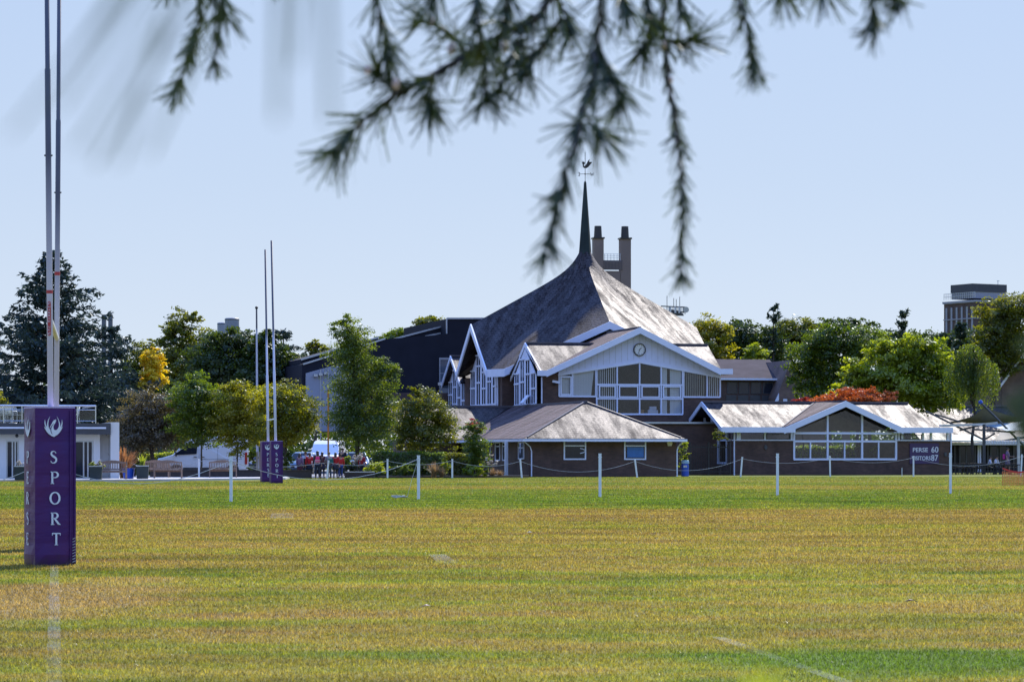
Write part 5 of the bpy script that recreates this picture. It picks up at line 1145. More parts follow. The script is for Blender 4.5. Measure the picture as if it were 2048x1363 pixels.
van('parked_van', 'white van facing the camera behind the group of children', (GX(648, 190), 189, .012), R(90-3), 5.6, 2.3, 2.0)
def car(name, label, loc, rz, mat):
    o = thing(name, label, 'car', loc, rz); hw = .88; L_ = 4.2
    prof = [(0, .35), (0, .68), (.1, .78), (1.0, .95), (1.65, 1.42), (2.1, 1.5), (3.0, 1.46), (3.7, 1.08), (4.1, .98), (L_, .85), (L_, .35), (3.75, .3), (3.65, .55), (3.3, .62), (2.98, .5), (2.9, .28), (1.3, .28), (1.2, .52), (.88, .62), (.58, .52), (.5, .3)]
    n = len(prof); tum = lambda z: .30*max(0, (z-.9)/.6)
    b = MB(); b.add([(x, -hw+tum(z), z) for x, z in prof]+[(x, hw-tum(z), z) for x, z in prof], [tuple(range(n)), tuple(range(2*n-1, n-1, -1))]+[(i, i+n, (i+1) % n+n, (i+1) % n) for i in range(n)]); b.build('body', M[mat], o, bevel=.05)
    for sg in (-1, 1):
        b = MB(); q = [(1.25, .98), (3.45, 1.02), (2.95, 1.38), (1.75, 1.37)]; b.add([(x, sg*(hw-tum(z)+.008), z) for x, z in q]+[(x, sg*(hw-tum(z)+.003), z) for x, z in q], [(0,1,2,3),(7,6,5,4)]+[(i, i+4, (i+1) % 4+4, (i+1) % 4) for i in range(4)]); b.build('side_window', M['dglass'], o)
        b = MB(); b.ball((.16, sg*.62, .72), (.15, .18, .1)); b.build('headlight', M['chrome'], o, smooth=True); b = MB(); b.ball((4.1, sg*.66, .85), (.1, .16, .1)); b.build('tail_lamp', M['redlamp'], o, smooth=True); b = MB(); b.ball((1.35, sg*.98, 1.0), (.07, .1, .08)); b.build('mirror', M[mat], o, smooth=True)
    b = MB(); c = [(1.05, 1.0, .72), (1.62, 1.41, .58)]; b.add([(c[0][0]-.02, -c[0][2], c[0][1]+.02), (c[0][0]-.02, c[0][2], c[0][1]+.02), (c[1][0]-.02, c[1][2], c[1][1]+.02), (c[1][0]-.02, -c[1][2], c[1][1]+.02)], [(0, 1, 2, 3)]); b.build('windscreen', M['dglass'], o)
    b = MB(); b.box(-.015, .02, -.5, .5, .42, .62); b.build('grille', M['black'], o); b = MB(); b.box(-.025, -.016, -.26, .26, .46, .57); b.build('number_plate', M['white'], o)
    for x in (.88, 3.3):
        for y in (-hw+.02, hw-.22): wheel(o, x, y, .31, .2)
    return o
car('parked_car', 'silver blue car facing the camera left of the white van', (GX(597, 184), 184, .012), R(85), 'carblue')
car('parked_car', 'pale blue car mostly hidden behind the green plants right of the van', (GX(712, 186), 186, .012), R(92), 'carblue')
car('parked_car', 'dark car in the shade behind the far purple pads', (GX(520, 186), 186, .012), R(80), 'steel')

# ------------------------------------------------------------------ people
def skinmesh(name, nodes, edges, mat, parent, sub=1, extra=None):
    """nodes: [(co, radius)], a single continuous skin surface"""
    me = bpy.data.meshes.new('t'); me.from_pydata([n[0] for n in nodes], edges, []); o = bpy.data.objects.new('t', me); COL.objects.link(o)
    o.modifiers.new('s', 'SKIN')
    for i, n in enumerate(nodes):
        r = n[1]; me.skin_vertices[0].data[i].radius = r if isinstance(r, tuple) else (r, r)
    me.skin_vertices[0].data[0].use_root = True
    if sub: m = o.modifiers.new('u', 'SUBSURF'); m.levels = sub; m.render_levels = sub
    bpy.context.view_layer.update()
    nm = bpy.data.meshes.new_from_object(o.evaluated_get(bpy.context.evaluated_depsgraph_get())); bpy.data.objects.remove(o)
    nm.name = name
    if extra:
        bm = bmesh.new(); bm.from_mesh(nm); t_ = bpy.data.meshes.new('x'); t_.from_pydata(extra.v, [], extra.f); bm.from_mesh(t_); bm.to_mesh(nm); bm.free()
    nm.polygons.foreach_set('use_smooth', [True]*len(nm.polygons)); nm.materials.clear(); nm.materials.append(mat)
    return link(bpy.data.objects.new(name, nm), parent)
CL = {}
def cloth(c):
    if c not in CL: CL[c] = pm('cloth', c, .8, .12, 6.)
    return CL[c]
def person(label, px, d, h, rz, top, low, hair='short', skirt=None, pose='stand', shoe=(.02, .02, .02), sleeve=True, haircol='hair', bag=None, hem=.50, z0=.0, vest=None):
    """figure facing its own -y; rz turns it (0: faces the camera)"""
    o = thing('person', label, 'person', (GX(px, d), d, z0), rz, None)
    sit = pose == 'sit'; walk = pose == 'walk'; k = h
    hip = .52*k if not sit else .45
    up = lambda f: hip+(f-.52)*k
    lean = -.06*k if sit else (-.02*k if pose == 'lean' else 0)
    V3 = Vector
    pel, spn, che, nec, hd, crown = V3((0, 0, hip)), V3((0, lean*.4, up(.62))), V3((0, lean, up(.76))), V3((0, lean*1.2, up(.845))), V3((0, lean*1.2-.012*k, up(.915))), V3((0, lean*1.2-.006*k, up(.972)))
    nodes = [(pel, (.088*k, .062*k)), (spn, (.078*k, .056*k)), (che, (.092*k, .06*k)), (nec, .031*k), (hd, (.046*k, .056*k)), (crown, (.036*k, .044*k))]
    edges = [(0, 1), (1, 2), (2, 3), (3, 4), (4, 5)]; fing = MB()
    arms, legs = [], []
    for sg in (-1, 1):
        sh = V3((sg*.105*k, lean, up(.805))); 
        if pose in ('sit', 'lean') or (walk and sg > 0): el = sh+V3((sg*.03*k, -.05*k, -.15*k)); wr = el+V3((-sg*.05*k, -.12*k, .0))
        else: el = sh+V3((sg*.035*k, .01*k, -.165*k)); wr = el+V3((sg*.005*k, -.035*k, -.135*k))
        hnd = wr+(wr-el).normalized()*.045*k
        i = len(nodes); nodes += [(sh, .036*k), (el, .025*k), (wr, .017*k), (hnd, (.02*k, .012*k))]; edges += [(2, i), (i, i+1), (i+1, i+2), (i+2, i+3)]
        dv = (wr-el).normalized(); sd = dv.cross(V3((0, 1, .3))).normalized(); 
        for q in range(4):
            f0 = hnd+dv*.006*k+sd*(q-1.5)*.011*k; ln = (.036, .042, .040, .031)[q]*k; bend = V3((0, -.3, -.2))*.02*k
            fing.tube([f0, f0+dv*ln*.5+bend*.3, f0+dv*ln+bend], [.0055*k, .005*k, .0035*k], 5)
        f0 = wr+dv*.02*k+sd*.018*k*sg; fing.tube([f0, f0+dv*.022*k+sd*.016*k*sg, f0+dv*.042*k+sd*.014*k*sg], [.007*k, .006*k, .004*k], 5)
        hp = V3((sg*.052*k, 0, hip-.03*k))
        if sit: kn = hp+V3((sg*.02*k, -.245*k, .01)); an_ = kn+V3((0, .02*k, -.24*k)); an_.z = .045*k
        elif walk: kn = hp+V3((0, -sg*.06*k, -.235*k)); an_ = kn+V3((0, sg*-.02*k+.05*k, -.22*k)); an_.z = .04*k+(.03*k if sg < 0 else 0)
        else: kn = hp+V3((sg*.006*k, -.012*k, -.235*k)); an_ = V3((hp.x+sg*.012*k, .008*k, .04*k))
        toe = an_+V3((sg*.012*k, -.085*k, -.022*k)); toe.z = max(toe.z, .016*k)
        j = len(nodes); nodes += [(hp, .055*k), (kn, .036*k), (an_, .024*k), (toe, .018*k)]; edges += [(0, j), (j, j+1), (j+1, j+2), (j+2, j+3)]
        arms.append((sh, el, wr)); legs.append((hp, kn, an_, toe))
    # nose and ears belong to the body surface
    fing.ball(hd+V3((0, -.058*k, -.004*k)), (.008*k, .012*k, .012*k), 6, 5)
    for sg in (-1, 1): fing.ball(hd+V3((sg*.047*k, .004*k, 0)), (.006*k, .012*k, .017*k), 6, 5)
    skinmesh('body', nodes, edges, M['skin'], o, 1, fing)
    e_ = MB()
    for sg in (-1, 1): e_.ball(hd+V3((sg*.018*k, -.052*k, .012*k)), (.006*k, .004*k, .004*k), 6, 4)
    e_.build('eyes', M['black'], o)
    b = MB(); b.ball(hd+V3((0, -.056*k, -.024*k)), (.013*k, .004*k, .003*k), 6, 4); b.build('mouth', pm('lip', (.35, .12, .10), .5), o)
    # top
    tn = [(V3((0, lean*.1, up(hem))), (.102*k, .076*k)), (spn, (.095*k, .072*k)), (che, (.108*k, .075*k)), (nec-V3((0, 0, .022*k)), .042*k)]; te = [(0, 1), (1, 2), (2, 3)]
    for sh, el, wr in arms:
        i = len(tn)
        if sleeve: tn += [(sh, .048*k), (el, .036*k), (wr-(wr-el)*.08, .028*k)]; te += [(2, i), (i, i+1), (i+1, i+2)]
        else: tn += [(sh, .048*k), (sh.lerp(el, .75), .040*k)]; te += [(2, i), (i, i+1)]
    skinmesh('top', tn, te, cloth(top), o)
    if vest:
        skinmesh('hi_vis_vest', [(V3((0, lean*.1, up(.53))), (.114*k, .087*k)), (spn, (.108*k, .084*k)), (che, (.116*k, .084*k)), (che+V3((0, 0, .05*k)), (.09*k, .065*k))], [(0, 1), (1, 2), (2, 3)], cloth(vest), o)
        b = MB()
        for z in (up(.60), up(.66)): b.lathe([(.121*k, -.009*k), (.121*k, .009*k)], 18, (0, lean*.3, z), 1, .78)
        b.build('reflective_band', M['galv'], o)
    if skirt: b = MB(); b.lathe([(.092*k, up(.545)-0), (.10*k, up(.50)), (.125*k, up(.40)), (.135*k, up(.31)), (.13*k, up(.312))], 20, (0, .0, 0), 1, .78); b.build('skirt', cloth(skirt), o, smooth=True)
    tl_ = [(V3((0, 0, hip+.01*k)), (.095*k, .07*k))]; tle = []
    for hp, kn, an_, toe in legs:
        i = len(tl_); tl_ += [(hp, .064*k), (kn, .044*k), (an_+V3((0, 0, .012*k)), .033*k)]; tle += [(0, i), (i, i+1), (i+1, i+2)]
    if low: skinmesh('trousers' if not skirt else 'tights', tl_ if not skirt else [(p, (r if isinstance(r, tuple) else r*.86)) for p, r in tl_], tle, cloth(low), o)
    for hp, kn, an_, toe in legs:
        b = MB(); b.ball((an_+toe)/2+V3((0, .005*k, -.004*k)), (.03*k, .068*k, .026*k), 10, 6); b.build('shoe', cloth(shoe), o, smooth=True)
    hm = M[haircol] if isinstance(haircol, str) else cloth(haircol)
    b = MB(); b.ball(hd+V3((0, .012*k, .026*k)), (.056*k, .062*k, .054*k), 12, 8)
    if hair == 'long': b.ball(hd+V3((0, .045*k, -.05*k)), (.055*k, .034*k, .085*k), 12, 8)
    if hair == 'tail': b.ball(hd+V3((0, .075*k, -.02*k)), (.022*k, .026*k, .075*k), 8, 6)
    b.build('hair', hm, o, smooth=True)
    if bag: b = MB(); b.box(-.10*k, .10*k, .075*k, .16*k, up(.55), up(.74)); b.build('backpack', cloth(bag), o, bevel=.03)
    return o
RED, NAVY, MAR = (.42, .012, .015), (.012, .016, .035), (.075, .014, .022)
person('child in a mauve jacket and maroon skirt at the left of the group', 599.5, 155.0, 1.42, R(150), (.15, .09, .17), NAVY, 'long', MAR, hem=.46)
person('child in a pale blue shirt with a dark bag, second from the left', 611, 156.4, 1.52, R(200), (.42, .50, .66), NAVY, 'short', None, 'stand', bag=(.015, .015, .02), haircol=(.10, .055, .03))
person('child in a red jacket and dark skirt left of the pink vest', 619, 155.4, 1.46, R(185), RED, NAVY, 'tail', NAVY, hem=.45, haircol=(.07, .035, .02))
person('long haired person in a bright pink reflective vest', 635, 154.6, 1.56, R(190), (.05, .02, .03), NAVY, 'long', None, vest=(.72, .03, .16))
person('child in dark maroon between the pink vest and the grey shirt', 644.5, 157.0, 1.5, R(170), MAR, NAVY, 'long', NAVY)
person('child in a grey lilac shirt with a green backpack', 658.5, 155.0, 1.5, R(215), (.24, .24, .32), (.05, .065, .09), 'short', None, 'lean', bag=(.01, .10, .09), haircol=(.16, .10, .05))
person('child in a red jacket and tights beside the green backpack', 671, 155.2, 1.47, R(175), RED, (.08, .06, .07), 'long', NAVY, hem=.47)
person('child in a red jacket and blue trousers at the right of the group', 681, 156.0, 1.40, R(200), RED, (.02, .05, .20), 'tail', None, hem=.48, haircol=(.06, .035, .02))
person('adult in navy standing behind the group in the shade', 685, 172, 1.78, R(-10), NAVY, NAVY, 'short')
person('person in a dark red top half hidden behind the white flowering plants', 724, 159.5, 1.42, R(160), (.28, .012, .015), NAVY, 'short')
s1 = person('dark haired person in a white shirt seated at the left picnic table', 1977, 186.0, 1.72, R(75), (.62, .63, .68), NAVY, 'short', None, 'sit')
s2 = person('person in a white shirt with cap of light hair seated further right', 1990, 186.3, 1.76, R(60), (.66, .66, .70), NAVY, 'short', None, 'sit')
person('person in a mauve top and shorts walking with a bright pink bag', 2015, 185, 1.84, R(70), (.20, .13, .22), None, 'short', (.16, .12, .15), 'walk', sleeve=False, bag=(.55, .03, .25))
def picnic(o):
    b = MB()
    for k in range(6): b.box(-.9, .9, -.37+k*.125, -.37+k*.125+.11, .70, .74)
    b.build('tabletop', M['darkwood'], o)
    for sg in (-1, 1):
        b = MB(); b.box(-.9, .9, sg*.72-.13, sg*.72+.13, .42, .46); b.build('seat_plank', M['darkwood'], o)
        b = MB(); b.bar((sg*.6, -.30, .70), (sg*.6, -.62, 0), .09, .05); b.bar((sg*.6, .30, .70), (sg*.6, .62, 0), .09, .05); b.bar((sg*.67, -.84, .395), (sg*.67, .84, .395), .05, .06); b.build('trestle', M['darkwood'], o)
pt_ = None
for px, d, lab in ((1922, 187, 'dark picnic table nearest the pavilion corner'), (1947, 189, 'dark picnic table in front of the cafe window'), (1976, 185.4, 'dark picnic table with two white shirted people'), (2027, 190, 'dark picnic table behind the walking person')):
    if pt_ is None: pt_ = thing('picnic_table', lab, 'table', (GX(px, d), d, 0), R(12), 'dark picnic tables'); picnic(pt_)
    else: dup(pt_, (GX(px, d), d, 0), R(10), lab)
tf2 = thing('terrace_rail', 'low dark railing along the cafe terrace', 'railing', (GX(1905, 183), 183, 0), R(4)); b = MB(); L2 = 5.2; b.box(0, L2, -.02, .02, .62, .68); b.box(0, L2, -.02, .02, .12, .17); b.build('rail', M['black'], tf2); b = MB()
for k in range(27): b.box(k*.2-.02, k*.2+.02, -.018, .018, 0, .62)
b.build('balusters', M['black'], tf2)
# ------------------------------------------------------------------ vegetation
LF = dict(
 green=leafm('leaf_green', (.040, .080, .009), (.135, .19, .022), .58), olive=leafm('leaf_olive', (.058, .085, .012), (.19, .20, .026), .56),
 dark=leafm('leaf_dark', (.022, .044, .010), (.070, .105, .018), .42), bright=leafm('leaf_bright', (.06, .11, .012), (.34, .40, .04), .58),
 autumn=leafm('leaf_turning', (.060, .095, .009), (.32, .30, .022), .58), yellow=leafm('leaf_yellow', (.62, .45, .015), (.88, .70, .04), .45, (1.2, 1.1, .6)),
 maple=leafm('leaf_maple', (.42, .10, .022), (.62, .21, .05), .45, (1.2, .9, .6)), redleaf=leafm('leaf_red', (.34, .04, .03), (.50, .11, .05), .4, (1.1, .7, .6)),
 grey=leafm('leaf_greyish', (.065, .062, .038), (.17, .14, .10), .36), birch=leafm('leaf_birch', (.042, .082, .012), (.17, .22, .028), .56),
 cedar=leafm('needle_cedar', (.018, .036, .030), (.045, .072, .056), .22, (1.2, 1.2, .9)), pine=leafm('needle_pine', (.018, .038, .022), (.048, .072, .036), .25),
 tan=leafm('dry_grass', (.24, .15, .07), (.42, .30, .17), .4, (1.1, 1., .8)), spiky=leafm('bronze_leaf', (.22, .09, .03), (.40, .22, .10), .4, (1.2, 1., .7)),
 flower=leafm('pale_petal', (.45, .40, .33), (.65, .6, .52), .3, (1, 1, 1)),
)
def unit(a): return a/np.maximum(np.linalg.norm(a, axis=1, keepdims=True), 1e-9)
def leafquads(pos, nrm, tan, L_, W2):
    nrm = unit(nrm); t = unit(tan-nrm*np.sum(tan*nrm, 1, keepdims=True)); bi = np.cross(nrm, t); L_ = L_[:, None]; W2 = W2[:, None]
    V = np.empty((len(pos), 4, 3)); V[:, 0] = pos-t*L_*.5; V[:, 1] = pos+bi*W2*.5-t*L_*.04; V[:, 2] = pos+t*L_*.5; V[:, 3] = pos-bi*W2*.5-t*L_*.04
    return V.reshape(-1, 3)
def limb(b, p, q, r0, r1, rg, wob=.06, n=5):
    p, q = Vector(p), Vector(q); L_ = (q-p).length; pts = []
    for i in range(n+1):
        u = i/n; c = p.lerp(q, u)
        if 0 < i < n: c += Vector(rg.normal(0, wob*L_, 3))*.5
        pts.append(c)
    b.tube(pts, [r0+(r1-r0)*i/n for i in range(n+1)], 7)
def tree(label, px, d, lobes, mat, n, leaf, seed, tr=.16, name='broadleaf_tree', cat='tree', group=None, clump=.115, fill=.42, trunk_mat='bark', stems=None, flat=1.):
    """lobes: (px, py, rx, ry[, depth offset m, depth factor]) outline ellipsoids in photo pixels at distance d"""
    n = int(n*2.1); leaf *= .76; rg = np.random.default_rng(seed); k = d/FPX; bx = GX(px, d); o = thing(name, label, cat, (bx, d, 0), 0, group)
    C = []; Rr = []
    for lb in lobes:
        cx, cy, rx, ry = lb[:4]; dz = lb[4] if len(lb) > 4 else rg.uniform(-.25, .25)*rx*k
        C.append((GX(cx, d)-bx, dz, GZ(cy, d))); Rr.append((rx*k, (rx*.85+ry*.1)*k*(lb[5] if len(lb) > 5 else 1), ry*k))
    C = np.array(C); Rr = np.array(Rr); vol = Rr.prod(1)**.75; vol /= vol.sum()
    rbar = (Rr.prod(1)**(1/3)); nc = max(12, int(n/44))
    ci = rg.choice(len(C), nc, p=vol); dirs = unit(rg.normal(size=(nc, 3))); rad = rg.random(nc)**fill
    cl = C[ci]+dirs*rad[:, None]*Rr[ci]*rg.uniform(.72, 1.2, (nc, 1))
    li = rg.choice(nc, n); cs = (clump*rbar[ci][li])[:, None]*np.array([1.25, 1.25, .62*flat])
    off = rg.normal(size=(n, 3)); pos = cl[li]+off*np.minimum(cs, .75)
    ok = pos[:, 2] > .05; pos = pos[ok]; li = li[ok]; m = len(pos)
    cn = unit(rg.normal(size=(nc, 3))+np.array([0, 0, .5])); outw = unit(pos-C[ci][li]); nrm = outw*.35+cn[li]*.75+np.array([0, 0, .25])+rg.normal(0, .38, (m, 3)); sz = leaf*rg.uniform(.65, 1.35, m)
    V = leafquads(pos, nrm, rg.normal(size=(m, 3))+np.array([0, 0, -.5]), sz, sz*.62)
    quads('crown', V, LF[mat], o)
    b = MB(); top = C[np.argmax(C[:, 2])]
    for si, (sx, sr) in enumerate(stems or [(px, tr)]):
        x0 = GX(sx, d)-bx; tgt = C[np.argmin(np.abs(C[:, 0]-x0)+.15*C[:, 2])]
        limb(b, (x0, 0, -.05), (x0*.6+tgt[0]*.4, tgt[1]*.5, max(.6, tgt[2]-Rr[0][2]*.4)), sr, sr*.62, rg, .015)
        st = Vector((x0*.6+tgt[0]*.4, tgt[1]*.5, max(.6, tgt[2]-Rr[0][2]*.4)))
        for j in range(len(C)):
            limb(b, st, C[j], sr*.5, sr*.12, rg, .05)
        for j in rg.choice(nc, min(nc, 26), replace=False):
            limb(b, C[ci[j]]*.7+np.array(st)*.3, cl[j], sr*.16, .012, rg, .05, 3)
    b.build('trunk', M[trunk_mat], o); return o
def conifer(label, px, d, top, spread, mat='cedar', seed=1, base=.10, levels=24, per=6, droop=-.05, upt=.16, name='cedar_tree', prof=None, tw=.34, tr=.32, dens=1., jag=.3, group=None):
    rg = np.random.default_rng(seed); k = d/FPX; H = GZ(top, d); o = thing(name, label, 'tree', (GX(px, d), d, 0), 0, group)
    R0 = spread*k; b = MB(); limb(b, (0, 0, -.05), (0, 0, H*.97), tr, .03, rg, .006, 8); pos, tn = [], []
    prof = prof or (lambda u: (1-u)**.8*.92+.08)
    for i in range(levels):
        u = base+(1-base)*(i+rg.uniform(0, .8))/levels; Lr = R0*prof(u)
        for j in range(per):
            a = rg.random()*6.283; L_ = Lr*rg.uniform(1-jag*1.6, 1+jag*.45)
            z0 = u*H; ca, sa = math.cos(a), math.sin(a); rise = L_*rg.uniform(upt*.4, upt*1.6)
            pts = []
            for q in range(7):
                s = q/6; pts.append((ca*L_*s, sa*L_*s, z0+rise*s+droop*L_*s*s*1.5+.02*L_*math.sin(s*5)))
            b.tube(pts, [max(.012, .055*(1-u)+.02)*(1-.8*q/6) for q in range(7)], 5)
            P_ = np.array(pts); nt_ = max(3, int(L_*2.3*dens))
            for q in range(nt_):
                s = .18+.82*(q+rg.random())/nt_; p = P_[min(5, int(s*6))]+(P_[min(6, int(s*6)+1)]-P_[min(5, int(s*6))])*(s*6-int(s*6))
                for sg in (-1, 1):
                    tl = (.22*L_*(1.15-s)+.28)*rg.uniform(.7, 1.2)*(1 if mat == 'cedar' else .42); an = a+sg*rg.uniform(.5, 1.0); td = np.array([math.cos(an), math.sin(an), rg.uniform(-.55, .12) if mat == 'cedar' else rg.uniform(-.1, .6)]); ns_ = max(2, int(tl/.17))
                    sv = (np.arange(ns_)+rg.random(ns_))/ns_*tl
                    pos.append(p+td*sv[:, None]+rg.normal(0, .035, (ns_, 3))); tn.append(np.tile(td, (ns_, 1))+rg.normal(0, .3, (ns_, 3)))
            nt2 = 5; sv = 1-.25*rg.random(nt2); pos.append(P_[6]*sv[:, None]+P_[4]*(1-sv)[:, None]); tn.append(np.tile(P_[6]-P_[5], (nt2, 1))*3+rg.normal(0, .25, (nt2, 3)))
    pos = np.concatenate(pos); tn = np.concatenate(tn); m = len(pos); pos = np.concatenate([pos, pos+rg.normal(0, .10, (m, 3))-np.array([0, 0, .08])]); tn = np.concatenate([tn, tn+rg.normal(0, .4, (m, 3))]); m *= 2
    L_ = tw*rg.uniform(.7, 1.3, m); V = leafquads(pos, rg.normal(0, 1., (m, 3)), tn, L_, L_*.34)
    quads('crown', V, LF[mat], o); b.build('trunk', M['bark'], o); return o
def weeping(label, px, d, top, lobes, mat, n, seed):
    rg = np.random.default_rng(seed); k = d/FPX; bx = GX(px, d); o = thing('weeping_birch', label, 'tree', (bx, d, 0)); b = MB(); pos, tn = [], []
    H = GZ(top, d); limb(b, (0, 0, 0), (.2, 0, H), .14, .03, rg, .02, 7)
    for s in range(n):
        lb = lobes[rg.integers(len(lobes))]; cx, cy, rx, ry = lb
        q = unit(rg.normal(size=(1, 3)))[0]; st = np.array([GX(cx, d)-bx+q[0]*rx*k, q[1]*rx*k*.8, GZ(cy, d)+abs(q[2])*ry*k]); ln = rg.uniform(.7, 2.6); m = int(ln/.10)
        u = np.arange(m)/m; pp = st+np.c_[np.sin(u*2+s)*.08, np.cos(u*2+s)*.08, -u*ln]; pos.append(pp+rg.normal(0, .045, (m, 3))); tn.append(np.tile([0, 0, -1.], (m, 1))+rg.normal(0, .35, (m, 3)))
        if s % 7 == 0: limb(b, (.1, 0, H*rg.uniform(.5, .95)), st, .03, .008, rg, .05, 4)
    pos = np.concatenate(pos); tn = np.concatenate(tn); m = len(pos); L_ = .15*rg.uniform(.7, 1.3, m)
    quads('crown', leafquads(pos, rg.normal(size=(m, 3)), tn, L_, L_*.5), LF[mat], o); b.build('trunk', M['bark'], o)
def blades(label, px, d, n, L_, spread, mat, seed, name='ornamental_grass', cat='plant', z=0., w_=.03, stiff=1., group=None, parent=None):
    """tuft of arching strap leaves"""
    rg = np.random.default_rng(seed); o = thing(name, label, cat, (GX(px, d), d, z), 0, group); Q = []
    for i in range(n):
        a = rg.random()*6.283; ln = L_*rg.uniform(.6, 1.1); out = spread*rg.random()**.6; p0 = np.array([rg.normal(0, .05), rg.normal(0, .05), 0]); dv = np.array([math.cos(a), math.sin(a), 0]); sd = np.array([-dv[1], dv[0], 0])*w_/2
        pr = p0; 
        for s in range(1, 5):
            u = s/4; p = p0+dv*out*u**1.4+np.array([0, 0, ln*(u-.35*out/L_*u**3/stiff)]); f0, f1 = 1-.8*((s-1)/4)**2, 1-.8*u**2; Q += [pr-sd*f0, pr+sd*f0, p+sd*f1, p-sd*f1]; pr = p
    quads('leaves', np.array(Q), LF[mat], o); b = MB(); b.lathe([(.06, 0), (.05, .08), (.01, .1)], 8); b.build('root_crown', M['bark'], o); return o
def shrub(label, px, d, lobes, mat, n, leaf, seed, name='shrub', cat='shrub', tr=.03, z=0, group=None, flowers=None, **kw):
    o = tree(label, px, d, lobes, mat, n, leaf, seed, tr, name, cat, group, **kw)
    return o

# left: cedars, distant broadleaves
conifer('tall dark blue green cedar with layered branches behind the pavilion', 104, 176, 503, 222, seed=11, base=.06, levels=34, per=9, prof=lambda u: min(.92, (1-u)*1.12+.06), tr=.38, dens=1.1, jag=.45, tw=.36, upt=.42, droop=-.10)
conifer('second cedar with drooping grey green boughs right of the tall one', 222, 186, 655, 120, seed=12, base=.06, levels=20, per=9, prof=lambda u: min(1, (1-u)*1.2+.15), dens=1.1, jag=.42, upt=.4, droop=-.1)
conifer('smaller cedar standing far behind the white goal poles', 566, 235, 652, 62, seed=13, base=.25, levels=14, per=7, prof=lambda u: min(1, (1-u)*1.6+.3), dens=1., jag=.35)
conifer('low spreading cedar at the far left edge behind the terrace', -10, 190, 640, 90, seed=14, levels=18, per=7, prof=lambda u: min(1, (1-u)*1.1+.12))
tree('small yellow green tree at the left edge above the terrace', -2, 165, [(0, 812, 24, 24), (-20, 800, 30, 30)], 'autumn', 1800, .2, 21)
tree('golden yellow tree glowing between the cedar and the dark trees', 305, 186, [(303, 722, 24, 24), (310, 748, 26, 26), (296, 770, 22, 24), (322, 760, 16, 16), (306, 705, 14, 12)], 'yellow', 3800, .22, 22)
tree('tall olive tree with a knobbly crown top left of the round tank', 372, 222, [(362, 650, 36, 28), (385, 636, 20, 14), (345, 690, 34, 34), (385, 700, 50, 46), (330, 720, 28, 40), (370, 750, 60, 50), (345, 662, 26, 20)], 'olive', 8500, .30, 23)
tree('small far tree with thin top between the cedar and the olive tree', 285, 260, [(285, 715, 36, 32), (265, 740, 34, 40), (300, 690, 14, 12), (330, 745, 40, 50), (285, 690, 12, 10)], 'olive', 4200, .3, 24)
tree('dark tree filling the gap below the yellow tree', 262, 198, [(258, 770, 34, 44), (300, 800, 44, 40), (340, 780, 36, 40), (240, 810, 34, 40)], 'dark', 5200, .24, 30)
tree('broad dark green tree below the grey tanks', 450, 214, [(440, 690, 46, 34), (475, 682, 40, 30), (455, 740, 70, 60), (410, 745, 50, 60), (500, 720, 40, 50)], 'dark', 9500, .30, 25)
tree('dark green tree behind the plain white pole', 535, 212, [(520, 690, 38, 30), (548, 720, 40, 46), (515, 750, 50, 50), (560, 770, 40, 50), (535, 672, 24, 18)], 'dark', 7500, .30, 26)
tree('thin topped far tree left of the theatre', 632, 255, [(628, 700, 24, 22), (615, 730, 30, 34), (645, 715, 26, 26), (632, 684, 12, 10), (600, 760, 34, 44), (580, 720, 26, 26)], 'olive', 4200, .32, 27)
tree('round topped far tree just above the theatre roof', 862, 300, [(862, 645, 32, 18), (850, 660, 30, 20), (880, 660, 26, 20)], 'olive', 2600, .34, 28)
tree('low far tree left of the round topped one above the theatre', 805, 300, [(800, 672, 40, 16), (830, 670, 26, 14), (775, 680, 26, 14)], 'green', 2300, .34, 29)
# the row behind the benches
tree('round bushy tree with greyish brown leaves beside the pavilion', 290, 158, [(295, 840, 62, 52), (262, 850, 36, 46), (335, 850, 42, 48), (300, 805, 48, 32), (280, 880, 50, 34), (332, 876, 42, 30), (352, 840, 30, 40)], 'grey', 10500, .17, 31, stems=[(268, .13), (306, .15)])
tree('dark green garden tree left of the nearest white goal pole', 402, 156, [(400, 800, 52, 46), (380, 845, 50, 48), (432, 836, 48, 54), (398, 765, 34, 26), (405, 866, 56, 26), (362, 800, 30, 34)], 'green', 8500, .17, 32, tr=.07)
tree('green and bronze garden tree in front of the white van', 475, 155, [(472, 806, 52, 42), (495, 845, 50, 42), (446, 850, 38, 40), (474, 885, 28, 30), (466, 778, 32, 20), (520, 810, 30, 30)], 'autumn', 8200, .17, 33, tr=.06)
tree('broad tree with turning orange leaves behind the far goal', 572, 158, [(560, 815, 56, 46), (598, 828, 46, 46), (532, 845, 48, 50), (572, 864, 50, 32), (575, 784, 40, 24), (616, 846, 26, 28), (540, 795, 34, 28)], 'autumn', 11000, .17, 34, tr=.12)
tree('shaded tree filling the row between the greyish and the green crowns', 352, 166, [(350, 822, 44, 46), (372, 850, 40, 40), (340, 858, 40, 34), (362, 790, 30, 26)], 'green', 4200, .17, 131, tr=.09)
tree('shaded tree filling the row behind the white goal poles', 524, 167, [(446, 812, 40, 44), (518, 806, 40, 40), (525, 848, 46, 40), (505, 868, 44, 26), (440, 852, 40, 36)], 'autumn', 6000, .17, 132, tr=.09)
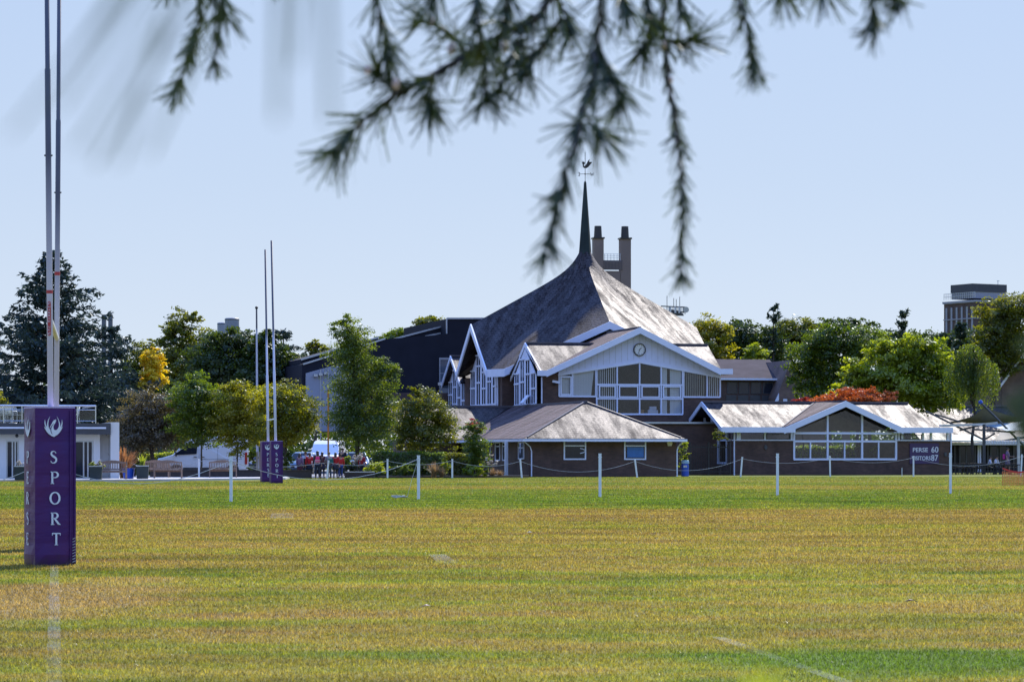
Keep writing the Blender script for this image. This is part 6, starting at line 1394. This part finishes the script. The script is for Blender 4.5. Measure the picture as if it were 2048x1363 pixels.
# birch and fruit tree
tree('tall bushy birch rising in front of the theatre', 716, 168, [(700, 665, 36, 32), (700, 710, 48, 44), (712, 760, 58, 46), (702, 815, 52, 48), (696, 850, 40, 46), (742, 862, 54, 48), (758, 735, 30, 28), (784, 745, 22, 24), (690, 640, 14, 22), (668, 650, 8, 16), (770, 810, 36, 52), (712, 690, 30, 30)], 'birch', 20000, .155, 35, tr=.16, clump=.14, name='birch_tree')
tree('leafy apple like tree with gaps right of the birch', 846, 164, [(855, 812, 44, 36), (822, 832, 40, 46), (885, 838, 36, 44), (850, 870, 60, 32), (812, 872, 28, 34), (838, 784, 24, 14), (895, 872, 26, 30)], 'olive', 10500, .16, 36, tr=.12)
tree('upright shrub with red tips at the left end of the annex', 950, 160.5, [(948, 858, 26, 20), (950, 890, 30, 30), (955, 918, 28, 26)], 'green', 4200, .13, 37, tr=.05, name='tall_shrub', cat='shrub')
tree('red young growth crowning the upright shrub by the annex', 946, 160.4, [(944, 846, 22, 11), (958, 858, 14, 10)], 'redleaf', 260, .12, 38, tr=.02, name='red_shoot', cat='shrub')
# right hand trees
tree('yellowing tree directly right of the hall roof', 1425, 236, [(1412, 658, 36, 28), (1440, 672, 34, 34), (1405, 700, 34, 44), (1440, 720, 30, 30)], 'autumn', 5200, .28, 41)
tree('dark rounded tree left of the tall thin pine', 1492, 242, [(1485, 672, 42, 34), (1520, 690, 44, 40), (1465, 700, 36, 34), (1480, 648, 16, 16), (1540, 690, 40, 40)], 'dark', 6800, .30, 42)
tree('small green tree just above the workshop roof', 1515, 232, [(1515, 705, 28, 20), (1498, 712, 18, 14)], 'bright', 1700, .26, 43)
def candle(u): return .55*(1-u)**.7+.28
conifer('tall thin pine with upturned candles above the workshop', 1547, 240, 608, 30, 'pine', 44, base=.5, levels=11, per=4, droop=.25, upt=.5, name='pine_tree', prof=candle, tr=.16, tw=.38, dens=1.0, jag=.45)
conifer('bushy pine in the middle of the right skyline', 1804, 240, 622, 36, 'pine', 45, base=.45, levels=12, per=5, droop=.25, upt=.5, name='pine_tree', prof=candle, tr=.16, tw=.38, dens=1.0, jag=.45)
conifer('small dark pine left of the tower block', 1886, 238, 668, 16, 'pine', 46, base=.5, levels=10, per=5, droop=.08, upt=.7, name='pine_tree', prof=candle, tr=.12, tw=.45, jag=.4)
conifer('slim pine standing in front of the tower block', 1921, 230, 645, 26, 'pine', 47, base=.4, levels=14, per=6, droop=.05, upt=.5, name='pine_tree', prof=candle, tr=.14, tw=.5, dens=1.3, jag=.4)
tree('autumn tinted far tree right of the tall thin pine', 1590, 250, [(1575, 660, 36, 30), (1610, 664, 36, 34), (1570, 700, 40, 38), (1620, 690, 34, 40), (1550, 690, 30, 34)], 'olive', 6000, .30, 48)
tree('dark far tree on the skyline beyond the slatted roof', 1690, 255, [(1680, 652, 40, 20), (1720, 656, 36, 22), (1645, 658, 30, 20), (1770, 690, 40, 26), (1850, 684, 50, 26), (1900, 690, 44, 28), (1800, 682, 44, 24), (1545, 672, 30, 24)], 'dark', 7500, .32, 49)
tree('large mid green tree left of the chestnut', 1662, 207, [(1660, 680, 50, 40), (1620, 720, 44, 50), (1690, 700, 50, 46), (1650, 760, 62, 44), (1725, 690, 36, 36), (1600, 770, 26, 30)], 'green', 12500, .24, 50, tr=.2)
tree('feathery green tree with bare twigs right of the mid green one', 1738, 225, [(1738, 678, 36, 30), (1745, 700, 40, 40), (1725, 660, 14, 12)], 'birch', 3600, .24, 51)
tree('big bright green chestnut with sunlit leaf clusters', 1815, 195, [(1800, 725, 62, 46), (1850, 715, 52, 42), (1885, 745, 42, 40), (1750, 762, 52, 40), (1820, 775, 80, 44), (1880, 790, 50, 40), (1715, 785, 40, 30), (1830, 690, 40, 22), (1722, 748, 40, 36), (1912, 772, 34, 40), (1775, 702, 46, 30), (1690, 775, 30, 26)], 'bright', 19000, .30, 52, tr=.3, clump=.11, name='chestnut_tree')
weeping('weeping birch with trailing strands beside the chestnut', 1944, 191, 705, [(1940, 712, 28, 24), (1922, 748, 34, 36), (1962, 750, 36, 38), (1942, 770, 44, 30)], 'birch', 620, 53)
tree('tall leafy tree in front of the tower block right side', 1985, 215, [(2000, 625, 46, 34), (2040, 615, 50, 40), (1985, 670, 40, 40), (2030, 680, 50, 50), (1965, 700, 30, 36), (2010, 720, 44, 40)], 'olive', 10500, .26, 54, tr=.25)
tree('dark green tree behind the slate house roof', 1960, 245, [(1955, 690, 40, 40), (1990, 700, 40, 36), (1925, 720, 30, 40)], 'dark', 4600, .28, 55)
tree('orange red maple glowing behind the pavilion ridge', 1715, 190, [(1660, 794, 30, 9), (1700, 788, 34, 12), (1742, 786, 30, 13), (1775, 793, 26, 11), (1720, 797, 60, 8), (1680, 800, 60, 9)], 'maple', 6500, .16, 56, tr=.14, name='maple_tree')
tree('small crimson maple left of the orange one', 1605, 191, [(1605, 801, 20, 8), (1590, 804, 12, 6)], 'redleaf', 900, .15, 57, tr=.06, name='maple_tree')
# far background wood closing the horizon between the buildings
rgw = np.random.default_rng(99); Q = []
for i in range(1700):
    x = rgw.uniform(-75, 75); y = rgw.uniform(265, 300); h = rgw.uniform(5.5, 8.5); r = rgw.uniform(1.5, 3.2); m = 26
    p = np.c_[rgw.normal(x, r, m), rgw.normal(y, r, m), np.abs(rgw.normal(h-r*.5, r*.7, m))]; p[:, 2] = np.minimum(p[:, 2]*rgw.uniform(.2, 1.1, m), 11.5)
    L_ = .55*rgw.uniform(.7, 1.3, m); Q.append(leafquads(p, rgw.normal(size=(m, 3))+np.array([0, 0, .5]), rgw.normal(size=(m, 3)), L_, L_*.7))
tag(quads('distant_wood', np.concatenate(Q), LF['dark']), 'far band of dark woodland closing the view behind everything', 'woodland', kind='stuff')
# hedge and bed plants
def hedge(label, px0, px1, d, pyt, mat, n, seed, depth=1.1, leaf=.1):
    rg = np.random.default_rng(seed); o = thing('hedge', label, 'hedge', (GX(px0, d), d, 0)); L_ = (px1-px0)*d/FPX; H = GZ(pyt, d)
    f = rg.random(n); pos = np.empty((n, 3)); u = rg.random(n)*L_; v = rg.random(n)*depth; z = rg.random(n)*H; nr = np.zeros((n, 3))
    tp = f < .42; fr = (f >= .42) & (f < .85); pos[:, 0] = u; pos[:, 1] = v; pos[:, 2] = z
    pos[tp, 2] = H+rg.normal(0, .05, tp.sum())+.05*np.sin(u[tp]*3); nr[tp] = (0, 0, 1); pos[fr, 1] = rg.normal(0, .05, fr.sum()); nr[fr] = (0, -1, 0); nr += rg.normal(0, .5, (n, 3))
    s = leaf*rg.uniform(.7, 1.3, n); quads('foliage', leafquads(pos, nr, rg.normal(size=(n, 3)), s, s*.65), LF[mat], o)
    b = MB(); b.box(.12, L_-.12, .12, depth-.12, 0, H-.1); b.build('inner_branches', M['bark'], o); return o
hedge('clipped dark hedge with a sunlit top in front of the fruit tree', 742, 888, 160.5, 906, 'green', 9000, 61)
hedge('lower clipped hedge continuing right towards the annex', 889, 962, 161.2, 909, 'olive', 4200, 62)
hedge('long dark hedge behind the parked van', 262, 420, 175, 907, 'bright', 6500, 63)
hedge('dark hedge strip behind the far purple pads', 470, 585, 200, 905, 'dark', 4000, 64)
hedge('tall green hedge seen through the pavilion windows', 1490, 1890, 193, 893, 'green', 6000, 65, 1.4, .16)
for i, (px, d, lb, mat, n, lf, lab) in enumerate((
    (752, 157.6, [(752, 936, 22, 13), (735, 942, 16, 10), (770, 938, 14, 12)], 'bright', 900, .13, 'broad leaved bright plant at the left end of the bed'),
    (812, 158, [(815, 936, 20, 14), (800, 940, 14, 10), (832, 936, 12, 12)], 'green', 850, .14, 'leafy green plant behind the near rope post by the coil'),
    (845, 158.4, [(843, 935, 10, 14), (852, 940, 10, 10)], 'dark', 420, .14, 'dark leaved plant right of the near rope post'),
    (897, 158.8, [(893, 932, 10, 20), (888, 915, 7, 12)], 'bright', 520, .12, 'pale variegated climber by the tan grass'),
    (950, 159, [(948, 938, 22, 14), (932, 944, 12, 8), (966, 942, 12, 10)], 'bright', 950, .13, 'bright green leafy plant below the red tipped shrub'),
    (980, 159.6, [(978, 920, 10, 12), (986, 926, 8, 10)], 'flower', 260, .11, 'shrub with pale pink blossom beside the annex windows'),
    (715, 158.2, [(712, 915, 10, 10), (722, 906, 8, 10), (706, 925, 7, 9)], 'flower', 380, .12, 'white flowering plant right of the group of children'),
    (690, 159.5, [(690, 925, 9, 16), (697, 918, 8, 12)], 'bright', 460, .14, 'tall green leaved plant behind the red jackets'),
    (700, 162, [(700, 935, 22, 12), (725, 938, 18, 10)], 'dark', 700, .14, 'dark low shrub behind the raised bed edge'),
    (572, 157, [(572, 935, 12, 16), (580, 915, 10, 18)], 'green', 620, .13, 'green shrub right of the far purple pads'),
    (580, 155.6, [(578, 950, 14, 5), (590, 951, 10, 4)], 'tan', 300, .1, 'low dry plant at the path edge by the far pads'),
    (1365, 170.5, [(1366, 895, 9, 18), (1362, 925, 8, 16), (1370, 910, 8, 16)], 'bright', 900, .11, 'climbing plant on the annex corner above the blue bin'),
    (1440, 175.5, [(1440, 868, 14, 12), (1432, 880, 10, 10), (1452, 876, 9, 8)], 'olive', 520, .11, 'small leafy tree top over the black railing gate'),
    (508, 156.5, [(505, 915, 10, 14), (500, 935, 9, 12)], 'bright', 560, .13, 'bright green shrub beside the rear of the white van'))):
    shrub(lab, px, d, lb, mat, n, lf, 70+i, name='garden_plant', cat='plant')
for px, lb, lab, sd in ((1625, [(1625, 905, 7, 9), (1630, 897, 5, 6)], 'leafy indoor plant behind the left pane of the pavilion window', 101), (1705, [(1702, 902, 9, 9), (1712, 893, 6, 6)], 'leafy indoor plant behind the middle pane of the pavilion window', 102), (1748, [(1746, 900, 8, 11), (1754, 893, 5, 8)], 'leafy indoor plant behind the right pane of the pavilion window', 103)):
    shrub(lab, px, 182.6, lb, 'bright', 260, .16, sd, name='indoor_plant', cat='plant', z=0)
blades('tuft of tan feathery grass in the bed left of the annex', 868, 157.8, 170, .95, .55, 'tan', 91); blades('low tan grass tuft beside the annex side wall', 985, 160, 120, .62, .5, 'tan', 92); blades('short tan grass right of the bright leafy plant', 1000, 160.5, 90, .5, .45, 'tan', 93); blades('fading tan grass next to the feathery tuft', 884, 158.2, 90, .7, .5, 'tan', 94)
blades('large bronze spiky plant at the corner of the pavilion', 246, 144.5, 230, 1.75, 1.05, 'spiky', 95, 'spiky_plant', w_=.07); blades('spiky green plant growing in the square planter', 285, 141.8, 40, .62, .34, 'bright', 96, 'spiky_plant', z=.75, w_=.05)
for px, d, lab, sd in ((192, 138.4, 'white and yellow flowers in the planter by the bench', 97), (42, 137.0, 'pale flowers in the planter by the purple pad', 98)):
    o = shrub(lab, px, d, [(px-5, 926, 8, 6), (px+6, 927, 7, 7), (px+13, 931, 6, 4)], 'flower' if sd == 98 else 'bright', 220, .11, sd, name='potted_plant', cat='plant')
shrub('white petals of the planter flowers by the bench', 195, 138.3, [(198, 925, 8, 6), (204, 930, 6, 4)], 'flower', 90, .1, 100, name='white_flower', cat='flower')
for px, py, c, lab in ((850, 1221, (.50, .36, .26), 'curled pale fallen leaf on the grass in the middle'), (1818, 1210, (.05, .02, .015), 'dark scrap of leaf lying on the grass at the right'), (1058, 1069, (.7, .68, .62), 'tiny white petal on the grass')):
    d = GD(py); o = thing('fallen_leaf', lab, 'leaf', (GX(px, d), d, .035)); b = MB(); b.slab([(-.045, 0, .0), (0, -.03, .02), (.05, .0, .012), (.01, .03, .025)], .003); b.build('leaf_blade', pm('dry_leaf', c, .6), o); b = MB(); b.tube([(.05, 0, .01), (.075, .01, .0)], .003, 5); b.build('stalk', M['bark'], o)

# ------------------------------------------------------------------ overhanging cedar branch close to the camera
NDL = leafm('cedar_needle', (.016, .028, .008), (.055, .078, .014), .28, (1.3, 1.4, .6), .05, 3.)
def spray(o, twigs, seed, nl=.057, nw=.0026, step=.0115, cone=.68, per=5):
    """twigs: list of (list of (px,py,d), radius): woody twigs with whorls of needles"""
    rg = np.random.default_rng(seed); Q = []; b = MB()
    for tw_ in twigs:
        pts, r = tw_[:2]; nl_, dn = tw_[2:] if len(tw_) > 2 else (nl, 1.)
        p3 = [Vector(P(*p)) for p in pts]; m = []
        for i in range(len(p3)-1):
            for q in range(6): m.append(p3[i].lerp(p3[i+1], q/6)+Vector(rg.normal(0, .0015, 3)))
        m.append(p3[-1]); k_ = len(m); b.tube([p-O3 for p in m], [r*(1-.62*i/(k_-1)) for i in range(k_)], 6)
        for i in range(k_-1):
            seg = m[i+1]-m[i]; ln = seg.length; dv = np.array(seg.normalized()); ns_ = max(1, int(round(ln/step*dn)))
            for q in range(ns_):
                c = np.array(m[i].lerp(m[i+1], (q+rg.random())/ns_)-O3); sh = rg.random() < .38       # short spurs carry dense whorls
                kk = int(per*(2.0 if sh else .8)); dirs = unit(rg.normal(size=(kk, 3))); t = unit(dirs*cone*rg.uniform(.7, 1.2)+dv*rg.uniform(.6, 1.1)+np.array([0, 0, -.30]))
                L_ = nl_*rg.uniform(.5, 1.15, (kk, 1)); base = c+rg.normal(0, .0016, (kk, 3)); tip = base+t*L_; sd = unit(np.cross(t, rg.normal(size=(kk, 3))))*nw/2
                V = np.stack([base-sd, base+sd, tip+sd*.5, tip-sd*.5], 1); Q.append(V.reshape(-1, 3))
        kk = int(20*dn); t = unit(unit(rg.normal(size=(kk, 3)))*.8+np.array(seg.normalized())*1.0); L_ = nl_*rg.uniform(.7, 1.1, (kk, 1)); base = np.tile(np.array(m[-1]-O3), (kk, 1)); sd = unit(np.cross(t, rg.normal(size=(kk, 3))))*nw/2; tip = base+t*L_
        Q.append(np.stack([base-sd, base+sd, tip+sd*.5, tip-sd*.5], 1).reshape(-1, 3))
    quads('needles', np.concatenate(Q), NDL, o); b.build('twigs', M['bark'], o)
O3 = Vector((3.7, 4.9, 0)); DB_ = 3.6
cd = thing('overhanging_cedar', 'cedar with dark needled twigs hanging into the top of the view', 'tree', O3)
tw = [
 ([(1120, -40, 3.6), (1085, 25, 3.6), (1000, 75, 3.6), (930, 108, 3.6), (870, 150, 3.55), (800, 182, 3.5), (745, 225, 3.5), (700, 265, 3.5), (672, 300, 3.5)], .0055, .062, 1.),
 ([(1060, 30, 3.6), (1040, 80, 3.6), (1015, 130, 3.6), (1000, 180, 3.55)], .003), ([(960, -30, 3.4), (955, 40, 3.4), (960, 95, 3.45)], .003), ([(930, 105, 3.6), (895, 62, 3.6), (845, 40, 3.6)], .0028),
 ([(870, 150, 3.5), (855, 190, 3.5), (862, 215, 3.5)], .002), ([(790, 185, 3.5), (760, 150, 3.5)], .002), ([(985, 85, 3.6), (965, 150, 3.55), (975, 200, 3.5)], .0026), ([(1020, -30, 3.5), (1010, 30, 3.5), (995, 90, 3.5)], .0035),
 ([(752, -40, 3.5), (760, 40, 3.5), (772, 105, 3.5)], .0022), ([(1120, 40, 3.6), (1085, 100, 3.6), (1050, 140, 3.6)], .003), ([(1110, -30, 3.7), (1130, 30, 3.7), (1140, 60, 3.7)], .003),
 ([(1205, -40, 3.2), (1200, 40, 3.2), (1192, 110, 3.2), (1178, 180, 3.1), (1160, 245, 3.05)], .0042), ([(1160, 245, 3.05), (1140, 320, 3.0), (1120, 390, 3.0), (1106, 445, 3.0), (1092, 505, 3.0)], .0026, .040, .55),
 ([(1190, 105, 3.2), (1220, 150, 3.2), (1245, 195, 3.2)], .002), ([(1170, 235, 3.1), (1195, 262, 3.1)], .0018),
 ([(1325, -40, 3.8), (1328, 50, 3.8), (1333, 120, 3.8), (1342, 190, 3.75), (1352, 260, 3.75), (1360, 330, 3.7), (1366, 400, 3.7), (1365, 470, 3.7), (1362, 545, 3.7)], .0036, .036, .9),
 ([(1325, 40, 3.8), (1300, 70, 3.8), (1285, 95, 3.8)], .0022), ([(1330, 85, 3.8), (1360, 85, 3.8), (1385, 80, 3.8)], .002), ([(1290, -30, 3.7), (1300, 30, 3.7)], .002), ([(1350, -30, 3.7), (1362, 20, 3.7)], .002),
 ([(1470, -40, 3.5), (1485, 20, 3.5), (1498, 75, 3.5), (1508, 140, 3.5)], .0022, .036, .8), ([(1745, -60, 3.0), (1748, -10, 3.0), (1750, 30, 3.0), (1746, 60, 3.0)], .002, .034, .6), ([(1770, -60, 3.0), (1785, -20, 3.0), (1800, 10, 3.0)], .0016, .030, .4),
 ([(400, -50, 3.6), (402, 30, 3.6), (390, 80, 3.6), (370, 130, 3.6), (352, 180, 3.6)], .002, .036, 1.), ([(425, -40, 3.6), (432, 40, 3.6), (430, 120, 3.6)], .002, .032, .9), ([(345, -60, 3.6), (340, -25, 3.6)], .002, .035, .7), ([(440, -40, 3.6), (445, 20, 3.6)], .002), ([(545, -60, 3.6), (548, -35, 3.6)], .002, .03, .6), ([(500, -60, 3.6), (505, -35, 3.6)], .002, .03, .6),
 ([(1560, -60, 3.4), (1562, -25, 3.4)], .002), ([(1640, -70, 3.3), (1644, -30, 3.3)], .002), ([(880, -50, 3.4), (870, -8, 3.4)], .002), ([(1240, -40, 3.5), (1250, 10, 3.5)], .002),
]
spray(cd, tw, 5)
# very near twig whose needles blur into pale streaks at the top left
nt_ = []
for (a_, c_, dd) in (((285, -60), (235, 70), .62), ((380, -60), (300, 150), .66), ((560, -60), (590, 60), .6), ((190, -60), (90, 140), .58), ((430, -60), (360, 60), .62)): nt_.append(([(*a_, dd), (*c_, dd)], .0009))
rg = np.random.default_rng(8); Q = []
for (x0, y0, x1, y1, dd, w_) in ((300, -40, 120, 220, .62, .0026), (270, -40, 20, 270, .60, .0022), (400, -30, 190, 330, .66, .0028), (350, -20, 150, 300, .64, .0024), (440, 10, 300, 310, .66, .0022), (330, 40, 240, 330, .62, .002), (250, -40, 150, 110, .62, .0026), (560, -30, 555, 240, .6, .0022), (650, -30, 660, 250, .6, .0022), (600, -30, 590, 130, .62, .002)):
    p, q = np.array(P(x0, y0, dd)-O3), np.array(P(x1, y1, dd)-O3); sd = np.array([1., 0, .25])*w_*.36; Q += [p-sd, p+sd, q+sd*.7, q-sd*.7]
quads('near_needles', np.array(Q), NDL, cd)
b = MB()  # pale beads added to imitate sunlit highlight spots on the twigs
for (px, py, dd, r) in ((903, 97, 3.53, .0055), (735, 140, 3.47, .004), (792, 168, 3.47, .005), (862, 42, 3.55, .004), (1010, 92, 3.56, .006), (1328, 90, 3.76, .004), (1342, 160, 3.74, .003)): b.ball(P(px, py, dd)-O3, (r, r, r*1.5), 8, 6)
b.build('highlight_beads', pm('painted_highlight', (.55, .42, .36), .6), cd)
# bough above the picture, limbs carrying the twigs and the trunk beside the camera
b = MB(); up_ = lambda px, d, z: Vector((GX(px, d), d, z))-O3
zt2 = 2.15
b.tube([Vector((0, 0, 2.75)), up_(2600, 4.2, 2.5), up_(1700, 3.5, 2.32), up_(1400, 3.6, 2.22), up_(1150, 3.6, 2.16), up_(800, 3.55, 2.12), up_(300, 3.55, 2.07)], [.07, .06, .045, .035, .026, .018, .008], 8)
for tq in tw:
    pts, r = tq[:2]
    px, py, d = pts[0]
    if py < 0: b.tube([P(px, py, d)-O3, up_(px+12, (d+3.55)/2, 2.05), up_(px+25, 3.56, 2.14)], [r, r*1.2, r*1.5], 5)
for (px, dd) in ((300, .6), (430, .65), (620, .6)): b.tube([P(px, -40, dd)-O3, Vector((GX(px, 1.6), 1.6, 1.95))-O3, up_(px, 3.55, 2.10)], [.001, .004, .007], 5)
b.build('bough', M['bark'], cd)
b = MB(); rg = np.random.default_rng(4); limb(b, (0, 0, -.05), (.05, .1, 3.2), .17, .13, rg, .01, 8); limb(b, (.05, .1, 3.2), (.1, 0, 7.), .13, .04, rg, .01, 5); b.build('trunk', M['bark'], cd)
# blurred leaf spray at the right edge and a stem tip at the bottom, both within arm's reach
ng = thing('near_leaf_spray', 'blurred dark green leaves close to the lens at the right edge', 'leaves', Vector((.35, 1.1, 0))); O4 = Vector((.35, 1.1, 0)); Q = []
rg = np.random.default_rng(17)
for (px, py, L_, a, w_) in ((2064, 815, .022, 3.05, .012), (2070, 845, .022, 3.3, .013), (2068, 800, .017, 2.8, .010), (2074, 830, .020, 2.95, .014), (2074, 868, .016, 3.3, .010), (2086, 690, .020, 3.1, .010)):
    c = np.array(P(px, py, 1.05)-O4); t = np.array([math.cos(a), .2, math.sin(a)]); sd = np.array([-math.sin(a), 0, math.cos(a)])*w_/2
    Q += [c-t*L_*.4, c+sd, c+t*L_*.6, c-sd]
quads('foliage', np.array(Q), leafm('deep_green_leaf', (.02, .04, .012), (.035, .06, .018), .12), ng); b = MB(); b.tube([(0, 0, 0), (-.02, -.02, .7), (-.1, -.04, 1.36), (-.145, -.05, 1.42)], [.006, .005, .003, .001], 6); b.build('stem', M['bark'], ng)  # dark green leaves of low translucency on a thin stem
st_ = thing('weed_plant', 'blurred green plant tip poking up at the bottom right of the middle', 'plant', Vector((GX(1520, 1.25), 1.25, 0))); Q = []
for (dx, dz, L_, a) in ((-.004, 1.238, .022, 1.9), (.004, 1.24, .022, 1.2), (.0, 1.243, .018, 1.6), (-.008, 1.232, .018, 2.4), (.009, 1.234, .018, .8)):
    c = np.array([dx, 0, dz]); t = np.array([math.cos(a), .1, math.sin(a)]); sd = np.array([-math.sin(a), 0, math.cos(a)])*.0035; Q += [c-t*L_*.3, c+sd, c+t*L_*.7, c-sd]
quads('foliage', np.array(Q), LF['bright'], st_); b = MB(); b.tube([(0, 0, 0), (.004, .01, .6), (0, 0, 1.236)], [.004, .003, .0015], 6); b.build('stem', M['bark'], st_)
